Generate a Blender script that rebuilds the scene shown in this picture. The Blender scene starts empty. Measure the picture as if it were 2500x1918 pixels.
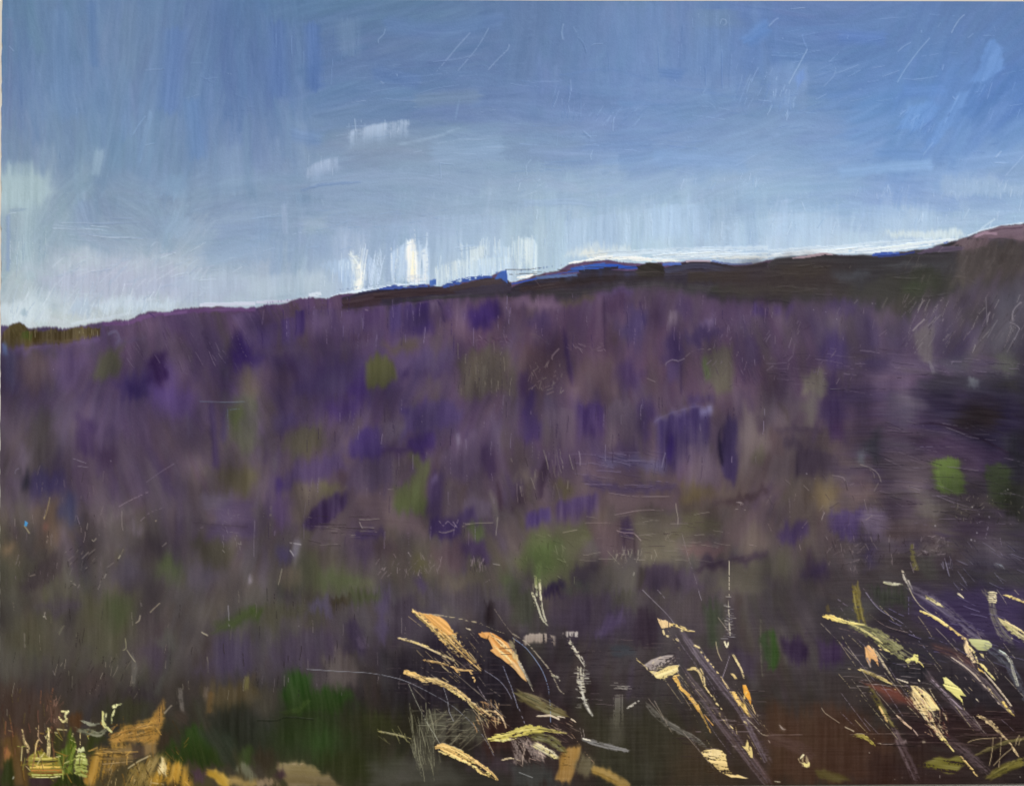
import bpy, math
import numpy as np

# ------------------------------------------------------------------ camera, daylight, exposure
SC = bpy.context.scene
PX = 0.0004                      # metres on the painting per photograph pixel
def wx(px): return (px - 1250.0) * PX
def wz(py): return 0.80 + (959.0 - py) * PX
cam_data = bpy.data.cameras.new('camera')
cam = bpy.data.objects.new('camera', cam_data)
SC.collection.objects.link(cam)
cam.location = (0.0, -1.5, 0.80)
cam.rotation_euler = (math.radians(90), 0, 0)
cam_data.sensor_width = 36.0
cam_data.lens = 36.0 * 1.5 / (2500 * PX)
cam_data.clip_start = 0.01
cam_data.clip_end = 100.0
SC.camera = cam

SUN_EL, SUN_AZ = 44.0, 160.0     # degrees; the light comes from the upper right, in front of the panel
world = bpy.data.worlds.new('World')
SC.world = world
world.use_nodes = True
wn = world.node_tree
sky = wn.nodes.new('ShaderNodeTexSky')
sky.sky_type = 'NISHITA'
sky.sun_disc = False
sky.sun_elevation = math.radians(SUN_EL)
sky.sun_rotation = math.radians(SUN_AZ)
sky.air_density = 1.0
sky.dust_density = 3.0
sky.ozone_density = 0.6
bg = wn.nodes.get('Background') or wn.nodes.new('ShaderNodeBackground')
bg.inputs['Strength'].default_value = 0.06
wn.links.new(sky.outputs['Color'], bg.inputs['Color'])
sun_data = bpy.data.lights.new('sun', 'SUN')
sun_data.energy = 2.74
sun_data.angle = math.radians(1.5)
sun_data.color = (1.0, 0.98, 0.94)
sun = bpy.data.objects.new('sun', sun_data)
SC.collection.objects.link(sun)
# sun_rotation 0 = +Y, clockwise seen from above
_a, _e = math.radians(SUN_AZ), math.radians(SUN_EL)
_d = (math.sin(_a) * math.cos(_e), math.cos(_a) * math.cos(_e), math.sin(_e))
from mathutils import Vector
sun.rotation_euler = Vector(_d).to_track_quat('Z', 'Y').to_euler()
SC.view_settings.view_transform = 'Standard'
SC.view_settings.look = 'None'
SC.view_settings.gamma = 1.0
SC.view_settings.use_curve_mapping = False
SC.view_settings.exposure = 0.0

# ------------------------------------------------------------------ the painter: every brush mark laid down in order
# Canvas arrays at half the photograph's resolution: pigment colour, relief height, owner of each cell.
X0, Y0, X1, Y1 = -4, -8, 2540, 1924
G = 2.0
W = int((X1 - X0) / G) + 1
H = int((Y1 - Y0) / G) + 1
rng = np.random.default_rng(11)
gx = X0 + np.arange(W) * G
gy = Y0 + np.arange(H) * G
GX, GY = np.meshgrid(gx, gy)

def smooth(a, lo, hi):
    t = np.clip((a - lo) / (hi - lo + 1e-9), 0, 1)
    return t * t * (3 - 2 * t)

_tab = rng.random((512, 512)).astype(np.float32)
def vnoise(u, v):
    """bilinear value noise on a wrapped table"""
    iu = np.floor(u).astype(np.int64); iv = np.floor(v).astype(np.int64)
    fu = u - iu; fv = v - iv
    fu = fu * fu * (3 - 2 * fu); fv = fv * fv * (3 - 2 * fv)
    a = _tab[iu & 511, iv & 511]; b = _tab[(iu + 1) & 511, iv & 511]
    c = _tab[iu & 511, (iv + 1) & 511]; d = _tab[(iu + 1) & 511, (iv + 1) & 511]
    return (a * (1 - fu) + b * fu) * (1 - fv) + (c * (1 - fu) + d * fu) * fv

def streak(d, t, so):
    """bristle marks: fine across the stroke (d), long along it (t), all in photograph pixels"""
    s = (0.5 * vnoise(d / 3.2 + so, t / 70 + so * 1.7) + 0.3 * vnoise(d / 8.0 + so * 2.3, t / 120 + so)
         + 0.2 * vnoise(d / 18.0 + so * 0.7, t / 60 + so * 3.1))
    return np.clip(0.5 + (s - 0.5) * 1.45, 0, 1)

MUTE = [1.0, 1.0]                # how much chroma greens / violets keep once rubbed into the wet heather
def hexc(s):
    c = np.array([int(s[i:i + 2], 16) for i in (0, 2, 4)], dtype=np.float32)
    k = MUTE[0] if c[1] > c[2] else MUTE[1]
    return c if k == 1 else c.mean() + (c - c.mean()) * k

SKYX = [0, 312, 625, 937, 1250, 1562, 1875, 2187, 2540]
SKYY = [-8, 120, 240, 360, 480, 600, 700, 800]
SKYC = [
 [(98,128,162),(103,130,170),(92,122,165),(98,128,165),(95,122,165),(105,132,175),(98,125,175),(95,125,175),(92,122,170)],
 [(100,128,165),(108,131,168),(90,117,163),(98,122,165),(100,127,170),(110,138,185),(98,130,183),(98,130,182),(92,126,182)],
 [(106,130,170),(110,138,178),(99,126,172),(103,131,172),(108,132,178),(112,142,190),(112,140,182),(100,138,195),(90,128,190)],
 [(120,142,172),(115,142,175),(120,144,180),(130,150,178),(130,155,188),(122,150,195),(134,160,200),(116,150,202),(125,158,205)],
 [(148,168,182),(128,150,178),(132,154,184),(138,160,190),(150,173,200),(152,177,208),(150,178,210),(140,167,210),(146,174,208)],
 [(148,168,186),(146,166,188),(140,162,194),(150,172,202),(170,193,214),(178,202,224),(182,204,228),(182,204,226),(170,196,220)],
 [(168,184,194),(172,186,196),(168,184,202),(175,194,214),(190,208,226),(205,218,230),(205,218,230),(205,218,230),(200,214,226)],
 [(196,206,212),(190,200,208),(182,194,210),(180,194,210),(190,208,226),(205,218,230),(205,218,230),(205,218,230),(200,214,226)]]
GRX = SKYX
GRY = [680, 800, 900, 1000, 1100, 1200, 1300, 1400, 1500, 1600, 1700, 1800, 1924]
GRC = [
 [(92,70,102),(92,70,100),(90,68,98),(92,72,104),(94,74,100),(92,72,104),(88,72,94),(84,72,88),(84,76,88)],
 [(80,66,98),(88,70,98),(86,66,98),(88,70,104),(92,68,92),(92,70,98),(88,70,98),(92,78,104),(84,78,92)],
 [(76,62,84),(88,70,96),(80,64,98),(80,64,98),(86,70,84),(92,70,88),(88,68,92),(90,74,100),(62,56,70)],
 [(78,66,88),(88,72,102),(84,68,98),(76,60,92),(84,68,92),(84,66,90),(88,72,88),(82,66,92),(36,31,44)],
 [(78,68,80),(84,70,90),(84,74,80),(80,64,90),(80,64,88),(82,66,92),(96,82,88),(72,60,76),(34,29,40)],
 [(80,70,80),(82,70,88),(88,74,88),(88,74,84),(86,72,86),(95,78,84),(92,78,78),(76,66,76),(48,42,52)],
 [(74,67,64),(78,68,74),(88,76,82),(88,74,82),(84,72,78),(92,80,78),(86,72,74),(72,62,70),(58,50,62)],
 [(70,66,56),(78,70,72),(84,74,76),(78,70,68),(82,76,66),(86,78,76),(78,70,70),(66,58,62),(58,54,66)],
 [(76,71,64),(80,74,68),(82,76,72),(74,66,78),(76,64,78),(72,62,72),(74,64,72),(64,56,64),(50,42,66)],
 [(76,72,66),(80,74,68),(72,62,76),(66,56,68),(44,36,44),(70,60,66),(74,64,68),(54,46,58),(46,40,52)],
 [(70,56,52),(66,58,56),(62,56,54),(44,38,36),(36,28,34),(64,54,54),(60,52,50),(58,48,48),(42,34,40)],
 [(78,58,42),(58,54,38),(46,52,34),(50,48,34),(46,34,32),(60,52,42),(70,54,44),(56,42,40),(54,38,34)],
 [(66,56,38),(90,76,42),(84,74,46),(58,56,40),(56,52,46),(50,46,34),(60,48,38),(62,42,38),(40,30,32)]]

def sat(c, k): m = c.mean(-1, keepdims=True); return m + (c - m) * k
def colour_map(xs, ys, cols):
    cols = np.array(cols, dtype=np.float32)
    xi = np.interp(gx, xs, np.arange(len(xs))); yi = np.interp(gy, ys, np.arange(len(ys)))
    def ax(v, n):
        i = np.clip(np.floor(v).astype(int), 0, n - 2); f = v - i
        return i, f * f * (3 - 2 * f)
    i, f = ax(xi, len(xs)); j, g = ax(yi, len(ys))
    f = f[None, :, None]; g = g[:, None, None]
    a = cols[j][:, i]; b = cols[j][:, i + 1]; c = cols[j + 1][:, i]; d = cols[j + 1][:, i + 1]
    return (a * (1 - f) + b * f) * (1 - g) + (c * (1 - f) + d * f) * g

SKYLINE = [(-10,797),(20,793),(43,786),(55,792),(66,803),(130,802),(170,800),(206,793),(257,784),(290,778),(312,783),(363,761),(400,763),
 (457,753),(543,750),(625,748),(700,738),(751,727),(808,723),(868,716),(911,709),(968,703),(1039,697),(1075,700),(1125,684),(1196,674),
 (1224,662),(1236,664),(1239,688),(1260,686),(1304,674),(1364,661),(1387,645),(1427,640),(1493,636),(1550,643),(1607,640),(1650,641),
 (1679,637),(1736,640),(1793,646),(1836,644),(1875,634),(1932,631),(2004,620),(2046,623),(2132,623),(2218,613),(2289,603),(2321,590),
 (2361,578),(2389,567),(2446,551),(2500,546),(2540,544)]
RIDGE_LOW = [(835,757),(911,748),(996,738),(1082,730),(1168,727),(1250,724),(1307,721),(1364,725),(1433,723),(1467,714),(1496,701),
 (1570,697),(1650,702),(1707,714),(1750,726),(1830,733),(1989,729),(2103,733),(2160,752),(2203,758),(2275,728),(2332,700),(2400,690),(2540,668)]
sx, sy = zip(*SKYLINE)
sky_y = np.interp(gx, sx, sy)
rx, ry = zip(*RIDGE_LOW)
ridge_y = np.interp(gx, rx, ry)
jag = (vnoise(gx / 3.1, gx * 0 + 3.3) - 0.5) * 3.5 * vnoise(gx / 37, gx * 0 + 1.2) * 2 + (vnoise(gx / 40, gx * 0 + 4.3) - .5) * 8 + (vnoise(gx / 14.0, gx * 0 + 9.3) - 0.5) * 6
jag *= np.interp(gx, [0, 1230, 1260, 2300, 2540], [1, 1, .5, .5, .5])
_sw = np.interp(gx, [0, 700, 800, 2540], [4.5, 3.5, 2.0, 2.5])[None, :]
MSKY = smooth((sky_y[None, :] + jag[None, :] - GY) / _sw, -1.0, 1.0)
C_SKY = colour_map(SKYX, SKYY, SKYC) * np.array([0.985, 0.98, 0.965])
C_GRD = colour_map(GRX, GRY, GRC)
C_GRD = C_GRD.mean(-1, keepdims=True) + (C_GRD - C_GRD.mean(-1, keepdims=True)) * (1.04 - 0.26 * smooth(GY, 1000, 1400))[..., None]
C_GRD = C_GRD * (1 - 0.14 * smooth(GY, 1560, 1740))[..., None]
C = (C_SKY * MSKY[..., None] + C_GRD * (1 - MSKY[..., None])).astype(np.float32)
Z = (0.25 * vnoise(GX / 5, GY / 5)).astype(np.float32)
# region of each cell: 0 sky, 1 dark ridge, 2 heather, 3 grassy foreground
REG = np.where(GY < (sky_y + jag)[None, :], 0, 2).astype(np.int32)
REG[(GY >= (sky_y + jag)[None, :]) & (GY < ridge_y[None, :] + (jag[None, :] * 0.6)) & (GX > 835)] = 1
fore = np.interp(gx, [0, 300, 620, 900, 1150, 1500, 1900, 2200, 2540], [1640, 1610, 1600, 1590, 1480, 1480, 1470, 1420, 1400])
REG[(REG == 2) & (GY > fore[None, :] + 10 * (vnoise(GX / 12, GY / 12) - .5))] = 3
OWN = REG.copy()                 # 0..3 region layers, 4.. individual brush marks
MARKS = []                       # (name, label, parent region or -1)
BLEND = [1.0, 1.0, 0.0, 0.0]          # wet-in-wet blending: edge width factor, opacity factor, least side fade
_clip = [None]                   # optional mask limiting where marks land (sky above / ground below the skyline)

def lay(sl, a, col, z, own, hold=None):
    if hold is None: hold = a
    if _clip[0] is not None:
        a = a * _clip[0][sl]; hold = hold * _clip[0][sl]
    a3 = a[..., None]
    C[sl] = C[sl] * (1 - a3) + col * a3
    Z[sl] = Z[sl] * (1 - 0.75 * a) + z * a
    if own is not None:
        m = hold > 0.5 * min(1.0, float(hold.max()) if hold.size else 1)
        OWN[sl][m] = own

def box(x0, y0, x1, y1):
    i0 = max(0, int((x0 - X0) / G)); i1 = min(W, int((x1 - X0) / G) + 2)
    j0 = max(0, int((y0 - Y0) / G)); j1 = min(H, int((y1 - Y0) / G) + 2)
    if i1 <= i0 or j1 <= j0: return None
    return (slice(j0, j1), slice(i0, i1))

def new_mark(name, label, px, py):
    if name is None: return None
    if name[0] == '@': return int(name[1:])
    i = int(np.clip((px - X0) / G, 0, W - 1)); j = int(np.clip((py - Y0) / G, 0, H - 1))
    MARKS.append((name, label, int(REG[j, i])))
    return 3 + len(MARKS)

def spline(pts, n):
    p = np.array(pts, dtype=np.float64)
    if len(p) == 2:
        t = np.linspace(0, 1, n)[:, None]
        return p[0] * (1 - t) + p[1] * t
    q = np.vstack([2 * p[0] - p[1], p, 2 * p[-1] - p[-2]])
    out = []
    m = max(2, n // (len(p) - 1))
    for k in range(1, len(q) - 2):
        t = np.linspace(0, 1, m, endpoint=False)[:, None]
        a, b, c, d = q[k - 1], q[k], q[k + 1], q[k + 2]
        out.append(0.5 * (2 * b + (c - a) * t + (2 * a - 5 * b + 4 * c - d) * t ** 2 + (3 * b - a - 3 * c + d) * t ** 3))
    out.append(p[-1][None])
    return np.vstack(out)

def sweep(pts, w, col, col2=None, o=1.0, e=0.25, br=0.5, dry=0.0, h=0.6, rag=0.25, name='brush_stroke', label=None, brk=0.0):
    """one pull of the brush or knife along a curve; w is the full width (number or list along the path), pixels"""
    so = rng.random() * 400
    if e < 0.75: e = max(e, BLEND[3])
    P = np.array(pts, dtype=np.float64)
    L0 = np.hypot(*(np.diff(P, axis=0).T)).sum()
    n = int(np.clip(L0 / 12, 3, 26))
    P = spline(pts, n)
    ws = np.atleast_1d(np.array(w, dtype=np.float64))
    wm = ws.max()
    ext = rag * min(wm, 60)
    d0 = P[1] - P[0]; d1 = P[-1] - P[-2]
    d0 /= np.hypot(*d0) + 1e-9; d1 /= np.hypot(*d1) + 1e-9
    P = np.vstack([P[0] - d0 * ext, P, P[-1] + d1 * ext])
    seg = np.diff(P, axis=0); sl_ = np.hypot(seg[:, 0], seg[:, 1]) + 1e-9
    cum = np.concatenate([[0], np.cumsum(sl_)]); LT = cum[-1]
    mg = wm * 0.6 + 4
    s = box(P[:, 0].min() - mg, P[:, 1].min() - mg, P[:, 0].max() + mg, P[:, 1].max() + mg)
    if s is None: return
    x = GX[s]; y = GY[s]
    best = np.full(x.shape, 1e18); T = np.zeros(x.shape); D = np.zeros(x.shape)
    for k in range(len(seg)):
        dx, dy = seg[k] / sl_[k]
        ax = x - P[k, 0]; ay = y - P[k, 1]
        t = np.clip(ax * dx + ay * dy, 0, sl_[k])
        ex = ax - t * dx; ey = ay - t * dy
        dd = ex * ex + ey * ey
        m = dd < best
        best = np.where(m, dd, best)
        T = np.where(m, cum[k] + t, T)
        D = np.where(m, ax * (-dy) + ay * dx, D)
    dist = np.sqrt(best)
    tn = T / LT
    hw = np.interp(tn, np.linspace(0, 1, len(ws)), ws) * 0.5 if len(ws) > 1 else ws[0] * 0.5
    st = streak(D, T, so)
    tooth = vnoise(x / 7.5 + so, y / 2.5)
    sgn = np.sign(D)
    edge = smooth((hw + (vnoise(T / 9 + so, sgn * 7 + so) - .5) * min(wm * .22, 5) - dist) / (np.maximum(hw, 1)), 0.0 - 0.4 * (np.maximum(hw, 1) < 2.5), e)
    en = ext * 2 * vnoise(D / 3.5 + so * 3, D * 0 + 1.5) + 1
    ends = smooth(T, en * 0.5, en * 1.1 + 1.5) * smooth(LT - T, en * 0.5, en * 1.1 + 1.5)
    a = o * edge * ends
    hold = a if name != 'brush_stroke' or o > .6 else a * 0
    if dry > 0:
        th = 0.26 + 0.34 * dry * (0.35 + 0.9 * tn)
        g = 0.5 * st + 0.5 * tooth
        a = a * smooth(g, th - 0.07, th + 0.07)
    if brk > 0:                  # thick paint that skipped over the surface: ragged islands, more of them towards the end of the pull
        bn = 0.55 * vnoise(x / 9 + so, y / 6 + T / 40) + 0.3 * vnoise(x / 4 + so, y / 3) + 0.15 * vnoise(D / 3 + so, T / 25)
        a = a * smooth(bn + 0.30 * smooth(hw - dist, 0, 9) - brk * (0.16 + 0.50 * smooth(tn, .15, .9)), 0.22, 0.30)
    c0 = hexc(col)
    if col2 is not None:
        c1 = hexc(col2)
        mixt = smooth(tn + (st - .5) * 0.9, 0.15, 0.85)[..., None]
        c0 = c0 * (1 - mixt) + c1 * mixt
    cc = c0 + ((st - 0.5) * 52 * br)[..., None]
    z = h * (0.55 + 1.5 * (st - 0.5)) + h * 0.5 * smooth(dist / np.maximum(hw, 1), 0.62, 0.95)
    pm = P[len(P) // 2]
    own = new_mark(name, label, pm[0], pm[1])
    lay(s, a, cc, z + 0.1, own, hold)
    return own

def comb(top, ln, col, col2=None, skew=0.0, o=1.0, br=0.6, dry=0.0, h=0.5, fade=0.45, side=0.12, name='brush_stroke', label=None):
    """a flat brush set down along a line and pulled away from it: straight bristle marks under a crisp start edge"""
    so = rng.random() * 400
    side = max(side, BLEND[2]); o = o * BLEND[1]
    xs = np.array([p[0] for p in top], float); ys = np.array([p[1] for p in top], float)
    lo = min(0, skew * ln); hi = max(0, skew * ln)
    s = box(xs.min() + lo - 4, ys.min() - abs(6) + min(0, ln), xs.max() + hi + 4, ys.max() + max(0, ln) + 8)
    if s is None: return
    x = GX[s]; y = GY[s]
    u = x - skew * (y - ys.mean())
    yb = np.interp(u, xs, ys)
    v = (y - yb) / ln
    wd = xs.max() - xs.min()
    st = streak(u, (y - yb), so)
    r1 = vnoise(u / 4.0 + so, u * 0 + 2.5); r2 = vnoise(u / 5.0 + so * 2, u * 0 + 5.5)
    a = o * smooth(v * abs(ln), -3 + 5 * r1, 2 + 5 * r1)
    a = a * (1 - smooth(v, 1 - fade * (0.35 + 0.9 * r2), 1.02))
    eu = np.minimum(u - xs.min(), xs.max() - u) / max(wd, 1)
    a = a * smooth(eu, -0.002, side)
    hold = a
    tn = np.clip(v, 0, 1)
    if dry > 0:
        th = 0.28 + 0.26 * dry * (0.4 + tn)
        a = a * smooth(0.75 * st + 0.25 * vnoise(x / 2.6, y / 2.6 + so), th - 0.06, th + 0.08)
    c0 = hexc(col)
    if col2 is not None:
        mt = smooth(tn + (st - .5) * .8, .1, .9)[..., None]
        c0 = c0 * (1 - mt) + hexc(col2) * mt
    cc = c0 + ((st - 0.5) * 52 * br)[..., None]
    z = h * (0.5 + 1.6 * (st - 0.5)) + 0.5 * h * (1 - smooth(v, 0.0, 0.08))
    lay(s, a, cc, z + 0.1, new_mark(name, label, xs.mean(), ys.mean() + ln * 0.5), hold)

def patch(poly, col, col2=None, soft=8, o=1.0, br=0.5, ang=90, h=0.3, dry=0.0, name='brush_stroke', label=None):
    """an area scrubbed in with the brush; soft = width of its blended edge, ang = direction of the bristles"""
    so = rng.random() * 400
    soft = soft * (BLEND[0] if soft >= 7 else 1 + (BLEND[0] - 1) * 0.5); o = o * BLEND[1]
    p = np.array(poly, float)
    mg = soft * 2 + 6
    s = box(p[:, 0].min() - mg, p[:, 1].min() - mg, p[:, 0].max() + mg, p[:, 1].max() + mg)
    if s is None: return
    x = GX[s]; y = GY[s]
    ca, sa = math.cos(math.radians(ang)), math.sin(math.radians(ang))
    T = x * ca + y * sa; D = -x * sa + y * ca
    st = streak(D, T, so)
    # bristles drag the outline along their own direction
    off = (vnoise(D / 4.0 + so, T / 60) - .5) * (3 + min(soft, 14) * 1.3)
    wob = 3 + min(soft, 22) * 1.0
    xx = x + ca * off + (vnoise(x / 26 + so, y / 26) - .5) * wob; yy = y + sa * off + (vnoise(x / 26, y / 26 + so) - .5) * wob
    ins = np.zeros(x.shape, bool); dmin = np.full(x.shape, 1e18)
    for k in range(len(p)):
        ax, ay = p[k]; bx, by = p[(k + 1) % len(p)]
        ex, ey = bx - ax, by - ay
        l2 = ex * ex + ey * ey + 1e-9
        t = np.clip(((xx - ax) * ex + (yy - ay) * ey) / l2, 0, 1)
        dmin = np.minimum(dmin, (xx - ax - t * ex) ** 2 + (yy - ay - t * ey) ** 2)
        c = ((ay > yy) != (by > yy)) & (xx < (bx - ax) * (yy - ay) / (by - ay + 1e-12) + ax)
        ins ^= c
    sd = np.where(ins, 1, -1) * np.sqrt(dmin)
    a = o * smooth(sd, -soft * 0.6, soft * 0.6)
    hold = a
    if dry > 0:
        th = 0.3 + 0.26 * dry
        a = a * smooth(0.7 * st + 0.3 * vnoise(x / 2.6, y / 2.6 + so), th - .07, th + .07)
    c0 = hexc(col)
    if col2 is not None:
        tn = (y - p[:, 1].min()) / (np.ptp(p[:, 1]) + 1e-9)
        mt = smooth(tn + (st - .5) * .8, .1, .9)[..., None]
        c0 = c0 * (1 - mt) + hexc(col2) * mt
    cc = c0 + ((st - 0.5) * 46 * br)[..., None]
    z = h * (0.55 + 1.5 * (st - 0.5))
    lay(s, a, cc, z + 0.1, new_mark(name, label, p[:, 0].mean(), p[:, 1].mean()), hold)

# tile-relative wrappers: coordinates read off enlarged views of the photograph (3.5 x), tile (column, row)
_org = [0.0, 0.0]
Q = 3.5
def tile(c, r): _org[0] = 625.0 * c; _org[1] = (0.0, 480.0, 960.0, 1438.0)[r]
def _t(pts): return [(_org[0] + x / Q, _org[1] + y / Q) for x, y in pts]
def _w(w): return [v / Q for v in w] if isinstance(w, (list, tuple)) else w / Q
HELD = [None]                    # when a list: raised marks wait here until the wet layer under them has been blended
CRISP = ('grass_blade', 'grass_stem', 'seed_head', 'grass_clump', 'paint_ridge', 'fleck')
def later(fn, a, k, crisp):
    if HELD[0] is not None and crisp:
        HELD[0].append((fn, a, k, tuple(_org), list(BLEND), list(MUTE))); return True
    return False
def flush():
    h, HELD[0] = HELD[0], None
    b0, m0, o0 = list(BLEND), list(MUTE), list(_org)
    for fn, a, k, o, b, m in h:
        _org[:] = o; BLEND[:] = b; MUTE[:] = m
        fn(*a, **k)
    BLEND[:] = b0; MUTE[:] = m0; _org[:] = o0
def blend_wet(mask, drag, ang, mixing, blur=2):
    """drag the wet colour along the brush direction (degrees, array or number) so neighbouring marks run into each other"""
    global C
    ca, sa = np.cos(np.radians(ang)), np.sin(np.radians(ang))
    T = GX * ca + GY * sa; D = -GX * sa + GY * ca
    off = ((vnoise(D / 3.0 + 7, T / 50) - .5) + (vnoise(D / 9.0 + 3, T / 90) - .5)) * drag / G
    jj, ii = np.mgrid[0:H, 0:W].astype(np.float32)
    acc = 0; wt = 0
    for s in np.linspace(-1, 1, 5):
        f = off + s * drag * 0.45 / G
        y = np.clip(jj + f * sa, 0, H - 1).astype(int); x = np.clip(ii + f * ca, 0, W - 1).astype(int)
        w = 1.2 - abs(s); acc = acc + C[y, x] * w; wt += w
    acc = acc / wt
    for _ in range(blur):
        p = np.pad(acc, ((1, 1), (1, 1), (0, 0)), 'edge')
        acc = (p[1:-1, :-2] + 2 * p[1:-1, 1:-1] + p[1:-1, 2:]) / 4
        p = np.pad(acc, ((1, 1), (1, 1), (0, 0)), 'edge')
        acc = (p[:-2, 1:-1] + 2 * p[1:-1, 1:-1] + p[2:, 1:-1]) / 4
    m = (mask * mixing)[..., None]
    C[:] = C * (1 - m) + acc * m

def S(pts, w, col, *a, **k):
    if later(S, (pts, w, col) + a, k, k.get('name') in CRISP): return
    if k.get('name') == 'grass_blade':
        wm = max(w) if isinstance(w, (list, tuple)) else w
        k = dict(k); k.setdefault('rag', .7); k['h'] = k.get('h', .8) * 1.15
        if wm >= 20: k.setdefault('brk', .95 if hexc(col).mean() > 125 else .55)
        if hexc(col).mean() < 122: k['o'] = k.get('o', 1) * .8; k.setdefault('e', .6)
        if hexc(col).mean() > 150:
            c = hexc(col) * .74 + np.array([250, 224, 158]) * .26
            col = '%02x%02x%02x' % tuple(int(v) for v in c)
    own = sweep(_t(pts), _w(w), col, *a, **k)
    wm = max(w) if isinstance(w, (list, tuple)) else w
    if k.get('name') == 'grass_blade' and wm >= 24 and own:
        # loose bristle marks along the blade: ragged edges, lighter and darker filaments
        q = spline(_t(pts), 24); n = len(q)
        tg = np.gradient(q, axis=0); tg /= np.hypot(tg[:, 0], tg[:, 1])[:, None] + 1e-9
        ws = np.interp(np.linspace(0, 1, n), np.linspace(0, 1, len(np.atleast_1d(w))), np.atleast_1d(np.array(w, float))) / Q
        base = hexc(col)
        for _ in range(int(5 + wm / 9)):
            i0 = int(rng.random() * n * 0.75); i1 = min(n, i0 + 4 + int(rng.random() * n * 0.45))
            if i1 - i0 < 3: continue
            o_ = (rng.random() - .5) * 1.16
            pp = [(q[i, 0] - tg[i, 1] * ws[i] * .5 * o_, q[i, 1] + tg[i, 0] * ws[i] * .5 * o_) for i in np.linspace(i0, i1 - 1, 4).astype(int)]
            r = rng.random()
            c = base * (0.62 if r < .3 else 1.0) + (22 if r > .6 else 0)
            c = np.clip(c, 0, 250)
            sweep(pp, 2.4 + 2.2 * rng.random(), '%02x%02x%02x' % tuple(int(v) for v in c), o=.8 * k.get('o', 1), e=.8, dry=.35, br=.6,
                  h=k.get('h', .6), rag=.5, name='@%d' % own)
def B(pts, ln, col, *a, **k):
    if later(B, (pts, ln, col) + a, k, k.get('name') in CRISP): return
    comb(_t(pts), ln / Q, col, *a, **k)
def P(pts, col, *a, **k):
    if later(P, (pts, col) + a, k, k.get('name') in CRISP): return
    patch(_t(pts), col, *a, **k)
SCR = [0.6]
def scr(pts, w, col, **k):  # thin raised marks; pale ones also have glints of light put into the colour
    if later(scr, (pts, w, col), dict(k, o=k.get('o', SCR[0])), True): return
    k.setdefault('h', 1.8); k.setdefault('dry', 0.3); k.setdefault('name', 'paint_ridge')
    k.setdefault('rag', 0.5); k.setdefault('e', 0.8); k.setdefault('br', 0.5); k.setdefault('o', SCR[0])
    sweep(_t(pts), max(w / Q, 2.4), col, **k)
def E(x, y, rx, ry, col, soft=10, n=10, **k):      # soft oval dab
    pts = [(x + rx * math.cos(6.2832 * i / n) * (1 + .08 * math.sin(3 * i)), y + ry * math.sin(6.2832 * i / n)) for i in range(n)]
    patch(_t(pts), col, soft=soft, **k)
GAIN = 1.0
# ------------------------------------------------------------------ under-painting: many overlapping pulls of the brush
def under(n, region, size, length, op, jit, angle, hues=None, hue_o=0.5, h=0.35, br=0.6):
    """loose marks picking up the colour already on the panel where they start"""
    tries = 0; done = 0
    x0, y0, x1, y1 = region
    while done < n and tries < n * 4:
        tries += 1
        cx = x0 + (x1 - x0) * rng.random(); cy = y0 + (y1 - y0) * rng.random()
        i = int(np.clip((cx - X0) / G, 0, W - 1)); j = int(np.clip((cy - Y0) / G, 0, H - 1))
        insky = MSKY[j, i] > 0.5
        if (_clip[0] is not None) and _clip[0][j, i] < 0.5: continue
        base = (C_SKY if insky else C_GRD)[j, i]
        c = base + (rng.random() - .5) * 2 * jit + (rng.random(3) - .5) * jit * 0.8
        if hues and rng.random() < hue_o:
            q = hexc(hues[int(rng.random() * len(hues))]); c = c * 0.45 + q * 0.55
        c = np.clip(c, 0, 255)
        a = math.radians(angle(cx, cy) + (rng.random() - .5) * 16)
        L = length[0] + (length[1] - length[0]) * rng.random()
        w = size[0] + (size[1] - size[0]) * rng.random()
        dx, dy = math.cos(a) * L / 2, math.sin(a) * L / 2
        k = (rng.random() - .5) * 0.16 * L
        sweep([(cx - dx, cy - dy), (cx + k * math.sin(a), cy - k * math.cos(a)), (cx + dx, cy + dy)], w,
              '%02x%02x%02x' % tuple(int(v) for v in c), o=op * (0.6 + 0.6 * rng.random()), e=0.5, br=br, h=h, rag=0.7,
              dry=0.25 * rng.random(), name=None)
        done += 1

def ang_sky(x, y):
    if x < 760 and y < 430: return 92 - 8 * math.sin(x / 90)
    if x < 480: return 70 + 60 * math.sin(x / 60 + y / 90)
    if 1180 < x < 1900 and (y < 210 or y > 500): return 91
    if y > 560 and x > 620: return 93
    if x > 1900 and y < 420: return -8 + 22 * math.sin(x / 130) - (40 if x > 2180 else 0)
    return -7 + 12 * math.sin(x / 210 + y / 150)
def ang_grd(x, y):
    if x > 2050 and y > 850: return 8 + 10 * math.sin(x / 90)
    if x < 600 and y < 900: return 80
    if 1700 > x > 1350 and 1100 < y < 1400: return 0 if rng.random() < .5 else 90
    return 90 + 8 * math.sin(x / 120) + 22 * math.sin(x / 170 + y / 130)
_clip[0] = MSKY
under(520, (0, -8, 2540, 800), (40, 110), (110, 300), 0.40, 7, ang_sky, h=0.25)
under(900, (0, -8, 2540, 800), (14, 50), (60, 200), 0.34, 8, ang_sky, h=0.4, br=0.5)
under(700, (0, -8, 2540, 800), (6, 20), (30, 130), 0.24, 8, ang_sky, h=0.55, br=0.5)
_clip[0] = 1 - MSKY
VIO = ['3a2d58', '43345e', '4e4160', '62526a', '54484e', '4c423e', '4a4436']
under(400, (0, 560, 2540, 1360), (40, 95), (70, 180), 0.52, 7, ang_grd, hues=VIO, hue_o=0.45, h=0.25)
under(700, (0, 560, 2540, 1380), (16, 50), (50, 140), 0.48, 8, ang_grd, hues=VIO, hue_o=0.4, h=0.35)
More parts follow.
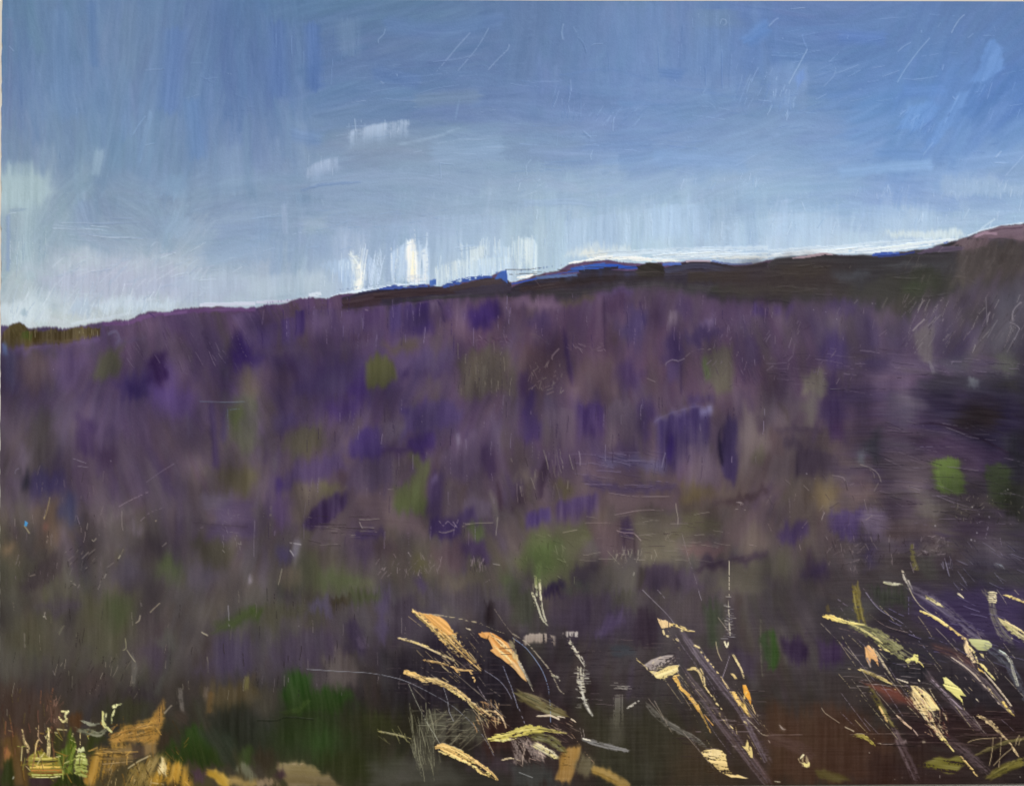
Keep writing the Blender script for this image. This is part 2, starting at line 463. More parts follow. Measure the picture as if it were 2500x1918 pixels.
OLI = ['4a483a', '56524a', '48423c', '5a5660', '403b40', '4c4a34']
under(160, (0, 1280, 2540, 1620), (40, 90), (60, 150), 0.5, 7, ang_grd, hues=OLI, hue_o=0.45, h=0.25)
under(260, (0, 1280, 2540, 1640), (14, 46), (50, 130), 0.45, 8, ang_grd, hues=OLI, hue_o=0.4, h=0.35)
LOWP = ['342a24', '38303a', '30311f', '4a4038', '241e26', '3c3440']
under(420, (0, 1450, 2540, 1924), (20, 60), (60, 160), 0.50, 8, ang_grd, hues=LOWP, hue_o=0.4, h=0.35)
under(1100, (0, 560, 2540, 1924), (5, 16), (30, 110), 0.40, 9, ang_grd, hues=VIO + LOWP, hue_o=0.1, h=0.5, br=0.4)
_clip[0] = None
# ------------------------------------------------------------------ the marks one can tell apart, in painting order
FINE = [0.45]
def many(n, x0, y0, x1, y1, L, ang, w, cols, sp=14, **k):
    for _ in range(n):
        x = x0 + (x1 - x0) * rng.random(); y = y0 + (y1 - y0) * rng.random()
        a = math.radians(ang + (rng.random() - .5) * 2 * sp); l = L * (0.5 + rng.random())
        dx, dy = math.cos(a) * l / 2, math.sin(a) * l / 2
        q = dict(name=None, o=FINE[0] * (.5 + rng.random())); q.update(k); q['name'] = None
        b = (rng.random() - .5) * .14
        scr([(x - dx, y - dy), (x + dy * b, y - dx * b), (x + dx, y + dy)], w * (.6 + .5 * rng.random()),
            cols[int(rng.random() * len(cols))], **q)
CL = dict(name='cloud')
# ---- sky
FINE[0] = 0.28; SCR[0] = 0.36; HELD[0] = []
_clip[0] = MSKY
tile(0, 0)
S([(1120,0),(1080,500),(950,1100),(850,1600)], 260, '7089a6', o=.45, e=.9)
S([(1500,250),(1440,950)], 320, '5c79ad', o=.5, e=.9)
S([(1640,850),(1690,1350)], 240, '6383b3', o=.5, e=.8)
S([(500,80),(530,800),(620,1000)], 330, '6c89b0', o=.45, e=.9)
S([(200,0),(340,450)], 200, '62809a', o=.5, e=.9)
S([(780,0),(800,560)], 150, '5b7aa8', o=.45, e=.9)
S([(60,150),(50,1100)], 110, '68789c', o=.5, e=.9)
S([(1950,1250),(1980,1680)], 330, '88a0bc', o=.3, e=.9)
S([(850,1290),(820,1500)], 110, '8da4b8', o=.7, e=.6, dry=.3)
S([(1290,950),(1180,1400)], 60, '7f9bbd', o=.5, e=.7)
E(140, 1620, 290, 200, 'a3b8be', soft=40, o=.85, name='cloud', label='pale grey-green cloud at the left edge of the painting')
S([(1500,1500),(1460,1680)], 360, '86a3c0', o=.4, e=.9)
scr([(1245,990),(1190,1060),(1130,1160)], 14, '8fa8cc')
scr([(1240,1245),(1320,1225)], 10, '8aa2c4')
scr([(1230,600),(1400,592)], 8, '8099bb')
scr([(2110,330),(2050,500)], 9, '5a749c')
scr([(50,390),(100,440)], 14, '88a0c0')
many(10, 1550, 500, 2180, 1000, 110, 0, 9, ['7f9ac0', '56709c'], sp=30, dry=.5)
many(10, 60, 900, 700, 1500, 100, 90, 9, ['869fbe', '5c789e'], sp=12, dry=.5)
for x, y in ((738,58),(2016,745),(1900,135),(1395,592)): scr([(x,y-5),(x,y+6)], 12, '34455e', dry=0, name='fleck')
for x, y in ((1948,628),(1970,634)): scr([(x,y-8),(x+5,y+8)], 10, 'dfe8f2', dry=0, name='fleck')
tile(1, 0)
S([(180,180),(190,820)], 260, '5a75a8', o=.6, e=.9)
S([(480,200),(500,760)], 210, '5673a8', o=.7, e=.8)
S([(780,150),(800,480)], 280, '6f88a8', o=.55, e=.8)
S([(1100,200),(1600,250),(2100,150)], 260, '5f7cac', o=.45, e=.9)
S([(1000,620),(1400,700)], 200, '5d79a9', o=.5, e=.8)
S([(1350,860),(1900,820)], 190, '7389a4', o=.6, e=.8)
S([(500,1000),(900,930)], 200, '6c85a6', o=.5, e=.8)
S([(300,1150),(560,1200)], 190, '6f8ab5', o=.5, e=.8)
S([(1500,1300),(2100,1250)], 330, '90a9c8', o=.45, e=.9)
S([(500,1600),(1300,1500),(1900,1620)], 260, '8ea2c0', o=.45, e=.9)
B([(795,1118),(950,1068),(1100,1040),(1310,1008)], 210, 'a3b4cc', '8ea2bc', o=.9, br=.9, dry=.35, fade=.8, side=.03, name='cloud', label='pale comb-like cloud mark, upper of two in the sky')
B([(425,1440),(500,1390),(620,1350),(705,1336)], 190, '9fb0ca', '8fa3c0', o=.85, br=.8, dry=.25, fade=.8, side=.03, name='cloud', label='pale comb-like cloud mark, lower of two in the sky')
S([(380,1625),(600,1575),(900,1555)], [10,36,10], '6f88ae', o=.8, dry=.4)
S([(1200,1240),(1500,1180),(1750,1090)], 30, '9db3cc', o=.5, dry=.5)
many(8, 795, 1020, 1310, 1160, 90, 90, 9, ['c0cfe0'], sp=4, dry=.4)
many(5, 440, 1350, 700, 1500, 90, 90, 9, ['bccbde'], sp=4, dry=.4)
scr([(1835,265),(1700,420),(1540,620)], 12, 'a4b8d8', h=2, dry=.15, label='long diagonal ridge of paint, upper left one')
scr([(1990,225),(1940,320),(1870,430),(1720,610)], 11, '9fb4d4', dry=.4)
scr([(2165,370),(2150,420),(2080,490),(1980,600)], 11, 'a8bcda', dry=.3)
scr([(1105,235),(1090,290),(1045,335),(1048,370)], 10, '9ab0d0')
scr([(1735,850),(1700,1030)], 26, '7f9abc', h=1, dry=.5)
scr([(1570,1530),(1590,1480)], 20, 'bccde4')
scr([(1580,1540),(1570,1380)], 10, '7890b4')
scr([(1340,1310),(1420,1290)], 10, 'a8bcd6')
scr([(1205,630),(1205,655)], 10, 'a8bcd8'); scr([(1175,585),(1190,550)], 9, '9fb4d2'); scr([(1060,690),(1100,720)], 14, '98aeca')
scr([(1565,1400),(1700,1412)], 8, '7088ac')
many(30, 900, 480, 2180, 800, 300, -7, 8, ['7e98c0', '5a76a4'], sp=5, dry=.6, h=.9)
many(30, 700, 800, 2180, 1680, 240, -6, 8, ['9fb4d0', '7088ac'], sp=10, dry=.6, h=.9)
many(22, 80, 200, 950, 700, 180, 91, 8, ['7490bc', '4e6a9c'], sp=4, dry=.6, h=.9)
tile(2, 0)
B([(480,30),(800,20),(1300,30)], 500, '6c86b4', o=.25, br=.5, side=.3)
B([(1460,60),(1900,40)], 620, '6e88ac', '6d8ab8', o=.38, br=.6, side=.15)
B([(1550,40),(2000,60)], 200, '6d86a4', o=.4, side=.25)
S([(2000,350),(2188,200)], 240, '5f86c0', o=.6, e=.9)
S([(1250,620),(1450,640)], 160, '6080b4', o=.6, e=.8)
S([(400,640),(800,590),(1200,690),(1700,790),(2188,880)], [20,44,30,40,20], '6482b4', o=.4, dry=.3, e=.9)
S([(150,1300),(900,1330)], 130, '8ba3c8', o=.4, e=.9)
S([(1200,1330),(2000,1400)], 240, '86a5d0', o=.45, e=.9)
S([(300,1560),(560,1610)], 130, '9dafcb', o=.5, e=.8)
scr([(440,190),(425,260),(435,335)], 16, '93abcc'); scr([(520,210),(560,280),(572,320)], 14, '8fa8cc')
scr([(570,320),(610,370),(640,455)], 12, '54709c'); scr([(670,395),(700,372),(780,370)], 9, '7f98bd')
scr([(1775,195),(1790,150),(1825,155),(1828,190),(1800,205)], 10, 'a4bad8'); scr([(1570,100),(1595,95),(1592,135)], 11, '9db3cf')
scr([(380,1110),(385,1200),(370,1265)], 18, '7e98bc', h=1); scr([(540,1120),(490,1200)], 26, '6f8db4', h=1.5)
scr([(600,1125),(670,1185)], 18, '58749c', h=1); scr([(610,1120),(680,1180)], 9, 'a8c0dc')
scr([(690,1285),(670,1330),(680,1370)], 14, 'a4bad8'); scr([(860,1130),(868,1020),(880,1000)], 9, '9cb4d6')
scr([(1245,380),(1258,620)], 9, '5876ac'); scr([(1790,420),(1795,760)], 9, '5d7db4'); scr([(820,440),(830,610)], 8, '5c7aab')
scr([(1505,1165),(1510,1205)], 8, 'a8c2e2'); scr([(1900,1425),(2060,1340),(2110,1320)], 11, '9db8dc')
scr([(1625,800),(1655,765)], 9, 'a0b8da'); scr([(1390,700),(1398,675)], 9, 'b0c4e0'); scr([(130,1500),(120,1420),(170,1360)], 11, 'a6bdd6')
scr([(1680,870),(1730,915),(1750,970)], 8, '93aed4')
many(26, 1900, 560, 2188, 900, 120, 112, 9, ['9db6de', '6482b8'], sp=10, dry=.4)
many(24, 560, 920, 1120, 1060, 110, 128, 9, ['9bb3d8', '5f7eb0'], sp=10, dry=.4)
many(20, 350, 720, 620, 1050, 110, 95, 8, ['97afd4', '6080b0'], sp=14, dry=.4)
many(34, 1450, 1480, 2150, 1640, 70, 110, 9, ['b4cae6', '86a4cc'], sp=25, dry=.3)
many(22, 20, 1500, 320, 1680, 70, 130, 9, ['b8cce0', '8aa4c4'], sp=35, dry=.3)
many(20, 1350, 120, 1900, 700, 160, 90, 8, ['84a0cc', '5674a8'], sp=3, dry=.5)
many(50, 0, 640, 2188, 1480, 220, 4, 8, ['93aed6', '6484b8'], sp=9, dry=.6, h=.9)
tile(3, 0)
P([(0,580),(310,570),(300,700),(240,900),(60,960),(0,900)], '7f9bc6', soft=14, o=.45, ang=95)
P([(280,560),(340,540),(330,1000),(250,980),(235,800)], '7b93ba', soft=8, o=.4)
P([(1820,480),(1860,360),(1920,320),(2020,480),(2000,590),(1880,680),(1720,710),(1780,600)], '6a90c8', soft=4, o=.8, ang=110, label='light blue knife mark at the upper right of the sky')
P([(230,640),(310,560),(310,660),(250,760)], '7090c8', soft=3, o=.8)
P([(1200,900),(1400,860),(1500,900),(1400,1010),(1250,1120),(1100,1100)], '7098d0', soft=8, o=.7, ang=120)
P([(1300,1300),(1500,1000),(1620,800),(1720,760),(1660,900),(1450,1200)], '6d93ca', soft=6, o=.7, ang=115)
S([(600,1480),(1100,1420),(1400,1400)], 150, '8fb0d8', o=.6, e=.8)
S([(1150,780),(1500,760)], 180, '6288c4', o=.5, e=.9)
S([(600,300),(1000,320)], 190, '5c7dbb', o=.5, e=.9)
S([(900,1300),(1300,1320)], 130, '6f93c6', o=.45, e=.9)
S([(1600,1400),(2188,1330)], 190, '8aa8d2', o=.5, e=.8)
P([(1500,1510),(1960,1510),(2010,1570),(2188,1560),(2188,1680),(1480,1680)], '9fb6d2', soft=12, o=.6, name='cloud', label='pale block of cloud above the ridge at the right edge')
scr([(290,290),(310,360),(335,410)], 24, '7a98cc', h=2, dry=.1)
scr([(338,410),(270,540),(215,640),(175,720)], 11, 'c0d4ee', h=2.2, dry=.05, label='bright curved ridge of paint in the right of the sky')
scr([(160,760),(140,810)], 11, 'b8cce8'); scr([(580,570),(560,650),(470,740)], 8, 'a6bede'); scr([(605,420),(590,460),(505,540)], 7, '96b0d6')
scr([(685,290),(670,330)], 7, '90aad2')
scr([(1385,310),(1270,450),(1170,590),(1100,710)], 10, 'aac2e2', h=1.9, dry=.2)
scr([(1220,355),(1160,390),(1105,440)], 8, 'a4bcde'); scr([(1475,175),(1425,255)], 8, 'a4bcde')
scr([(1680,100),(1630,150),(1590,220),(1562,275)], 12, 'b4c8e4', h=2); scr([(1585,200),(1598,180)], 14, '3f5a90')
scr([(1755,275),(1700,320)], 8, '93add6'); scr([(1840,325),(1810,345)], 22, '93b0de', h=2); scr([(1800,345),(1808,322)], 9, '4a6aa6')  # bump with its lit right side and shaded left side painted in
scr([(1310,240),(1305,275)], 16, '90acd6', h=2); scr([(1500,545),(1485,600)], 16, '90acd8', h=2); scr([(1470,555),(1475,590)], 9, '4a6ca8')
scr([(1625,820),(1540,980),(1500,1060)], 24, '83a6da', h=2.2, dry=.2); scr([(1555,960),(1535,1000)], 13, '3a568c', dry=0); scr([(1575,820),(1600,850),(1620,815)], 9, 'a4bee4')
scr([(1410,1215),(1320,1330)], 18, 'a6c0e2', h=2); scr([(1400,1190),(1300,1370)], 8, '6485b8')
scr([(2190,1320),(2120,1400),(2020,1510)], 11, 'b0c6e4'); scr([(1995,1290),(1940,1350)], 13, 'c0d2ea'); scr([(1930,1390),(2060,1400)], 11, 'a8c0e0', dry=.5)
scr([(1930,210),(1945,260)], 11, '93aed6'); scr([(1820,750),(1760,805)], 8, '8fabd8'); scr([(1915,700),(1870,850)], 9, '90acd8')
scr([(95,135),(60,155),(0,215)], 13, 'a4bce0'); scr([(120,310),(130,330)], 9, '9cb4d8'); scr([(1650,1365),(1650,1378)], 12, '2c3c60', dry=0, name='fleck')
scr([(190,50),(320,40)], 8, 'a0b8dc'); scr([(290,34),(294,40)], 12, 'c4d4ec', dry=0)
many(34, 1100, 940, 1420, 1120, 90, 125, 9, ['98b4e0', '5276b4'], sp=20, dry=.4)
many(26, 1780, 640, 2188, 1000, 120, 112, 9, ['88a8da', '5478ba'], sp=8, dry=.4)
many(26, 0, 600, 250, 1000, 90, 105, 10, ['b0c6e6', '6c8cc0'], sp=18, dry=.3)
many(40, 330, 560, 1100, 960, 160, -18, 8, ['93add2', '6080b4'], sp=10, dry=.5, h=.9)
many(60, 0, 100, 2188, 1400, 180, -4, 7, ['86a4d0', '5675b0'], sp=10, dry=.6, h=.9)
many(44, 1500, 1540, 2188, 1680, 60, 108, 9, ['bccee2', '8ea8cc'], sp=20, dry=.3)
many(26, 350, 1600, 1500, 1680, 60, 100, 9, ['b4c8e0', '86a2cc'], sp=30, dry=.3)
blend_wet(MSKY * (GY < 470), 12, np.where((GX < 760) & (GY < 430), 92, -6), 0.7)
flush(); FINE[0] = 0.42
# ---- low sky
HELD[0] = []
tile(0, 1)
S([(230,40),(210,420),(260,700)], 270, 'a3b8c2', o=.55, e=.9, **CL)
S([(50,150),(50,640)], 60, '8195b8', o=.6, e=.9)
S([(60,118),(230,112)], 40, '7a8cac', o=.4, dry=.4, e=.9)
S([(700,40),(760,240)], 330, '8598b8', o=.45, e=.9)
E(720, 545, 140, 100, 'b6c4cc', soft=26, o=.5, name='cloud', label='whitish cloud puff at the lower left of the sky')
E(1020, 650, 150, 110, 'a9afc3', soft=22, o=.6, **CL)
E(1240, 590, 70, 60, 'c0c8d4', soft=20, o=.45, **CL)
E(1000, 600, 760, 150, 'b3bccb', soft=44, o=.5, **CL)
S([(1290,500),(1480,530),(1700,610)], [60,90,50], 'b4c2ce', o=.35, dry=.2, e=.9, **CL)
E(600, 690, 90, 60, 'a3b4c0', soft=14, o=.7)
E(450, 880, 330, 80, 'bccad4', soft=26, o=.6, **CL)
E(1000, 740, 640, 150, 'abb2c6', soft=40, o=.8, **CL)
E(1700, 790, 460, 110, 'a8b2c8', soft=34, o=.7, **CL)
E(200, 1000, 240, 120, 'c6d3da', soft=22, o=.7, **CL)
E(700, 960, 90, 80, 'a9bace', soft=16, o=.6)
E(190, 985, 40, 36, '93a9b8', soft=8, o=.6)
E(1150, 930, 360, 60, 'c0cedb', soft=18, o=.7, **CL)
S([(1700,925),(2188,915)], 34, 'c9cbdb', o=.8, **CL)
E(1850, 730, 330, 90, 'a7b6c8', soft=24, o=.6, **CL)
S([(1580,180),(1500,330)], 380, '98afc8', o=.4, e=.9)
S([(600,1090),(900,1040),(1300,960)], 40, 'c6d0dc', o=.5, dry=.2, e=.9)
many(60, 480, 470, 1750, 900, 150, -28, 30, ['b8c4d2', 'c4ccd8', '97a8c0', 'aeb2c8'], sp=30, o=.3, dry=.15, h=.8)
many(50, 60, 760, 1300, 1040, 130, 115, 26, ['c6d2da', 'b0bfce', 'ced6de'], sp=18, o=.3, dry=.15, h=.8)
many(16, 620, 190, 1150, 380, 330, 3, 8, ['8092b0', 'b2c2d4'], sp=4, dry=.4)
many(60, 60, 760, 1500, 1060, 110, 112, 10, ['ccd8e2', '9db0c4'], sp=18, dry=.4)
many(20, 60, 250, 420, 640, 150, 91, 9, ['b4c6cc', '8699b0'], sp=6, dry=.5)
many(40, 500, 380, 2100, 880, 120, -25, 9, ['bac9d6', '8b9fba'], sp=25, dry=.5)
scr([(612,585),(625,592)], 14, '465468', dry=0, name='fleck'); scr([(610,738),(630,742)], 9, '6c7888', dry=0, name='fleck')
scr([(50,146),(130,138)], 8, 'c4d0e4')
tile(1, 1)
S([(60,100),(60,560)], 220, '8aa2c0', o=.4, e=.9)
S([(240,60),(250,320)], 60, '9bacc6', o=.6, e=.5)
S([(400,260),(600,230)], 190, '9fb2c2', o=.5, e=.8)
B([(1130,200),(1700,150),(2188,160)], 430, 'a2b8d4', o=.35, br=.6, side=.2)
E(200, 760, 300, 110, 'b0bfcd', soft=22, o=.6, **CL)
E(480, 700, 90, 70, 'bccad4', soft=22, o=.4, dry=.2, **CL)
P([(540,580),(700,540),(840,520),(860,800),(740,800),(720,680),(600,610)], 'a9bfd8', soft=8, o=.6)
B([(700,540),(760,525),(840,560)], 230, 'bccfe2', '9fb6d6', o=.75, dry=.4, br=.8, side=.05, **CL)
B([(950,480),(1060,600)], 200, 'b4c8e0', o=.5, dry=.5, br=.8, **CL)
S([(805,490),(870,580),(895,690),(860,800)], [60,140,140,110], 'dfe7e8', 'dce6e6', dry=.15, br=1.1, e=.6, h=1.0, name='cloud', label='curved white cloud streak, leftmost of the bright ones on the skyline')
S([(880,560),(900,680),(870,800)], [40,90,70], 'f2f2ea', dry=.15, e=.7, h=1.2, **CL)
B([(1130,480),(1280,390),(1400,400),(1490,440)], 330, 'b6cae0', 'bccee2', o=.8, dry=.35, br=.9, side=.06, fade=.3, **CL)
S([(1320,370),(1335,560),(1335,735)], [80,160,150], 'e4e8e8', dry=.15, br=1.1, e=.6, h=1.0, name='cloud', label='tallest bright white upright cloud streak above the skyline')
S([(1340,470),(1345,590),(1340,700)], [30,80,60], 'f4eed6', e=.7, h=1.2, **CL)
S([(1440,450),(1450,600),(1450,720)], [40,60,50], 'd6e0e8', dry=.4, **CL)
S([(1300,700),(1450,690)], 60, 'dcdfe4', dry=.3, o=.8, **CL)
B([(1750,440),(1950,405),(2188,430)], 330, 'b7cbdc', 'b4c9de', o=.8, dry=.25, br=.8, side=.06, fade=.3, **CL)
B([(1525,600),(1620,560),(1840,515),(1900,520)], 190, 'c9d7df', 'c2d2dc', o=.9, dry=.1, br=.9, side=.02, fade=.25, name='cloud', label='broad fan of pale upright strokes right of the white streaks')
B([(1800,540),(2188,500)], 200, 'c0d2de', 'bccfe0', o=.8, dry=.2, br=.9, side=.1, fade=.25, **CL)
B([(1820,430),(1960,410)], 140, 'd2dcdc', o=.6, dry=.4, **CL)
many(16, 800, 520, 950, 760, 190, 97, 14, ['eef0ea', 'd3dfea', 'a8bedb'], sp=4, o=.5, dry=.25, h=1.1)
many(26, 960, 520, 1080, 760, 190, 98, 8, ['c4d4e8'], sp=5, o=.6, dry=.35)
many(30, 1140, 440, 1490, 700, 230, 90, 13, ['e4e8ea', 'c6d6e6', 'a4bad8'], sp=3, o=.5, dry=.3, h=1.1)
many(36, 1540, 570, 2140, 680, 130, 88, 12, ['dce4e4', 'c4d4e2', '9fb8d4'], sp=3, o=.5, dry=.3, h=1)
many(30, 1750, 410, 2188, 540, 120, 90, 9, ['ccd9e0'], sp=3, o=.6, dry=.4)
S([(640,850),(850,812),(1050,772),(1230,752),(1480,735)], [16,30,30,26,20], 'd9e5f2', dry=.35, o=.9)
S([(450,845),(560,830)], 40, 'd2dae4', dry=.3, o=.8)
S([(0,905),(300,890),(440,870)], 26, 'c8c6d8', o=.7)
many(40, 560, 520, 2150, 760, 120, 93, 9, ['dbe6ee', 'a0b6d2'], sp=5, dry=.5)
many(40, 0, 60, 2188, 460, 200, -8, 8, ['a8bcd4', '879fc0'], sp=10, dry=.6, h=.9)
scr([(1100,268),(1103,276)], 11, 'e4ecf4', dry=0, name='fleck'); scr([(1092,540),(1102,542)], 13, '70789a', dry=0, name='fleck'); scr([(1475,380),(1477,386)], 8, '404a60', dry=0, name='fleck')
scr([(560,20),(575,80)], 26, '9fb4cc'); scr([(1715,290),(1735,420)], 9, '8ba3c6')
tile(2, 1)
S([(100,60),(500,50),(760,80)], 60, '94abca', o=.5, dry=.4)
B([(370,210),(800,150),(1180,100),(1500,60)], 330, 'a9c0da', o=.4, br=.8, side=.1)
B([(1180,60),(1640,70),(1700,120)], 330, 'abc4e0', o=.45, br=.8, side=.05)
B([(0,380),(100,340),(190,360),(220,420)], 320, 'c5d6de', 'cbdae0', o=.85, dry=.3, br=.9, side=.05, fade=.3, name='cloud', label='last pale upright cloud streaks before the blue hill')
B([(100,350),(190,350)], 280, 'd4dfe0', o=.6, dry=.5, **CL)
many(22, 0, 400, 210, 660, 180, 90, 12, ['dce4e4', 'c4d4e2', 'a8c0da'], sp=4, o=.5, dry=.3, h=1)
E(780, 480, 330, 60, 'ccd8de', soft=12, o=.7, **CL)
E(700, 490, 120, 36, 'dfe1da', soft=8, o=.7, **CL)
S([(480,570),(650,545),(860,520),(1050,530),(1250,545),(1450,550)], [14,26,40,44,26,14], 'eceee8', dry=.1, o=.95, name='cloud', label='white band of light lying along the blue hill')
S([(860,500),(1200,470),(1600,455),(2188,440)], 44, 'ccdbe8', o=.8, dry=.2, **CL)
S([(1200,520),(1600,500),(2188,505)], 60, 'd5e1e9', o=.85, dry=.2, **CL)
S([(1700,520),(2188,520)], 30, 'e2e6e2', o=.8, dry=.3, **CL)
S([(40,700),(110,685),(185,670)], 30, 'eef0ec', dry=.2, **CL)
many(60, 100, 120, 2180, 420, 110, 91, 8, ['bacde2', '93abcc'], sp=4, dry=.5)
many(34, 850, 460, 2180, 540, 300, -2, 8, ['e4ecf0', 'a9b9cb'], sp=4, dry=.5)
scr([(700,540),(750,538)], 9, '8c8c8c'); scr([(820,524),(860,522)], 9, '6c6c70'); scr([(1085,168),(1100,160)], 14, 'd4e2f0')
tile(3, 1)
E(300, 250, 330, 130, 'abc3de', soft=40, o=.5)
E(1100, 200, 360, 120, 'a6bfda', soft=40, o=.5)
E(1350, 320, 330, 44, 'd3dfe1', soft=10, o=.75, **CL)
S([(0,470),(500,440),(1000,400),(1400,370)], 40, 'cfdeea', o=.8, dry=.2, **CL)
S([(0,505),(350,475),(700,465),(1000,450),(1300,410),(1680,360)], [40,50,50,56,50,24], 'dde6ec', o=.95, dry=.1, name='cloud', label='white band of light above the dark ridge on the right')
S([(1790,300),(1880,230),(1945,190)], 20, 'bcd0e2', o=.8); S([(1700,340),(1900,270),(2188,225)], 16, 'cddae6', o=.9)
scr([(285,40),(320,130)], 11, 'b8cee4'); scr([(1720,100),(1670,190)], 13, 'bcd0e4'); scr([(2165,20),(2140,130)], 10, 'b8cce2')
many(40, 0, 40, 2150, 300, 90, 105, 8, ['c0d2e6', '90aed0'], sp=20, dry=.5)
many(20, 60, 430, 1400, 500, 300, -7, 8, ['eef2f4', 'a4b4c8'], sp=3, dry=.5)

blend_wet(MSKY * smooth(GY, 430, 500) * smooth(sky_y[None, :] - GY, 4, 40), 8, 92, 0.45, 1)
flush()
# ---- ridge, blue slope and skyline fringe
FINE[0] = 0.5
_clip[0] = None
RG = dict(name='@1')
tile(1, 1)
P([(735,865),(870,824),(1040,794),(1450,765),(1700,765),(1950,700),(2100,690),(2188,745),(2188,850),(1900,862),(1600,875),(1300,905),(1000,940),(742,965)], '332d3c', soft=2.5, ang=-4, br=.6, **RG)
P([(738,880),(1040,815),(1080,880),(1060,935),(745,962)], '3a2c34', soft=4, ang=-10, **RG)
S([(1000,850),(1400,820),(1700,800)], 70, '3c2f34', o=.9, br=.6, **RG)
S([(1250,890),(1600,862),(2188,840)], 30, '3b3a3e', o=.8, **RG)
S([(1650,790),(1900,740),(2100,720)], 60, '43383a', o=.8, **RG)
S([(870,825),(1060,795),(1250,775)], 18, '2c2c48', o=.8, **RG)
S([(1050,792),(1180,775),(1300,768),(1470,760)], [16,40,34,20], '3b4f94', dry=.55, name='hill_stroke', label='thin blue line of paint along the ridge top')
B([(1480,715),(1540,695)], 70, '4767ac', dry=.2, side=.05, name='hill_stroke')
S([(1590,770),(1700,740),(1850,700),(2040,680)], [30,44,40,14], '3a5298', dry=.55, **RG)
P([(2035,700),(2060,660),(2140,628),(2152,735),(2090,705)], '4060ac', soft=2, name='hill_stroke', label='small blue peak on the ridge')
scr([(1535,610),(1545,680),(1580,770)], 9, 'dfe9f2')
for i in rng.random(13) * 16: scr([(690+i*22,805-i*2.6),(700+i*22,790-i*2.4)], 11, '34466e' if i%2>1 else '50649a', dry=.2)
for i in rng.random(24) * 26: scr([(1600+i*21,745-i*3.6),(1604+i*21,715-i*3.6)], 10, '3d5496' if i%2>1 else '6a86bc', dry=.2)
for i in rng.random(10) * 14: scr([(60+i*30,925-i*4),(62+i*30,900-i*4)], 10, '5c4480', dry=.3)
scr([(440,862),(530,858)], 16, '54466c'); 
tile(2, 1)
P([(0,770),(150,720),(500,670),(750,625),(1050,640),(1300,605),(1500,565),(1700,560),(1900,600),(2188,560),(2188,880),(2030,885),(1750,860),(1600,820),(1400,775),(1000,748),(860,775),(640,850),(400,860),(200,845),(0,855)], '342f3b', soft=3, ang=-2, br=.6, name='@1')
P([(0,738),(200,692),(350,664),(480,645),(500,612),(580,592),(700,576),(850,570),(950,584),(1060,590),(1080,612),(900,612),(700,626),(450,655),(250,692),(0,750)], '2f55b6', soft=2, ang=-4, br=.7, name='hill_stroke', label='bright blue slope in front of the white light')
S([(500,630),(650,600),(800,580)], 40, '3f62b4', o=.8, **RG)
S([(570,640),(700,630),(910,605)], [30,26,26], '2b2833', **RG)
S([(200,695),(400,680),(560,668)], 26, '566a9a', dry=.3, **RG)
S([(1280,580),(1450,572)], 26, '4a68b8', o=.9, **RG)
P([(1050,650),(1070,590),(1160,552),(1270,568),(1295,610),(1310,690),(1100,700)], '35312f', soft=3, ang=20, **RG)
S([(1300,640),(1600,590),(1900,640)], 50, '45465c', o=.7, **RG)
S([(60,790),(500,740),(900,690)], 60, '35292c', o=.8, **RG)
S([(400,720),(900,700),(1300,700)], 50, '302a2c', o=.6, **RG)
S([(200,820),(600,810),(900,760)], 44, '3f3c3e', o=.8, **RG)
S([(900,765),(1300,752),(1700,790),(2150,840)], 44, '4b4949', o=.75, **RG)
S([(1500,690),(2000,680)], 100, '3d352f', o=.7, **RG)
S([(1700,790),(2188,790)], 80, '3c3d38', o=.8, **RG)
S([(1480,555),(1560,548),(1700,552)], 16, 'ab9cab', dry=.3, **RG)
S([(1700,545),(1850,575),(2060,572)], 18, '7080b4', dry=.3, **RG)
scr([(190,705),(250,780)], 9, '7c6c70'); scr([(590,580),(620,610),(610,640)], 9, '90a4cc')
for i in rng.random(18) * 20: scr([(40+i*22,650-i*3),(44+i*22,625-i*3)], 11, '41588e' if i%3>1 else '8ea8d0', dry=.3)
many(40, 0, 600, 2188, 830, 240, -3, 8, ['4d4446', '2a2226'], sp=6, dry=.5, h=.9)
tile(3, 1)
P([(0,548),(250,520),(450,498),(600,505),(900,508),(1200,485),(1450,430),(1560,400),(1700,352),(1900,360),(2188,372),(2188,640),(1900,720),(1700,740),(1400,860),(1200,985),(1000,960),(800,885),(0,885)], '38363b', soft=9, ang=0, br=.6, name='@1')
P([(-400,610),(300,560),(700,600),(650,840),(0,860),(-400,820)], '3b3334', soft=60, ang=0, o=.8, **RG)
P([(900,700),(1500,640),(1600,760),(1300,930),(1150,980),(950,920),(500,880)], '3f3e3b', soft=16, o=.8, ang=10, **RG)
E(1350, 690, 220, 80, '343630', soft=14, o=.8, ang=0, **RG)
E(1300, 780, 180, 50, '3a4332', soft=14, o=.7, ang=0, **RG)
E(700, 660, 160, 36, '45474f', soft=10, o=.8, ang=0, **RG)
E(1250, 590, 280, 26, '47484e', soft=8, o=.7, ang=0, **RG)
E(300, 620, 230, 70, '3d3633', soft=14, o=.7, ang=0, **RG)
S([(0,790),(300,800),(700,830)], 50, '46423e', o=.7, **RG)
P([(1640,420),(1900,370),(2188,390),(2188,700),(1800,760),(1600,700)], '4b4444', soft=16, o=.8, ang=110, **RG)
P([(1735,345),(1800,303),(2000,250),(2188,238),(2188,385),(2050,365),(1900,352)], '7c6a79', '6c5a66', soft=3, ang=-12, br=.7, name='hill_stroke', label='dusty pink summit at the right edge')
S([(1850,310),(2000,275),(2188,262)], 14, '5e4c5c', dry=.4); S([(1760,350),(1850,310),(1960,320)], 30, '90788a', dry=.3)
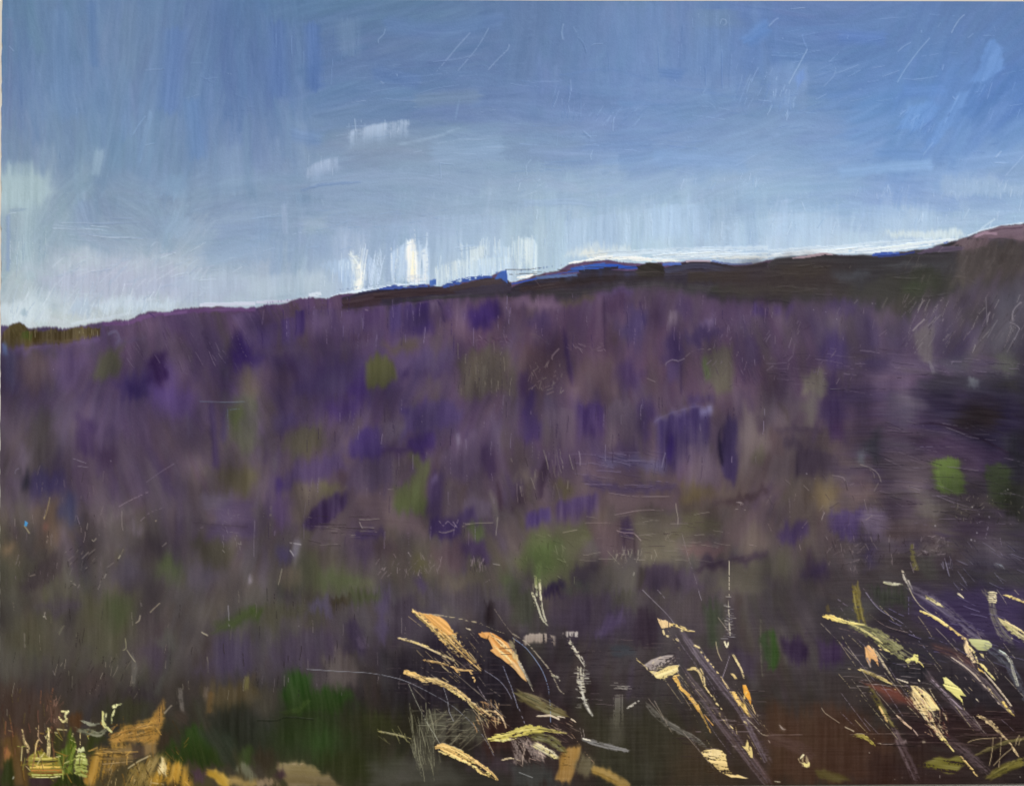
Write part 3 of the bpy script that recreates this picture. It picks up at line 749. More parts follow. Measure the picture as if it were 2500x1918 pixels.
P([(1560,420),(1690,350),(1900,352),(1850,420),(1700,450)], '66565f', soft=5, o=.9, ang=115, **RG)
S([(1270,490),(1450,450),(1680,440)], [20,60,40], '5c5068', o=.8, **RG)
S([(890,500),(980,490),(1120,482)], [20,40,16], '4058a6', dry=.2, name='hill_stroke', label='short blue accent on the ridge top at the right')
S([(930,512),(1100,502),(1260,472)], 14, '37427c', **RG)
S([(1500,400),(1540,385)], 20, '8494c4')
S([(200,528),(350,510),(480,488),(560,500)], [8,22,24,10], '9a8790', dry=.2, **RG)
S([(1560,700),(1650,695),(1780,745)], [20,44,20], '6a6252', dry=.4)
many(90, 1150, 560, 2188, 900, 110, 115, 9, ['6e6664', '8c8484', '2c2826'], sp=8, dry=.5)
many(50, 1650, 400, 2188, 640, 90, 112, 9, ['2c2624', '6c6464'], sp=8, dry=.4)
many(30, 0, 560, 1500, 860, 200, -2, 8, ['55504c', '2c2826'], sp=8, dry=.5)
for x, y in ((708,590),(388,750),(700,600),(350,775)): scr([(x,y),(x-8,y+14)], 10, 'a89c90', name='fleck', dry=.1)
scr([(1888,535),(1850,600),(1790,680)], 10, 'a09894'); scr([(1500,425),(1450,480)], 9, 'a098a0')

blend_wet(smooth(GX, 1850, 2100) * (1 - smooth(np.abs(GY - ridge_y[None, :]), 25, 60)), 40, 112, 0.9, 4)
blend_wet((GX > 1250) * (1 - smooth(np.abs(GY - ridge_y[None, :]), 4, 16)), 10, 90, 0.8, 3)
# ---- heather slope, upper part
HELD[0] = []
BLEND[:] = [1.8, 0.9, 0.14, 0.65]; MUTE[:] = [0.72, 1.05]; FINE[0] = 0.4; SCR[0] = 0.45
_clip[0] = 1 - MSKY
HD = dict(name='brush_stroke')
tile(0, 1)
S([(60,1310),(400,1278),(850,1230)], 70, '64507a', o=.7, e=.8)
S([(870,1085),(1100,1075),(1300,1010),(1600,978),(2188,962)], 60, '6a4a7a', o=.75, e=.8)
S([(1400,1010),(1600,985)], 36, '805f92', o=.6, dry=.4)
S([(1270,990),(1330,1035)], 20, '54406c', dry=.2)
P([(0,1140),(60,1098),(150,1080),(215,1112),(240,1140),(600,1132),(860,1115),(850,1180),(600,1240),(300,1265),(60,1290),(0,1240)], '5a4825', soft=4, br=1, ang=90, name='bush_line', label='olive brown bushes on the skyline at the left edge')
P([(60,1110),(150,1082),(210,1115),(160,1200),(70,1220)], '50401f', soft=4, ang=60, name='bush_line')
E(230, 1185, 50, 34, '48521f', soft=5, name='bush_line')
S([(300,1240),(600,1235),(760,1200)], 40, '6a5240', o=.7, dry=.3, name='bush_line')
many(34, 40, 1120, 850, 1200, 60, 88, 9, ['8c7240', '4a3a18', 'b0a080'], sp=6, dry=.3)
P([(0,1260),(40,1270),(50,1350),(0,1350)], '6a7cab', soft=4, o=.9, label='small blue patch below the bushes at the left edge')
P([(740,1565),(800,1440),(900,1295),(1050,1270),(1040,1400),(960,1540),(840,1580)], '57553b', soft=12, ang=105, o=.9, name='green_patch', label='olive leaf-shaped patch below the skyline, leftmost of them')
E(1410, 1560, 210, 150, '4d3a74', soft=30, o=.7)
P([(1230,1480),(1290,1350),(1400,1320),(1440,1420),(1410,1600),(1330,1620),(1260,1560)], '311f46', soft=12, ang=70, label='darkest violet blot in the left of the heather')
E(2050, 1320, 120, 130, '37255c', soft=16, ang=75, label='dark violet dab under the heather skyline')
S([(1720,1165),(1775,1235),(1840,1370)], [14,80,14], '3a2b4c', e=.4)
S([(1740,1180),(1900,1450)], 160, '66566e', o=.35, e=.9)
B([(1950,1010),(2100,980),(2188,990)], 340, '5f4e76', skew=.5, o=.5, br=.9)
S([(1450,1200),(1600,1560)], 170, '675670', o=.45, e=.9)
S([(1550,1250),(1640,1400)], 110, '4c3f50', o=.5, e=.8)
E(290, 1490, 130, 170, '54454b', soft=20, o=.8)
E(60, 1480, 70, 130, '565474', soft=16, o=.6)
E(790, 1330, 40, 80, '4c4058', soft=10, o=.8)
P([(430,1340),(740,1330),(760,1480),(600,1640),(480,1600)], '604c74', soft=16, o=.6)
E(1150, 1600, 150, 90, '443468', soft=20, o=.8)
S([(920,1180),(990,1150),(1020,1220),(980,1260)], 30, '6c6482', o=.8, dry=.3)
S([(980,1210),(1100,1240),(1260,1200)], 26, '5a5070', o=.8, dry=.2)
E(1660, 1620, 260, 120, '5c4a5c', soft=24, o=.5)
E(2130, 1600, 70, 120, '665848', soft=16, o=.7)
E(1200, 1360, 50, 90, '4a3c54', soft=12, o=.7)
many(14, 900, 1000, 1120, 1080, 60, 75, 10, ['8a7898', '4c3c5c'], sp=10, dry=.2)
many(50, 1100, 1150, 2188, 1500, 120, 62, 8, ['7c6c84', '40304c'], sp=10, dry=.6)
scr([(452,1470),(453,1482)], 12, 'd8d0d8', dry=0, name='fleck')
tile(1, 1)
B([(0,1100),(200,1060)], 230, '5a4878', skew=-.05, o=.5)
B([(200,1050),(335,1020)], 250, '4b3a6e', '483868', dry=.2, o=.85, br=.9, skew=.06)
B([(330,970),(420,965)], 260, '3a2a5e', o=.9, br=.8)
B([(470,965),(700,950)], 320, '614f74', '5a4866', o=.7, br=.9)
B([(700,980),(900,960),(1130,940)], 290, '5c4672', '584666', o=.7, br=.8)
B([(1130,930),(1250,915)], 250, '4b3b70', o=.85, br=.9)
B([(1240,925),(1490,900)], 290, '402f64', '463660', o=.9, br=.9, label='dark violet block of upright strokes under the ridge')
S([(1550,885),(1590,960),(1610,1060)], [14,34,12], '33244c')
B([(1480,900),(1560,895)], 120, '7a6684', dry=.4, o=.7)
S([(1620,900),(1660,1060)], 80, '54406e', o=.6)
B([(1700,920),(1800,900)], 240, '6e5a74', dry=.3, o=.7)
P([(1810,1000),(1900,920),(2000,900),(2110,980),(2120,1060),(2000,1130),(1850,1140)], '382660', soft=14, ang=80, label='large dark violet dab beneath the middle of the ridge')
E(1930, 1090, 90, 50, '2f1f50', soft=10, o=.9, ang=80)
E(1450, 1120, 110, 50, '3f2d64', soft=12, o=.8)
E(900, 1200, 80, 36, '4c3850', soft=10, o=.7)
E(1700, 1120, 150, 60, '6a5468', soft=16, o=.7)
B([(2100,900),(2188,890)], 180, '7c6680', dry=.3, o=.6)
S([(60,1330),(500,1310),(1100,1250),(1500,1190)], 70, '6a5a70', o=.3, dry=.2, e=.9)
P([(1060,1270),(1300,1230),(1380,1240),(1350,1300),(1150,1320)], '5c4b40', soft=10, o=.85, ang=10)
P([(280,1660),(300,1590),(560,1470),(860,1360),(935,1365),(945,1680),(280,1690)], '4a3b62', soft=8, o=.85, ang=92, label='slanting-topped purple block left of the olive patch')
P([(780,1600),(930,1500),(940,1680),(760,1690)], '3d2a62', soft=16, o=.8)
E(650, 1590, 100, 80, '4c4260', soft=14, o=.5)
P([(940,1420),(1020,1360),(1090,1335),(1180,1400),(1215,1560),(1120,1610),(940,1640),(930,1540)], '59572f', soft=6, ang=88, name='green_patch', label='rounded olive patch in the upper middle of the heather')
P([(1290,1380),(1480,1300),(1700,1290),(1740,1400),(1560,1500),(1330,1560)], '544670', soft=16, o=.6)
B([(1215,1470),(1320,1440)], 90, '3e2f56', o=.85, br=.9)
P([(1330,1530),(1560,1480),(1650,1430),(1660,1500),(1500,1560)], '46365a', soft=8, o=.7, ang=80)
P([(1740,1400),(1900,1290),(2050,1330),(2150,1340),(2188,1600),(2188,1690),(1780,1690),(1700,1560)], '574b42', soft=14, o=.85, ang=86, name='green_patch', label='brown olive patch of scrub in the centre of the heather')
S([(1950,1440),(1940,1680)], 30, '786c60', o=.6, dry=.4)
E(150, 1560, 180, 120, '5c4a58', soft=24, o=.6)
E(20, 1380, 60, 40, '3f2f60', soft=10, o=.8)
many(26, 1820, 1190, 2188, 1290, 70, 30, 9, ['4c3850', '8c7488', '5c4058'], sp=50, dry=.2)
many(70, 0, 900, 2188, 1250, 130, 92, 7, ['8a789c', '382858'], sp=5, dry=.6)
many(40, 1700, 1300, 2188, 1680, 110, 92, 7, ['8c7c70', '3c3040'], sp=8, dry=.6)
scr([(930,968),(960,972)], 10, 'b4a0b0', name='fleck')
tile(2, 1)
P([(0,872),(200,852),(330,858),(420,890),(350,940),(0,960)], '78607a', soft=6, o=.9, ang=5, label='pinkish stroke under the ridge')
P([(390,865),(560,868),(720,845),(700,885),(560,905),(430,915)], '5e5042', soft=5, o=.95, ang=0, name='green_patch', label='thin olive stroke tucked under the ridge')
B([(700,850),(790,830)], 420, '664e66', o=.6)
B([(790,845),(980,800)], 170, '4e3a56', dry=.1, o=.85, br=.9)
B([(830,780),(950,760),(1050,770)], 80, '5a4674', o=.7)
S([(788,840),(790,1060),(795,1290)], [16,16,10], '3a2a44')
E(900, 930, 120, 70, '46324e', soft=12, o=.7)
S([(1085,890),(1115,980),(1140,1110)], [16,36,14], '36274a')
E(1040, 1120, 120, 170, '453a66', soft=18, o=.8, ang=88)
E(1040, 1340, 130, 120, '4c3a5c', soft=20, o=.6)
E(250, 1050, 110, 90, '4a3a62', soft=16, o=.7)
S([(440,1110),(465,1300),(490,1480),(520,1620)], [20,56,70,30], '402e54', e=.5, o=.9)
P([(480,1280),(700,1290),(880,1340),(700,1400),(560,1500),(500,1420)], '6a5268', soft=14, o=.6)
P([(520,1440),(860,1350),(900,1500),(860,1690),(520,1690)], '625058', soft=18, o=.6)
E(1370, 1300, 100, 130, '3f315a', soft=16, o=.85, ang=88)
E(1000, 1520, 110, 120, '41305a', soft=18, o=.8)
B([(1310,1420),(1440,1410)], 200, '4e3f6a', o=.7)
S([(1445,1390),(1445,1680)], 16, '3a2b4a')
B([(1330,975),(1415,960)], 160, '8a7a88', '6c5c70', dry=.3, o=.8, br=.9)
P([(1590,1080),(1690,1040),(1750,1040),(1740,1090),(1620,1110)], '78668e', soft=6, o=.8, label='light lilac dab in the right of the heather')
S([(1690,995),(1740,1020)], 24, '806c90', o=.8)
P([(1440,1150),(1560,1115),(1830,1150),(1760,1200),(1600,1255),(1500,1240)], '42345c', soft=8, o=.85, ang=65)
E(1460, 930, 80, 90, '4b3a60', soft=14, o=.7, ang=80)
E(1850, 980, 180, 90, '523e5e', soft=20, o=.6)
B([(2040,905),(2188,900)], 140, '46356a', dry=.1, o=.85, br=.9)
S([(2040,882),(2100,878),(2188,888)], 26, '2c2430', o=.95)
P([(1610,1400),(1640,1320),(1750,1295),(1860,1330),(1885,1500),(1890,1690),(1740,1690),(1660,1540)], '5f574a', soft=8, o=.85, ang=88, name='green_patch', label='grey olive rectangular patch in the right half of the heather')
S([(1640,1390),(1650,1470),(1680,1560)], [30,66,30], '57683b', o=.85, dry=.15, e=.6)
P([(60,1240),(280,1280),(400,1420),(420,1560),(300,1690),(110,1690),(60,1420)], '5c4850', soft=14, o=.7)
P([(40,1500),(140,1480),(150,1690),(60,1690)], '432f58', soft=10, o=.7)
P([(0,1380),(60,1500),(40,1690),(0,1690)], '5c5044', soft=10, o=.7)
E(1530, 1600, 80, 90, '524056', soft=14, o=.6)
S([(40,1170),(200,1180),(320,1270)], 20, '7c6a70', dry=.5)
scr([(405,1295),(345,1360),(345,1395)], 14, '9c8890'); scr([(330,1350),(350,1375)], 12, '9c8890')
many(26, 480, 1260, 800, 1320, 50, 20, 9, ['9a8694', '6c5868'], sp=40, dry=.2)
many(50, 150, 1420, 430, 1680, 60, 110, 10, ['9a8880', '7c6870', '4c3848'], sp=50, dry=.2)
scr([(1310,1450),(1320,1420),(1370,1395),(1420,1405),(1480,1380)], 11, 'a090a0'); scr([(1480,1370),(1560,1310),(1690,1300)], 9, '8c7c88', dry=.5)
scr([(1150,1550),(1230,1585)], 9, 'a08c98'); scr([(1935,1320),(1915,1365)], 8, '9c8c98'); scr([(1670,1310),(1700,1300)], 11, 'b0a090')
many(60, 0, 880, 2188, 1250, 120, 91, 7, ['86708c', '3c2c50'], sp=6, dry=.6)
many(70, 1650, 980, 2188, 1650, 60, 100, 8, ['84748c', '44344c'], sp=50, dry=.4)
tile(3, 1)
S([(0,890),(90,882),(190,905)], [26,20,24], '2b2030', o=.95)
B([(30,925),(230,915)], 110, '4d3b66', dry=.2, o=.8, br=.9)
E(640, 940, 120, 60, '50406a', soft=16, o=.7)
E(570, 1330, 110, 160, '3b2d5c', soft=22, o=.75)
E(560, 1600, 80, 110, '372a50', soft=16, o=.75)
P([(280,1500),(460,1480),(490,1600),(490,1690),(280,1690)], '71665c', soft=8, o=.85, ang=90, name='green_patch', label='tan grey block in the right of the heather')
P([(1240,1180),(1290,1120),(1340,1050),(1420,1160),(1400,1300),(1390,1450),(1310,1420),(1265,1300)], '756b70', soft=6, o=.85, ang=95, label='tall tan-lilac leaf-shaped mark near the right edge')
S([(1370,1400),(1400,1460),(1415,1520)], [14,44,24], '8e8694', o=.85)
E(930, 1430, 90, 60, '45395a', soft=14, o=.75)
E(1000, 1000, 120, 60, '6e5c70', soft=14, o=.6)
E(1150, 960, 90, 80, '4c4640', soft=16, o=.7)
E(1750, 1000, 160, 80, '4c4646', soft=18, o=.6)
E(2050, 880, 150, 120, '5c5868', soft=20, o=.6)
E(2000, 1200, 190, 90, '5e5864', soft=20, o=.6)
P([(1310,1560),(1440,1520),(1700,1500),(2188,1520),(2188,1690),(1310,1690)], '34303c', soft=18, o=.9, ang=6)
E(1600, 1400, 130, 80, '585462', soft=16, o=.6, ang=10)
P([(1710,1565),(1800,1560),(1800,1630),(1715,1630)], '72727e', soft=5, o=.9, label='small square lilac-grey touch in the dark at the right')
E(2030, 1440, 100, 90, '585852', soft=14, o=.75)
E(2030, 1640, 130, 60, '34302f', soft=14, o=.7)
B([(700,1550),(1300,1500)], 160, '604e66', o=.5)
many(120, 1150, 860, 2188, 1300, 110, 118, 9, ['9c9298', '7a6e78', '3c343c'], sp=14, dry=.5)
many(60, 0, 950, 1200, 1600, 70, 118, 9, ['7c6c80', '8c7c8c', '44344c'], sp=24, dry=.4)
many(60, 0, 1300, 2188, 1680, 180, 4, 7, ['7c6c84', '332a3c'], sp=6, dry=.6)
scr([(1340,1045),(1290,1090),(1230,1150)], 16, 'c4b8b8', h=2, dry=.1, label='bright diagonal ridge above the tan-lilac mark'); scr([(1500,860),(1450,920),(1410,985)], 14, 'b0a4a8', h=2, dry=.1)
scr([(1340,880),(1300,930),(1275,980)], 12, 'a89c9c'); scr([(1020,860),(970,960)], 26, '66605c', dry=.4); scr([(1900,980),(1880,1020),(1870,1080)], 13, 'b0a4ac', h=2)
scr([(2165,900),(2110,950),(2085,1010),(2090,1060)], 14, 'b4a8b4', h=2); scr([(2060,1070),(2110,1090),(2150,1130)], 14, 'b4a8b4', h=2); scr([(2150,1120),(2100,1230)], 10, 'a89cac')
scr([(1860,860),(1870,1100)], 12, '8c8490'); scr([(1960,1050),(1870,1210)], 10, '8c8490'); scr([(1500,1040),(1485,1070)], 12, 'b0a4b0'); scr([(770,875),(730,920)], 9, '9c9490')
scr([(130,1380),(180,1355)], 9, '2a2030'); scr([(520,1645),(900,1640),(1150,1655)], 8, '3a3044'); scr([(1580,1400),(1560,1440)], 8, '9c90a4')
for x, y in ((388,965),(584,1045),(490,985),(1730,925),(2068,1160),(785,1418),(248,1370),(888,912),(915,912),(98,890),(1525,1435),(1500,1445),(922,1315)):
    scr([(x,y-4),(x+3,y+7)], 12, 'd4ccd8', dry=0, name='fleck')

# ---- heather slope, lower part
tile(0, 2)
E(1450, 60, 200, 110, '54407a', soft=30, o=.7)
E(1150, 10, 90, 60, '362858', soft=14, o=.8)
P([(640,200),(740,180),(830,400),(760,560),(680,500),(650,350)], '3b2c50', soft=14, o=.85, ang=80, label='dark violet stroke in the left of the slope')
E(925, 540, 60, 110, '3f3048', soft=14, o=.7)
E(340, 420, 130, 290, '4b4341', soft=26, o=.75)
E(80, 300, 100, 260, '584c54', soft=26, o=.5)
E(560, 330, 90, 240, '64586c', soft=24, o=.6)
E(180, 560, 60, 100, '655a70', soft=14, o=.6)
E(380, 760, 170, 90, '38325a', soft=18, o=.7)
E(240, 730, 44, 76, '1e1e26', soft=12, o=.85, label='near-black spot at the left of the slope')
E(590, 980, 80, 130, '343858', soft=20, o=.75)
S([(1800,80),(1830,430),(1850,640)], 80, '42345a', o=.7, e=.8)
S([(1930,150),(1900,420)], 90, '4c4266', o=.6, e=.8)
P([(1960,0),(2188,0),(2188,420),(2100,520),(1970,440),(1940,200)], '585a44', soft=14, o=.75, ang=88, name='green_patch', label='upper olive patch with thin scratches at the left of the slope')
E(2000, 200, 60, 90, '55602f', soft=12, o=.7)
E(2030, 720, 190, 120, '55502f', soft=24, o=.75, name='green_patch', label='soft olive patch below the scratched one')
scr([(1700,70),(1950,76),(2100,72)], 9, '7888a0'); scr([(1940,140),(2050,132)], 9, '7888a0'); scr([(1945,130),(1950,330)], 9, '6c7090', dry=.4)
P([(250,1010),(470,890),(490,1100),(430,1400),(270,1300)], '55453c', soft=12, o=.8, ang=95)
E(445, 1100, 50, 190, '614a3c', soft=12, o=.7)
E(385, 1130, 26, 40, '7c4c44', soft=5, o=.8)
P([(150,1660),(300,1500),(450,1360),(520,1300),(528,1560),(420,1620),(250,1690)], '3b3338', soft=7, o=.85, ang=100, label='dark wedge-shaped stroke low on the left')
E(80, 1400, 100, 130, '54483a', soft=16, o=.7)
E(40, 1350, 50, 50, '84684c', soft=12, o=.7)
E(60, 1540, 120, 100, '48463a', soft=18, o=.6)
E(1450, 1500, 130, 90, '45562a', soft=20, o=.75, name='green_patch', label='faint green glow low in the left of the slope')
E(1830, 1340, 170, 130, '48442f', soft=22, o=.75)
E(1080, 1500, 140, 130, '554e5e', soft=22, o=.7)
E(1700, 1530, 120, 110, '50485e', soft=20, o=.5)
E(1260, 1320, 110, 110, '3c343c', soft=20, o=.6)
P([(1740,850),(1990,830),(1980,1000),(1720,990)], '605869', soft=8, o=.75, ang=3)
P([(1750,1120),(1960,920),(2188,900),(2188,1240),(1760,1240)], '483c5a', soft=12, o=.8, ang=3)
S([(1650,1097),(1850,1120),(2120,1140)], [18,18,10], '362e38')
P([(1040,1050),(1160,1010),(1080,1120)], '443a40', soft=6, o=.7)
E(1170, 1140, 60, 50, '766a7c', soft=10, o=.7, dry=.3)
E(950, 1030, 220, 30, '6c606c', soft=12, o=.5, dry=.3)
scr([(1010,970),(1120,910),(1270,840)], 10, 'a0909c'); scr([(1195,1095),(1280,1020),(1410,970)], 9, '948694'); scr([(1250,760),(1360,680),(1490,600)], 7, '7c7084', dry=.5)
scr([(1040,1000),(1040,1090),(1050,1175)], 9, '9c9090'); scr([(750,1100),(740,1170)], 11, '9c8c84'); scr([(655,1040),(690,1140)], 9, '94889c')
P([(205,1120),(212,1080),(238,1110),(225,1135)], '4c96d0', soft=1.5, h=1.5, label='tiny bright blue dot of paint near the left edge', name='fleck')
scr([(195,1125),(225,1160),(250,1200)], 20, 'c8b87c', dry=.1, name='fleck'); scr([(425,880),(400,1000),(372,1080)], 13, 'b0985c', dry=.2); scr([(380,1040),(372,1075)], 18, 'd0b068', dry=.1)
scr([(402,1210),(404,1235),(395,1280)], 12, 'c0a898', dry=.2, name='fleck')
scr([(825,1235),(800,1262),(785,1245)], 18, 'd4c8a8', h=2.5, dry=.05, label='raised cream fleck at the left of the slope'); scr([(850,1195),(840,1225)], 10, '8c7c74')
scr([(1030,1380),(1012,1410)], 22, 'e4dca4', h=2.5, dry=.05, label='second raised cream fleck, lower and further right'); scr([(1015,1420),(1000,1425)], 14, '1c1818', dry=0); scr([(1060,1320),(1035,1375)], 9, '9c8c74')
scr([(1340,1080),(1325,1095)], 12, 'ccb890', name='fleck', dry=.1); scr([(910,1535),(890,1580)], 13, 'a89c94'); scr([(250,1560),(300,1545)], 20, 'a49480', dry=.2)
scr([(600,1600),(650,1640)], 14, 'b0a498', dry=.4); scr([(690,1380),(715,1340)], 14, '8c7c74'); scr([(2175,1080),(2170,1400)], 8, '8c8494')
S([(2140,1540),(2135,1620)], [16,50], '8a8290', o=.9, dry=.1)
scr([(620,555),(740,600)], 9, 'a098a8', dry=.5); scr([(660,620),(760,635)], 7, '8c8494', dry=.5); scr([(940,575),(955,578)], 11, 'd0c8d4', dry=0, name='fleck')
scr([(120,690),(130,650),(160,640)], 12, '8c849c'); scr([(1380,1310),(1430,1270)], 11, 'a0948c'); scr([(1690,1170),(1740,1140)], 26, '7c7080', dry=.4)
many(60, 40, 600, 900, 1680, 70, 95, 9, ['8a7e80', '6c6068', '2c2428'], sp=14, dry=.4)
many(26, 550, 1300, 950, 1660, 60, 130, 10, ['948880', '241e20'], sp=20, dry=.2)
many(30, 1900, 1000, 2060, 1400, 40, 40, 9, ['7c7480', '8c8480'], sp=60, dry=.3)
tile(1, 2)
P([(540,110),(780,20),(920,0),(960,60),(860,200),(640,230)], '3e2c60', soft=18, o=.8, label='deep violet patch left of the slope centre')
P([(150,330),(160,180),(380,160),(330,280),(200,350)], '4a3e66', soft=10, o=.6, ang=105)
P([(250,400),(360,290),(560,260),(620,400),(480,510),(300,560)], '56513a', soft=16, o=.8, name='green_patch', label='olive patch below the deep violet one')
P([(260,640),(480,570),(760,480),(750,640),(700,700),(500,760),(260,830),(190,860),(190,740)], '493b62', soft=12, o=.8)
S([(200,720),(200,860)], 80, '3d2e5e', o=.8)
P([(240,815),(440,755),(560,740),(770,790),(640,870),(480,985),(390,1100),(270,1090)], '695c52', soft=8, o=.85, ang=80, name='green_patch', label='beige olive half moon above the dark crescent')
P([(540,750),(770,785),(640,870),(540,900)], '666040', soft=8, o=.75)
P([(385,1125),(470,990),(620,880),(765,812),(770,960),(650,1075),(500,1145),(400,1160)], '3d2f4e', soft=4, ang=90, br=1.1, label='dark purple crescent with combed edge')
E(220, 1000, 80, 140, '65517c', soft=20, o=.75)
P([(780,400),(900,330),(1010,300),(1080,320),(1080,520),(860,550),(770,480)], '3a2c60', soft=10, o=.85, ang=85)
P([(1230,130),(1350,100),(1600,40),(1740,150),(1720,340),(1500,310),(1300,350),(1240,390)], '463967', soft=10, o=.75)
P([(1280,400),(1380,330),(1520,310),(1560,400),(1500,520),(1290,500)], '35255a', soft=9, o=.85, ang=70)
S([(1060,480),(1240,480),(1450,500)], 50, '38284f', o=.8)
E(1150, 350, 90, 100, '5c5166', soft=14, o=.7)
B([(1220,125),(1310,115)], 60, '3a2c5c', o=.9)
P([(1500,310),(1720,250),(1730,340),(1700,380),(1560,420)], '463a50', soft=8, o=.7)
P([(1590,520),(1740,355),(1900,340),(1895,660),(1700,780),(1590,660)], '61526a', soft=10, o=.75, ang=92)
S([(1720,340),(1730,440)], 40, '807890', o=.6, dry=.2)
P([(720,720),(880,560),(1180,540),(1230,640),(1180,780),(940,830),(780,790)], '51455c', soft=12, o=.8)
E(760, 730, 60, 50, '42343c', soft=10, o=.7)
P([(1290,525),(1360,520),(1485,570),(1480,700),(1450,860),(1455,1045),(1330,1045),(1250,1020),(1190,950),(1180,810),(1290,790),(1360,680)], '57593a', '4f5c2e', soft=7, o=.95, ang=95, name='green_patch', label='tall green olive stroke in the middle of the slope')
B([(1150,560),(1330,520)], 260, '635858', '5c5458', o=.6, br=.8)
P([(860,850),(1180,830),(1200,1000),(1260,1050),(1450,1075),(1450,1210),(920,1110)], '62545a', soft=12, o=.75, ang=5)
P([(1480,690),(1590,670),(1600,1040),(1480,1050),(1455,860)], '3d3052', soft=8, o=.8, ang=92)
B([(1490,700),(1560,680)], 80, '6c6084', o=.6)
P([(1480,1050),(1600,1040),(1750,1060),(1760,1225),(1560,1250),(1480,1200)], '342650', soft=6, o=.9, label='very dark violet block under the green stroke')
P([(1780,1170),(1860,1120),(1950,1160),(1950,1260),(1850,1250)], '4e5b36', soft=7, name='green_patch', label='small green touch right of the dark violet block')
P([(1740,1240),(1980,1270),(2005,1420),(1860,1410),(1740,1340)], '3c2e50', soft=8, o=.85)
P([(1770,930),(1900,890),(2010,960),(2010,1080),(1900,1100),(1760,1060)], '655a6e', soft=6, o=.7)
P([(1700,1010),(1870,970),(1880,1100),(1720,1110)], '42345c', soft=8, o=.8, ang=92)
S([(2000,820),(2040,960),(2050,1100)], 60, '766e6a', o=.7, dry=.3)
P([(1910,440),(1990,410),(2035,640),(2000,720),(1950,690)], '3e2e4c', soft=6, o=.85, ang=92)
S([(2060,740),(2090,900),(2090,1000)], [30,70,30], '3b2c3a', o=.85)
E(1720, 780, 110, 60, '64524e', soft=16, o=.6)
S([(840,1220),(1100,1190)], 90, '46395c', o=.8)
E(1070, 1340, 120, 60, '3c3038', soft=16, o=.75)
E(900, 1330, 80, 100, '4c3f5a', soft=14, o=.6)
P([(400,1380),(460,1290),(680,1300),(690,1420),(590,1500),(480,1400)], '4c433c', soft=12, o=.8)
P([(230,1600),(400,1400),(480,1390),(600,1500),(800,1520),(1020,1600),(1040,1690),(230,1690)], '55583c', soft=16, o=.85, name='green_patch', label='wide olive patch at the foot of the slope, left of centre')
E(700, 1600, 160, 70, '4c5a32', soft=16, o=.6)
P([(340,1240),(390,1290),(380,1390),(330,1400),(300,1330)], '8a8692', soft=6, o=.8, dry=.2)
E(270, 1560, 90, 110, '786a50', soft=14, o=.7, dry=.2)
P([(300,1430),(380,1400),(340,1500)], '706860', soft=6, o=.7)
E(230, 1380, 70, 60, '4c4468', soft=10, o=.8)
E(60, 1500, 50, 190, '605868', soft=14, o=.6)
E(1400, 1470, 90, 60, '56522f', soft=14, o=.7)
E(1650, 1400, 130, 130, '5f4b54', soft=18, o=.7)
E(1550, 1520, 60, 80, '6a5c58', soft=14, o=.6)
E(1400, 1610, 60, 70, '3a2e52', soft=12, o=.8)
E(2150, 1620, 90, 90, '4c5a36', soft=16, o=.75)
E(1830, 1600, 200, 60, '5c5248', soft=18, o=.6)
scr([(610,1140),(760,1148),(900,1152),(1020,1156)], 9, '2c2426', dry=.1); scr([(885,1095),(895,1125),(910,1150)], 11, 'b4a8a0', dry=.1); scr([(908,1145),(912,1150)], 13, 'e4dcd8', dry=0)
scr([(130,960),(110,1190)], 22, '8c8474', dry=.6); scr([(75,980),(55,1100)], 22, '7c7468', dry=.5); scr([(225,1490),(190,1640)], 11, 'b4ac90')
scr([(285,1275),(390,1290)], 12, 'd0ccd0', dry=.2); scr([(290,1335),(325,1390)], 14, 'd0ccd0', dry=.1); scr([(1300,1350),(1310,1375),(1328,1395)], 11, 'd4ccd0', dry=.1)
scr([(1760,1140),(1830,1112),(2030,1103)], 10, 'a49884', dry=.1); scr([(1770,1110),(1830,1118)], 12, '94887c'); scr([(1560,1180),(1620,1188),(1700,1160)], 14, 'a09484', dry=.2)
scr([(1560,1080),(1600,1130),(1640,1090),(1700,1140),(1730,1070)], 10, 'a498a0', dry=.2); scr([(1680,1090),(1720,1150)], 12, '9c909c')
scr([(2065,1050),(2050,1220)], 13, '9c9488', dry=.5); scr([(2020,1455),(2090,1465)], 13, 'b4acac'); scr([(1960,1610),(2000,1585)], 11, 'b4acac')
scr([(810,1215),(850,1205)], 11, 'a4988c', dry=.1); scr([(1120,820),(1180,815)], 7, '9c9090'); scr([(1945,225),(1950,290)], 9, 'b0a4b0')
many(44, 1000, 1380, 1620, 1560, 50, 100, 10, ['94888c', '7c7074'], sp=45, dry=.2)
many(30, 1830, 1420, 1960, 1520, 60, 95, 10, ['94868c', '342a34'], sp=15, dry=.2)
many(30, 480, 1040, 1000, 1320, 130, 4, 8, ['887c78', '342c30'], sp=8, dry=.5)
many(80, 100, 60, 2188, 1300, 110, 92, 7, ['7c7088', '30243c'], sp=6, dry=.6)
tile(2, 2)
P([(90,0),(170,0),(180,170),(260,200),(240,420),(130,420),(90,180)], '40305f', soft=9, o=.8, ang=92, label='violet pair of strokes right of the slope centre')
B([(230,150),(420,120),(550,140)], 420, '695b6c', '5c4e58', o=.7, br=.8)
B([(540,100),(660,80),(800,95)], 330, '3f2e5e', '45345c', o=.9, br=1, label='dark violet block, left of two in the right of the slope')
B([(790,100),(900,50),(1040,60),(1080,90)], 420, '6a5c6e', '5a4c58', o=.8, br=.8, label='grey-mauve brush block between two violet ones')
E(1140, 220, 60, 200, '40315a', soft=12, o=.8, ang=88)
P([(1480,0),(1700,0),(1710,60),(1620,100),(1500,100)], '40325a', soft=8, o=.8)
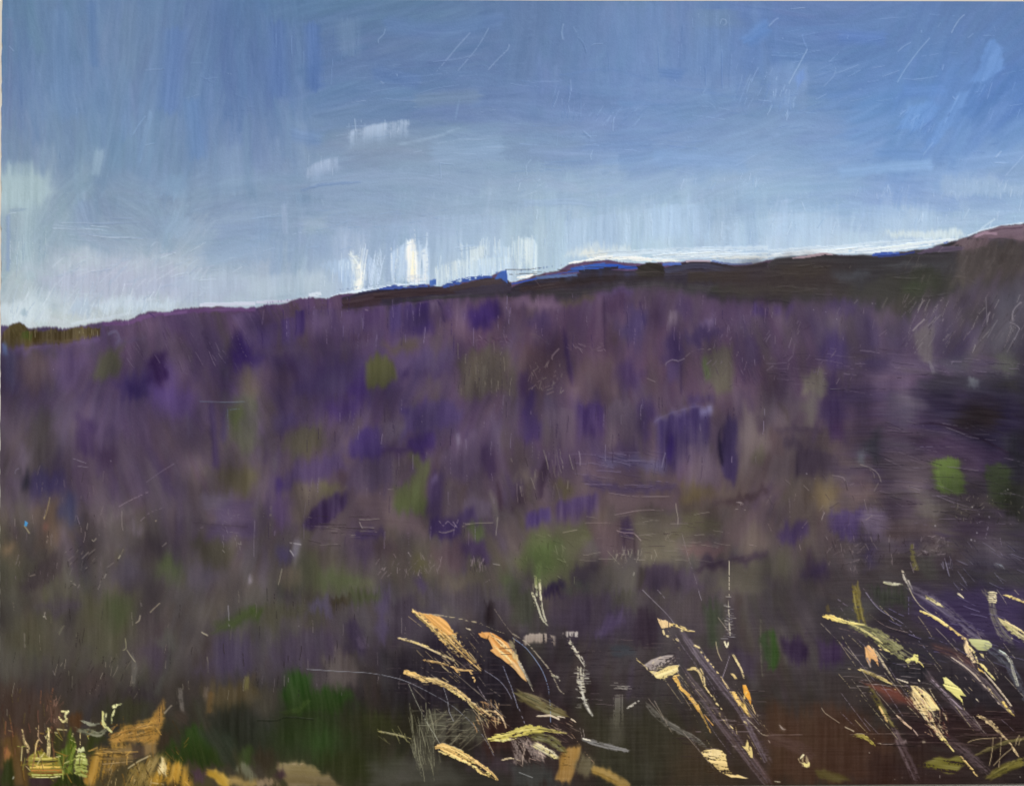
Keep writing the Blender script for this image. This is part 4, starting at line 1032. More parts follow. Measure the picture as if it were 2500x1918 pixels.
B([(1200,245),(1300,200),(1450,145),(1600,108),(1720,122)], 540, '3e3262', '453a56', o=.85, br=.9, fade=.4, side=.03, label='largest violet brush block with pale arched top edge')
S([(1205,245),(1300,195),(1450,140),(1600,108),(1715,120)], 24, '7c74a0', dry=.3, o=.8)
B([(1590,112),(1720,122)], 90, '8a82ac', dry=.35, o=.8)
S([(1360,360),(1350,500),(1335,610)], [50,90,60], '34255a', o=.85)
P([(1500,480),(1720,470),(1760,600),(1790,780),(1480,790),(1500,600)], '615364', soft=9, o=.8, ang=92)
P([(1850,170),(1915,200),(1930,600),(1900,760),(1800,720),(1760,450)], '372c52', soft=6, o=.9, ang=92)
S([(1780,290),(1770,430),(1800,620)], [16,50,30], '251d36', e=.4)
P([(1960,100),(2060,150),(2188,120),(2188,500),(2050,620),(1930,700),(1950,350)], '6a5e62', soft=12, o=.75, ang=92)
P([(1900,0),(1980,0),(1970,180),(1900,200)], '4c3e54', soft=8, o=.7)
P([(2070,200),(2160,200),(2150,350),(2080,330)], '4a3c4c', soft=6, o=.8, ang=90)
E(2120, 520, 60, 60, '56523c', soft=12, o=.6)
S([(780,590),(1000,570),(1300,640)], 140, '565070', o=.7, e=.8)
S([(600,720),(800,800),(1100,820),(1400,780)], [70,110,110,60], '473b58', o=.85, e=.6)
E(100, 560, 130, 100, '4c4246', soft=20, o=.6)
E(110, 720, 100, 70, '6f6258', soft=14, o=.7, dry=.3)
S([(300,560),(250,740),(240,900)], [70,110,20], '382b3c', o=.85)
S([(360,620),(350,780)], 50, '443642', o=.7)
E(430, 820, 90, 60, '5b5335', soft=12, o=.8)
E(130, 860, 60, 80, '5c5044', soft=12, o=.7)
E(40, 900, 50, 80, '3c2e3c', soft=12, o=.8)
P([(1440,800),(1580,770),(1700,800),(1780,850),(1600,900),(1430,900)], '655537', soft=12, o=.85, name='green_patch', label='ochre patch below the largest violet block')
P([(770,850),(1050,840),(1400,860),(1400,960),(900,990),(780,930)], '6b5b60', soft=10, o=.8, ang=3)
B([(100,1015),(200,985),(350,958)], 160, '46386a', o=.9, br=1, label='small violet combed dab, lower left of a pair')
B([(340,965),(420,905),(560,880),(760,848)], 250, '483a66', '4e4060', o=.85, br=.9, fade=.7, label='violet combed dab, upper right of a pair')
P([(180,1160),(600,1130),(720,1200),(600,1330),(560,1450),(500,1580),(250,1610),(60,1520),(30,1370),(160,1260)], '56573b', soft=10, o=.9, ang=10, name='green_patch', label='large green patch at the centre foot of the slope')
E(260, 1400, 150, 180, '4a602e', soft=24, o=.75, name='green_patch')
S([(230,1450),(210,1650)], 60, '62793c', o=.6, dry=.2)
P([(650,1120),(1040,1085),(1055,1370),(880,1400),(760,1440),(700,1250)], '5a4a52', soft=8, o=.8, ang=92)
P([(920,1055),(1020,1060),(1045,1230),(930,1200)], '3d304a', soft=5, o=.9, ang=92)
S([(1045,1190),(1050,1390)], 22, '342a30'); S([(950,1230),(955,1390)], 30, '463848', o=.8)
P([(1065,1000),(1400,990),(1420,1200),(1450,1420),(1150,1490),(1070,1400)], '635b4a', soft=10, o=.8, ang=5)
E(1210, 1390, 100, 60, '706452', soft=10, o=.6, dry=.3)
P([(1410,935),(1550,915),(1700,905),(1760,960),(1800,1130),(1650,1140),(1430,1010)], '51443f', soft=6, o=.85, ang=92)
P([(1420,1020),(1700,1060),(1790,1130),(1790,1220),(1430,1200)], '57523c', soft=10, o=.8, ang=5)
P([(1420,1290),(1600,1270),(1780,1290),(1800,1360),(1640,1400),(1450,1370)], '70595c', soft=8, o=.8, ang=5)
S([(1750,930),(1900,910),(2050,870),(2188,820)], [30,80,80,70], '44373e', o=.85)
S([(1560,1510),(1700,1470),(1850,1440),(2050,1390),(2188,1350)], [40,90,100,90,80], '3a2f3e', o=.9, label='dark sweeping stroke low in the right of the slope', name='brush_stroke')
P([(1850,1460),(2188,1420),(2188,1690),(1700,1690)], '575046', soft=10, o=.8, ang=3)
P([(1800,1060),(2188,900),(2188,1330),(1820,1340)], '665858', soft=14, o=.6)
P([(1085,1480),(1200,1475),(1440,1495),(1440,1690),(1060,1690)], '3e3345', soft=5, o=.9, ang=92, label='dark purple block low in the centre right')
P([(1440,1530),(1540,1510),(1640,1690),(1430,1690)], '564a5c', soft=7, o=.85, ang=95)
S([(1110,1480),(1090,1680)], 80, '38302c', o=.8)
S([(1610,1440),(1640,1415),(1720,1410)], 60, '352a3e', o=.8)
P([(540,1500),(760,1435),(720,1530),(680,1610),(520,1610)], '37303c', soft=8, o=.85, ang=5)
P([(640,1650),(760,1480),(1060,1470),(1080,1690),(640,1690)], '56504a', soft=14, o=.6)
P([(250,1690),(330,1620),(440,1598),(445,1690)], '251d36', soft=6, o=.95)
P([(450,1640),(640,1620),(640,1690),(450,1690)], '464c46', soft=8, o=.8)
many(8, 170, 1600, 250, 1680, 100, 82, 12, ['d4d890', 'a8b060'], sp=6, dry=.1)
scr([(570,490),(582,560),(580,620)], [12][0], 'a89ca8', h=1.6); scr([(410,540),(432,590),(435,650)], 12, '9c9088'); scr([(405,640),(425,685)], 10, '8c8078')
scr([(890,1170),(960,1190),(1040,1195),(1105,1262)], 12, 'b8a4a8', h=2, dry=.1); scr([(900,1185),(1000,1215)], 9, '8c7c80')
scr([(1400,935),(1405,1000),(1418,1060),(1415,1125)], 11, 'c0b4a0', dry=.1, h=2); scr([(810,1340),(900,1440),(960,1500)], 9, '9c9080', dry=.3)
scr([(1450,1190),(1500,1380),(1560,1560),(1590,1680)], 8, '8c8488', dry=.4); scr([(1310,500),(1290,580),(1275,640)], 11, '8c849c'); scr([(1520,520),(1490,620)], 9, '2c2438')
scr([(620,1110),(760,1105),(910,1100)], 10, '8c7c7c'); scr([(430,1190),(560,1165)], 11, '9c9078'); scr([(1880,990),(1960,988),(2000,995)], 9, 'c0b4b0'); scr([(2020,1290),(2090,1300)], 8, '9c8c8c')
scr([(1820,680),(1824,686)], 13, 'e8e4ec', dry=0, name='fleck'); scr([(640,858),(648,862)], 11, 'c4b8c4', dry=0, name='fleck'); scr([(1045,1520),(1035,1560)], 11, 'd8d0c0', dry=.1)
scr([(820,850),(1050,878),(1350,880)], 9, '94868a', dry=.3); scr([(870,1040),(1100,1000),(1300,995)], 11, '8c7c80', dry=.3)
for r in (40, 60, 80, 100): scr([(1270+r,1170+r*.1),(1285+r*.8,1205),(1262+r*.7,1235+r*.3)], 8, '9c9080', dry=.3)
for r in (0, 24, 48): scr([(1910+r*.6,930),(1950+r*.4,935),(1952+r*.5,960)], 9, 'a4989c', dry=.2)
many(40, 560, 500, 1300, 830, 200, 8, 7, ['7a6e8a', '3a3050'], sp=10, dry=.5)
many(30, 0, 500, 560, 900, 130, 85, 9, ['8c8078', '2c242c'], sp=14, dry=.3)
many(60, 620, 1000, 1800, 1440, 120, 2, 8, ['8c8078', '44383c'], sp=12, dry=.4)
many(40, 30, 1200, 560, 1600, 70, 60, 9, ['7c8058', '3c4028'], sp=50, dry=.3)
many(60, 100, 60, 2188, 700, 110, 92, 7, ['8c7f98', '30243c'], sp=5, dry=.6)
many(30, 840, 1340, 1270, 1420, 60, 95, 10, ['a09684'], sp=25, dry=.3)
tile(3, 2)
P([(1300,0),(2188,0),(2188,1000),(2000,800),(1700,450),(1500,300),(1330,200)], '29233a', soft=44, o=.92, ang=8)
P([(1580,240),(1720,80),(1900,80),(1980,200),(1900,300),(1700,310)], '2b1f1e', soft=22, o=.8, ang=8, label='brown-black smudge near the right edge')
P([(2000,400),(2188,300),(2188,1100),(2080,1000)], '25262a', soft=26, o=.75)
P([(1280,440),(1480,330),(1700,390),(2050,530),(1950,700),(1700,650),(1400,560)], '453650', soft=16, o=.75, ang=20)
S([(1230,265),(1400,255),(1560,285),(1750,360),(2060,510)], [16,26,26,24,16], '281c2e', dry=.1, o=.9)
E(80, 130, 130, 160, '6a5e68', soft=22, o=.6)
E(370, 110, 80, 140, '68605c', soft=18, o=.7)
P([(460,60),(640,0),(660,240),(640,400),(560,400),(470,200)], '3a2c52', soft=14, o=.8, ang=90, label='dark violet upright mass in the right of the slope')
E(590, 340, 80, 100, '382644', soft=14, o=.7)
E(800, 180, 140, 160, '4c3e54', soft=24, o=.6)
E(1150, 130, 160, 150, '5e5868', soft=22, o=.6)
E(910, 440, 60, 160, '35363e', soft=14, o=.8)
E(810, 540, 40, 50, '687078', soft=8, o=.7)
S([(60,310),(300,300),(480,330)], 50, '44384a', o=.7)
S([(80,60),(150,140),(180,250)], 34, '524648', o=.7)
P([(105,390),(290,385),(290,480),(420,490),(600,550),(605,700),(240,705),(235,492),(125,475)], '463b4b', soft=5, o=.85, ang=91, label='squarish dark purple block right of centre')
S([(245,490),(250,700)], 20, '302634')
P([(0,500),(230,500),(235,760),(0,760)], '665c60', soft=12, o=.6)
P([(170,790),(360,730),(560,720),(600,900),(520,1000),(200,1090)], '6a5c52', soft=14, o=.8)
E(470, 870, 120, 110, '6e5939', soft=24, o=.75, name='green_patch', label='soft ochre patch low in the right of the slope')
P([(950,870),(1270,890),(1300,1000),(1100,1110),(1020,1060)], '443948', soft=12, o=.8, ang=4)
P([(720,700),(860,670),(870,820),(740,790)], '4a3c48', soft=9, o=.7)
E(820, 860, 150, 70, '66555a', soft=16, o=.6)
P([(1000,520),(1380,560),(1420,820),(1000,840)], '685c64', soft=18, o=.65, ang=6)
E(1380, 960, 140, 90, '68605f', soft=18, o=.6)
P([(95,1210),(160,1100),(330,1075),(320,1200),(240,1260),(120,1260)], '41335a', soft=9, o=.85, ang=85, label='oval violet dab, lower right of the slope')
P([(525,1040),(640,985),(830,1000),(760,1230),(620,1230),(530,1180)], '3f325c', soft=9, o=.85, ang=88)
P([(780,1000),(960,985),(1025,1050),(980,1220),(860,1220),(800,1150)], '665a72', soft=8, o=.8, ang=88, label='mauve rounded block beside the violet one')
P([(1000,1060),(1400,1120),(1400,1260),(1050,1260)], '4c4044', soft=18, o=.7)
P([(1400,590),(1440,565),(1560,558),(1635,572),(1655,700),(1675,830),(1600,865),(1500,868),(1455,830),(1412,700)], '607a30', '4a6028', soft=6, ang=88, br=.6, name='green_patch', label='bright green rounded dab near the right edge')
S([(1440,590),(1450,720),(1500,830)], [50,60,30], '76953a', o=.6, e=.8)
P([(1865,610),(1950,578),(2060,640),(2080,800),(2060,950),(1960,1000),(1900,920),(1870,760)], '3c4a2a', '2a3220', soft=6, ang=92, name='green_patch', label='dark green dab at the right edge, beside the bright one')
P([(2060,800),(2188,780),(2188,1070),(2020,1060)], '20221a', soft=12, o=.8)
E(1750, 960, 200, 90, '544a48', soft=22, o=.6)
E(1780, 1130, 190, 90, '46384c', soft=22, o=.6)
E(430, 1500, 110, 80, '382c4a', soft=16, o=.8)
S([(350,1320),(340,1560)], 70, '463a46', o=.7)
E(870, 1400, 60, 110, '463c5c', soft=14, o=.75)
E(720, 1400, 70, 150, '605860', soft=16, o=.6)
P([(1280,1400),(1420,1390),(1430,1560),(1300,1580)], '43423c', soft=8, o=.75)
E(100, 1450, 150, 130, '524e40', soft=22, o=.7)
E(1350, 1330, 130, 60, '665c5c', soft=12, o=.6)
E(1550, 1400, 120, 70, '3a3038', soft=14, o=.7)
E(1850, 1400, 150, 130, '56505e', soft=20, o=.6)
E(2100, 1350, 80, 120, '4a4654', soft=14, o=.6)
S([(1225,1290),(1240,1400),(1270,1510)], [40,64,56], '6e6638', o=.9, dry=.15, name='grass_stem', label='short olive stem above the cream strand, right side')
S([(980,1612),(1060,1625),(1160,1634)], [20,36,8], 'dfdc94', h=1.4, dry=.05, rag=.1, name='grass_blade', label='short flat pale yellow dash above the right-hand grasses')
S([(1148,1520),(1175,1580),(1230,1690)], [10,54,30], 'b8a898', dry=.55, h=1.2, name='grass_blade', label='ragged cream strand rising beside the pale yellow dash')
scr([(780,605),(880,640),(940,690),(965,760)], 12, '988c84', h=1.8, dry=.15); scr([(830,615),(900,680),(905,730)], 9, '887c74'); scr([(945,760),(900,840)], 11, '887c74', dry=.4)
scr([(915,530),(940,600),(925,640)], 10, '26262a'); scr([(1290,457),(1470,452)], 10, '8c84a0', dry=.1); scr([(485,1010),(470,1040),(455,1090)], 10, 'b4a8a4', h=1.6, dry=.1)
scr([(540,700),(640,720),(675,790)], 12, '8c8084'); scr([(660,740),(680,830)], 10, '241c20'); scr([(1890,1040),(1882,1130),(1850,1255)], 10, 'b8b0c4', dry=.3)
scr([(1980,1230),(1995,1310)], 9, '9088a0'); scr([(180,880),(190,1080)], 8, '8c8080', dry=.5); scr([(700,635),(950,630),(1170,650)], 8, '2c2630'); scr([(950,855),(1300,850)], 8, '3c3238')
P([(1950,1460),(1990,1455),(2020,1500),(1990,1475)], 'b4c0cc', soft=1.5)
for x, y in ((1802,1032),(1788,1105),(1805,1100),(1738,1250),(1768,1258),(1785,1190),(330,685),(1745,970),(1430,1130),(2050,820),(2030,830)):
    scr([(x,y-8),(x-3,y+8)], 14, 'e4e0ec', dry=0, name='fleck')
many(50, 1300, 1220, 1560, 1390, 50, 130, 11, ['8c8088', '382e34'], sp=70, dry=.2)
many(16, 1480, 1420, 1580, 1540, 90, 75, 10, ['9490a8', '2c2634'], sp=10, dry=.2)
many(80, 900, 250, 2188, 1200, 200, 12, 8, ['6e6474', '241e2a'], sp=14, dry=.5)
many(50, 1600, 850, 2188, 1100, 40, 100, 9, ['8c8470', '1c1a18'], sp=60, dry=.2)
many(60, 500, 1230, 1300, 1500, 70, 110, 9, ['84787c', '2c2428'], sp=60, dry=.3)
many(50, 1600, 1250, 2188, 1680, 110, 40, 9, ['7c7890', '2c2838'], sp=20, dry=.4)
many(60, 0, 700, 1000, 1400, 70, 100, 8, ['8c8080', '40363c'], sp=60, dry=.4)

# thicker and thinner pigment from one pull of the wide brush to the next
_m = (vnoise(GX / 70 + 31, GY / 95 + 8) - .5) * .34 + (vnoise(GX / 34 + 3, GY / 60 + 81) - .5) * .26
_m *= (1 - MSKY) * smooth(GY - ridge_y[None, :], 0, 40) * (1 - smooth(GY, 1500, 1650))
C *= (1 + _m[..., None] * np.array([1.0, 1.05, 0.8])).astype(np.float32)
blend_wet((1 - MSKY) * smooth(GY - sky_y[None, :], 6, 60) * (1 - smooth(GX, 1950, 2150) * smooth(GY, 820, 900)), 18, 91, 0.85, 5)
blend_wet((1 - MSKY) * smooth(GX, 1950, 2150) * smooth(GY, 820, 900), 20, 8, 0.6, 2)
flush(); HELD[0] = []
# ---- foreground: undergrowth
BLEND[:] = [1.8, 0.95, 0.08, 0.5]; MUTE[:] = [0.85, 0.9]; FINE[0] = 0.5; SCR[0] = 0.6
_clip[0] = None
tile(0, 3)
P([(700,60),(1150,60),(1180,400),(900,620),(750,560)], '4f4d38', soft=30, o=.7)
E(1000, 180, 130, 140, '445030', soft=26, o=.6)
E(270, 420, 220, 200, '4c4834', soft=30, o=.6)
E(120, 650, 150, 150, '58544c', soft=26, o=.5)
E(520, 130, 170, 70, '483e4c', soft=20, o=.7)
P([(1100,380),(1300,160),(1420,250),(1450,460),(1250,640),(1080,600)], '4e4248', soft=26, o=.6)
P([(1700,700),(1880,430),(2188,430),(2188,660),(1900,740)], '483d58', soft=24, o=.75)
E(1350, 550, 110, 130, '463a50', soft=22, o=.6)
E(1450, 420, 80, 50, '5a5c54', soft=14, o=.6)
P([(1820,350),(1950,230),(2188,145),(2188,250),(2020,330),(1900,360)], '3e4c25', soft=10, o=.85, ang=150, name='green_patch', label='narrow green streak in the lower left, under the purple')
E(550, 830, 260, 120, '3f3636', soft=30, o=.7)
E(800, 800, 120, 100, '4a3c3a', soft=20, o=.6)
P([(0,820),(300,860),(520,960),(560,1200),(300,1290),(0,1270)], '46342a', soft=26, o=.6, label='rusty brown undergrowth at the left edge')
P([(380,990),(430,910),(500,960),(540,1120),(560,1220),(440,1180)], '5c4234', soft=12, o=.7, ang=75)
many(16, 390, 920, 560, 1160, 60, 110, 12, ['a07868', '8a5c4c'], sp=30, dry=.2)
P([(900,1000),(1180,900),(1290,1000),(1180,1110),(950,1130)], '34361f', soft=22, o=.7)
P([(1070,880),(1300,830),(1330,930),(1100,960)], '352c34', soft=16, o=.7)
P([(1750,830),(2050,760),(2188,760),(2188,1000),(1850,1060),(1740,1000)], '54472b', soft=18, o=.75)
S([(1800,880),(1790,1050)], 90, '7a5c34', o=.6, e=.9)
P([(1830,1010),(2050,960),(2188,1000),(2188,1350),(2040,1340),(1850,1180)], '25271f', soft=18, o=.8)
S([(2110,735),(2110,860)], [40,60], '6a6438', o=.8, dry=.2)
P([(1380,1400),(1480,1300),(1580,1200),(1720,1150),(1800,1320),(1930,1460),(1760,1490),(1500,1470),(1420,1460)], '2e4419', '26340f', soft=12, ang=75, name='green_patch', label='dark green triangular patch low on the left')
P([(1700,1195),(1760,1180),(1900,1180),(2030,1290),(2035,1490),(1900,1440),(1800,1320)], '2c3428', soft=14, o=.7, ang=60, label='blue-grey stroke beside the dark green triangle')
E(2110, 1430, 80, 90, '35471c', soft=12, o=.8, name='green_patch')
S([(1535,840),(1545,940),(1560,1040)], [40,60,30], '7c746e', o=.75, dry=.2, label='pale grey upright smear in the lower left')
S([(1760,830),(1750,920)], 50, '6a5c52', o=.6)
S([(1130,540),(1150,680),(1135,800)], [14,60,40], '6c6862', o=.65)
S([(1500,1060),(1600,1120)], 190, '4e4038', o=.6, e=.9)
P([(1360,1240),(1400,1180),(1520,1200),(1440,1300),(1400,1380),(1350,1360)], '3a2c22', soft=9, o=.8)
MUTE[:] = [1, 1]
OR = dict(name='ochre_leaf')
P([(960,1235),(1080,1160),(1290,1105),(1340,1010),(1400,960),(1395,1150),(1360,1250),(1350,1320),(1240,1310),(1120,1310),(940,1320)], 'b88c42', 'a87e3c', soft=6, dry=.3, ang=-8, br=1.2, h=.9, label='ochre peaked mass of dead leaves at the bottom left', **OR)
P([(1300,1080),(1340,1000),(1400,950),(1395,1120),(1330,1180)], '96703a', soft=6, o=.7, ang=110, **OR)
P([(790,1420),(880,1340),(960,1320),(1130,1330),(1130,1440),(950,1500),(890,1600),(800,1680),(720,1680),(745,1560)], 'a67f36', soft=8, dry=.25, ang=100, br=1.2, label='ochre curved leaf left of the peaked mass', **OR)
P([(900,1330),(1130,1330),(1130,1460),(1000,1520),(920,1640),(900,1500)], '6f5a38', soft=6, ang=0, dry=.5, br=1, **OR)
P([(1130,1330),(1240,1310),(1250,1420),(1180,1460),(1130,1440)], '4b3d31', soft=4, o=.95)
P([(1240,1300),(1350,1320),(1340,1400),(1250,1430)], '8a7048', soft=5, o=.9, **OR)
P([(1080,1540),(1190,1470),(1290,1420),(1395,1388),(1420,1480),(1250,1690),(1040,1690)], '8a7440', soft=8, dry=.25, ang=120, br=1.2, label='khaki leaf at the bottom, under the peaked mass', **OR)
P([(1250,1690),(1330,1560),(1420,1480),(1560,1510),(1620,1600),(1660,1690)], 'bd9038', 'a8802e', soft=8, ang=100, dry=.2, br=1.1, label='bright ochre patch at the bottom edge', **OR)
S([(1760,1560),(1860,1590),(1960,1690)], [60,120,110], 'b8943c', o=.95, br=.8, label='ochre leaf right of the brown gap at the bottom', **OR)
P([(1950,1600),(2188,1640),(2188,1690),(1960,1690)], '9c8450', soft=7, ang=10, **OR)
P([(2040,1480),(2120,1500),(2188,1600),(2150,1640),(2000,1560)], '6e6e5a', soft=6, dry=.4, o=.8)
P([(1620,1560),(1680,1540),(1760,1560),(1740,1640),(1660,1640)], '4a3842', soft=6, o=.95)
P([(1380,1690),(1480,1620),(1560,1690)], '3a2e20', soft=5, o=.9)
scr([(1090,1530),(1180,1470),(1250,1435),(1290,1415)], 15, 'e4d0a0', h=2, dry=.1); scr([(870,1492),(1000,1480),(1140,1468)], 10, 'b09468', dry=.3)
P([(1350,1545),(1375,1490),(1372,1440),(1392,1440),(1420,1530),(1410,1560),(1420,1600),(1385,1570),(1360,1580)], 'ecd8a0', soft=1.5, h=2.2, dry=.1, name='ochre_leaf', label='thick cream blob of paint on the ochre at the bottom left')
scr([(1355,1560),(1340,1640),(1305,1640)], 14, 'd8b878', dry=.2); scr([(1300,1650),(1400,1670)], 22, 'd8c090', dry=.3)
many(26, 960, 1150, 1280, 1300, 90, -30, 11, ['d8ac68', '6c4c20', 'c89048'], sp=20, dry=.3)
many(24, 800, 1340, 1130, 1460, 130, 0, 10, ['2c2010', 'c09850'], sp=6, dry=.4)
many(30, 900, 1480, 1300, 1680, 70, 110, 10, ['2c2414', 'b8a070'], sp=30, dry=.3)
P([(0,1270),(90,1240),(180,1260),(200,1400),(250,1560),(240,1690),(120,1690),(80,1450),(0,1500)], '5c4526', soft=8, o=.85, ang=80)
P([(20,1370),(70,1350),(100,1420),(40,1500)], '94643c', soft=5, dry=.2, **OR)
P([(20,1480),(90,1420),(130,1560),(110,1690),(20,1690)], '2b3317', soft=6, o=.9, ang=90, name='green_patch')
P([(0,1180),(200,1190),(190,1260),(60,1250),(0,1270)], '4e3a30', soft=6, o=.8)
P([(235,1450),(290,1390),(350,1370),(420,1430),(500,1440),(550,1500),(555,1590),(400,1602),(258,1600)], '968c3c', '7c7434', soft=3, ang=0, br=1.2, h=1, name='grass_clump', label='thick yellow-green stack of strokes at the bottom left')
for y0, x0, x1, c, w in ((1440,270,480,'c8bc60',16),(1465,290,500,'3c3420',14),(1490,250,450,'b89c50',20),(1520,250,540,'e4c060',22),(1545,260,545,'b87c3c',14),(1560,280,540,'7c5028',12),(1580,265,550,'c8c878',12),(1598,270,540,'e0dc98',8),(1505,300,380,'d8b868',12)):
    S([(x0,y0),((x0+x1)/2,y0+6*math.sin(y0)),(x1,y0-4)], w, c, dry=.25, h=1.4, name='grass_clump')
P([(640,1440),(660,1400),(720,1400),(745,1500),(730,1600),(640,1590)], 'a0a858', soft=3, ang=5, dry=.15, br=1.2, h=1, name='grass_clump', label='pale green stack of strokes beside the grass tuft')
for y0 in (1425,1455,1500,1530,1570): S([(645,y0),(690,y0-8),(738,y0+4)], 14, 'd0d488' if y0%2 else '5c6028', dry=.2, h=1.3, name='grass_clump')
P([(660,1385),(665,1352),(718,1350),(725,1385)], 'd4d8a0', soft=2, h=1.4, dry=.1, name='grass_clump')
P([(500,1400),(545,1330),(590,1260),(600,1180),(640,1260),(665,1320),(650,1420),(625,1580),(560,1590),(530,1500)], '4d5c20', soft=6, ang=85, br=1.1, name='grass_clump', label='olive green grass tuft at the bottom left')
S([(650,1330),(610,1430),(590,1570)], [20,40,20], '6c7a30', dry=.2, name='grass_clump')
P([(430,1690),(500,1610),(600,1580),(690,1610),(750,1690)], '2a3012', soft=5, ang=80, name='grass_clump')
P([(260,1600),(430,1610),(440,1690),(260,1690)], '3c2c30', soft=5, o=.9)
P([(750,1240),(900,1270),(800,1400),(740,1420),(700,1340)], '303617', soft=10, o=.85)
P([(420,1200),(540,1180),(560,1290),(500,1400),(440,1400)], '3a3a20', soft=10, o=.85)
P([(590,1080),(700,1030),(700,1150),(620,1190),(600,1140)], '4c3420', soft=7, o=.9)
many(60, 180, 1180, 760, 1610, 90, 60, 14, ['d8cc90', '7c7434', '3c3420', 'a8b058', '8c6c30'], sp=90, o=.75, dry=.3, h=1.4)
many(50, 760, 1120, 1640, 1680, 90, 100, 13, ['c89c50', '7c5c28', '3c2c18', '5c4a24'], sp=60, o=.7, dry=.4, h=1.2)
many(40, 0, 900, 560, 1500, 120, 92, 16, ['6a4438', '3c2820', '54482c', '8c5c40'], sp=14, o=.6, dry=.4)
GB = dict(name='grass_blade')
S([(185,1195),(205,1290),(235,1350),(240,1400)], [10,30,44,24], 'c4ac7c', dry=.3, h=1.5, label='short cream stalk, leftmost at the bottom', **GB)
S([(330,1150),(325,1260),(365,1310)], [8,14,8], 'a08468', dry=.3, h=1.2, **GB)
S([(330,1280),(310,1320),(300,1400)], [10,14,10], 'c8ac74', dry=.2, h=1.2, **GB)
S([(412,1190),(418,1300),(412,1440)], [12,36,32], 'dccb90', dry=.15, h=1.7, label='upright cream stalk, second from the left at the bottom', **GB)
S([(690,1200),(685,1340)], [6,10], 'c0b080', dry=.3, **GB)
S([(530,1040),(585,1035),(555,1075),(575,1110)], [18,30,28,16], 'e6e2a4', dry=.2, h=2, label='curled cream tip of paint in the lower left', **GB)
S([(505,1085),(540,1130),(575,1100),(575,1170)], [10,26,26,10], 'd8cc90', dry=.25, h=1.8, **GB)
S([(700,1120),(770,1150),(860,1145)], [16,40,20], '90907c', dry=.2, h=1, **GB)
S([(665,1195),(740,1210),(850,1240),(905,1190)], [30,70,80,30], '74745e', dry=.35, h=1, **GB)
S([(880,1060),(890,1150),(960,1225)], [12,50,26], 'b2b674', dry=.3, h=1.3, label='pale green upright stroke beside the ochre mass', **GB)
S([(965,1005),(1000,990),(1045,972)], [20,40,16], 'dce4a8', dry=.05, h=2, label='pale lime tip leaning right, lower left', **GB)
S([(985,1020),(960,1080),(955,1150)], [14,26,12], 'b4bc88', dry=.35, h=1.2, **GB)
S([(910,1050),(895,1120)], [10,30], 'a0a880', dry=.3, **GB)
scr([(120,1590),(105,1620)], 20, 'd8d8d0', h=2, dry=.1, name='fleck'); scr([(60,1200),(110,1215)], 14, '9c8060')
scr([(385,190),(380,220),(395,260)], 12, 'a49c94', h=2); scr([(365,232),(380,234)], 13, 'e8e4cc', dry=0, name='fleck'); scr([(1720,360),(1740,375),(1780,395)], 16, 'c8c0a4', h=2, dry=.2, name='fleck')
scr([(1408,12),(1412,18)], 14, 'e8e4e0', dry=0, name='fleck'); scr([(462,718),(466,726)], 13, 'd8d4d0', dry=0, name='fleck'); scr([(450,690),(470,740)], 12, '6c6464')
scr([(1372,110),(1330,150),(1280,200)], 12, 'b0a48c', dry=.2); scr([(1200,215),(1190,265),(1155,290)], 13, 'bcb098', dry=.2); scr([(1070,410),(1078,500),(1045,520)], 12, '9c9878', dry=.3); scr([(1080,510),(1120,570),(1160,625)], 11, 'a49c84', dry=.2)
scr([(1950,130),(1960,320)], 14, '8c8890', dry=.5); scr([(1200,90),(1215,170)], 16, '7c7474', dry=.4); scr([(205,370),(210,500)], 22, '706a60', dry=.3); scr([(540,310),(500,380)], 34, '6c6858', dry=.4)
scr([(1765,625),(1768,630)], 9, 'd0c8e4', dry=0, name='fleck'); scr([(1470,985),(1430,1030),(1400,1060)], 22, 'b0a490', dry=.3)
many(50, 450, 600, 1200, 900, 80, 110, 9, ['7c7468', '241e1c'], sp=18, dry=.4)
many(60, 0, 60, 2188, 1200, 100, 92, 8, ['7a7468', '2c2624'], sp=8, dry=.5)
MUTE[:] = [0.8, 0.9]
tile(1, 3)
P([(1120,560),(1500,480),(1900,560),(2188,480),(2188,900),(1500,1020),(1200,900)], '262029', soft=40, o=1)
E(1700, 480, 200, 130, '261e2b', soft=30, o=.9)
P([(1380,0),(2188,0),(2188,250),(1400,150)], '4b4250', soft=24, o=.6)
P([(1040,0),(1130,0),(1120,460),(1030,460)], '54486c', soft=14, o=.7, label='violet upright stroke left of the tall golden grass')
P([(1130,60),(1360,40),(1370,400),(1150,480)], '3a3040', soft=18, o=.7)
P([(1960,120),(2040,110),(2030,290),(1970,290)], '241b20', soft=8, o=.9, label='short black bar behind the golden grass')
P([(750,280),(880,300),(890,560),(800,540),(750,400)], '332842', soft=12, o=.75)
P([(780,0),(1030,0),(1020,120),(800,110)], '434a2c', soft=14, o=.8, name='green_patch', label='green brown patch at the foot of the slope, middle left')
P([(640,60),(780,50),(770,150),(650,150)], '38301f', soft=8, o=.75)
P([(440,110),(600,110),(620,210),(450,210)], '50486a', soft=14, o=.7)
P([(0,150),(380,80),(420,200),(200,300),(0,320)], '484634', soft=18, o=.7)
E(20, 170, 50, 40, '3a4c1c', soft=10, o=.8)
P([(150,450),(380,300),(700,380),(680,560),(200,660)], '43384e', soft=22, o=.7)
P([(600,600),(720,520),(830,620),(840,850),(640,860),(600,780)], '5d5250', soft=12, o=.8, ang=90, label='grey-brown upright block above the green patch')
P([(440,700),(620,720),(620,870),(480,870)], '4c4448', soft=12, o=.7)
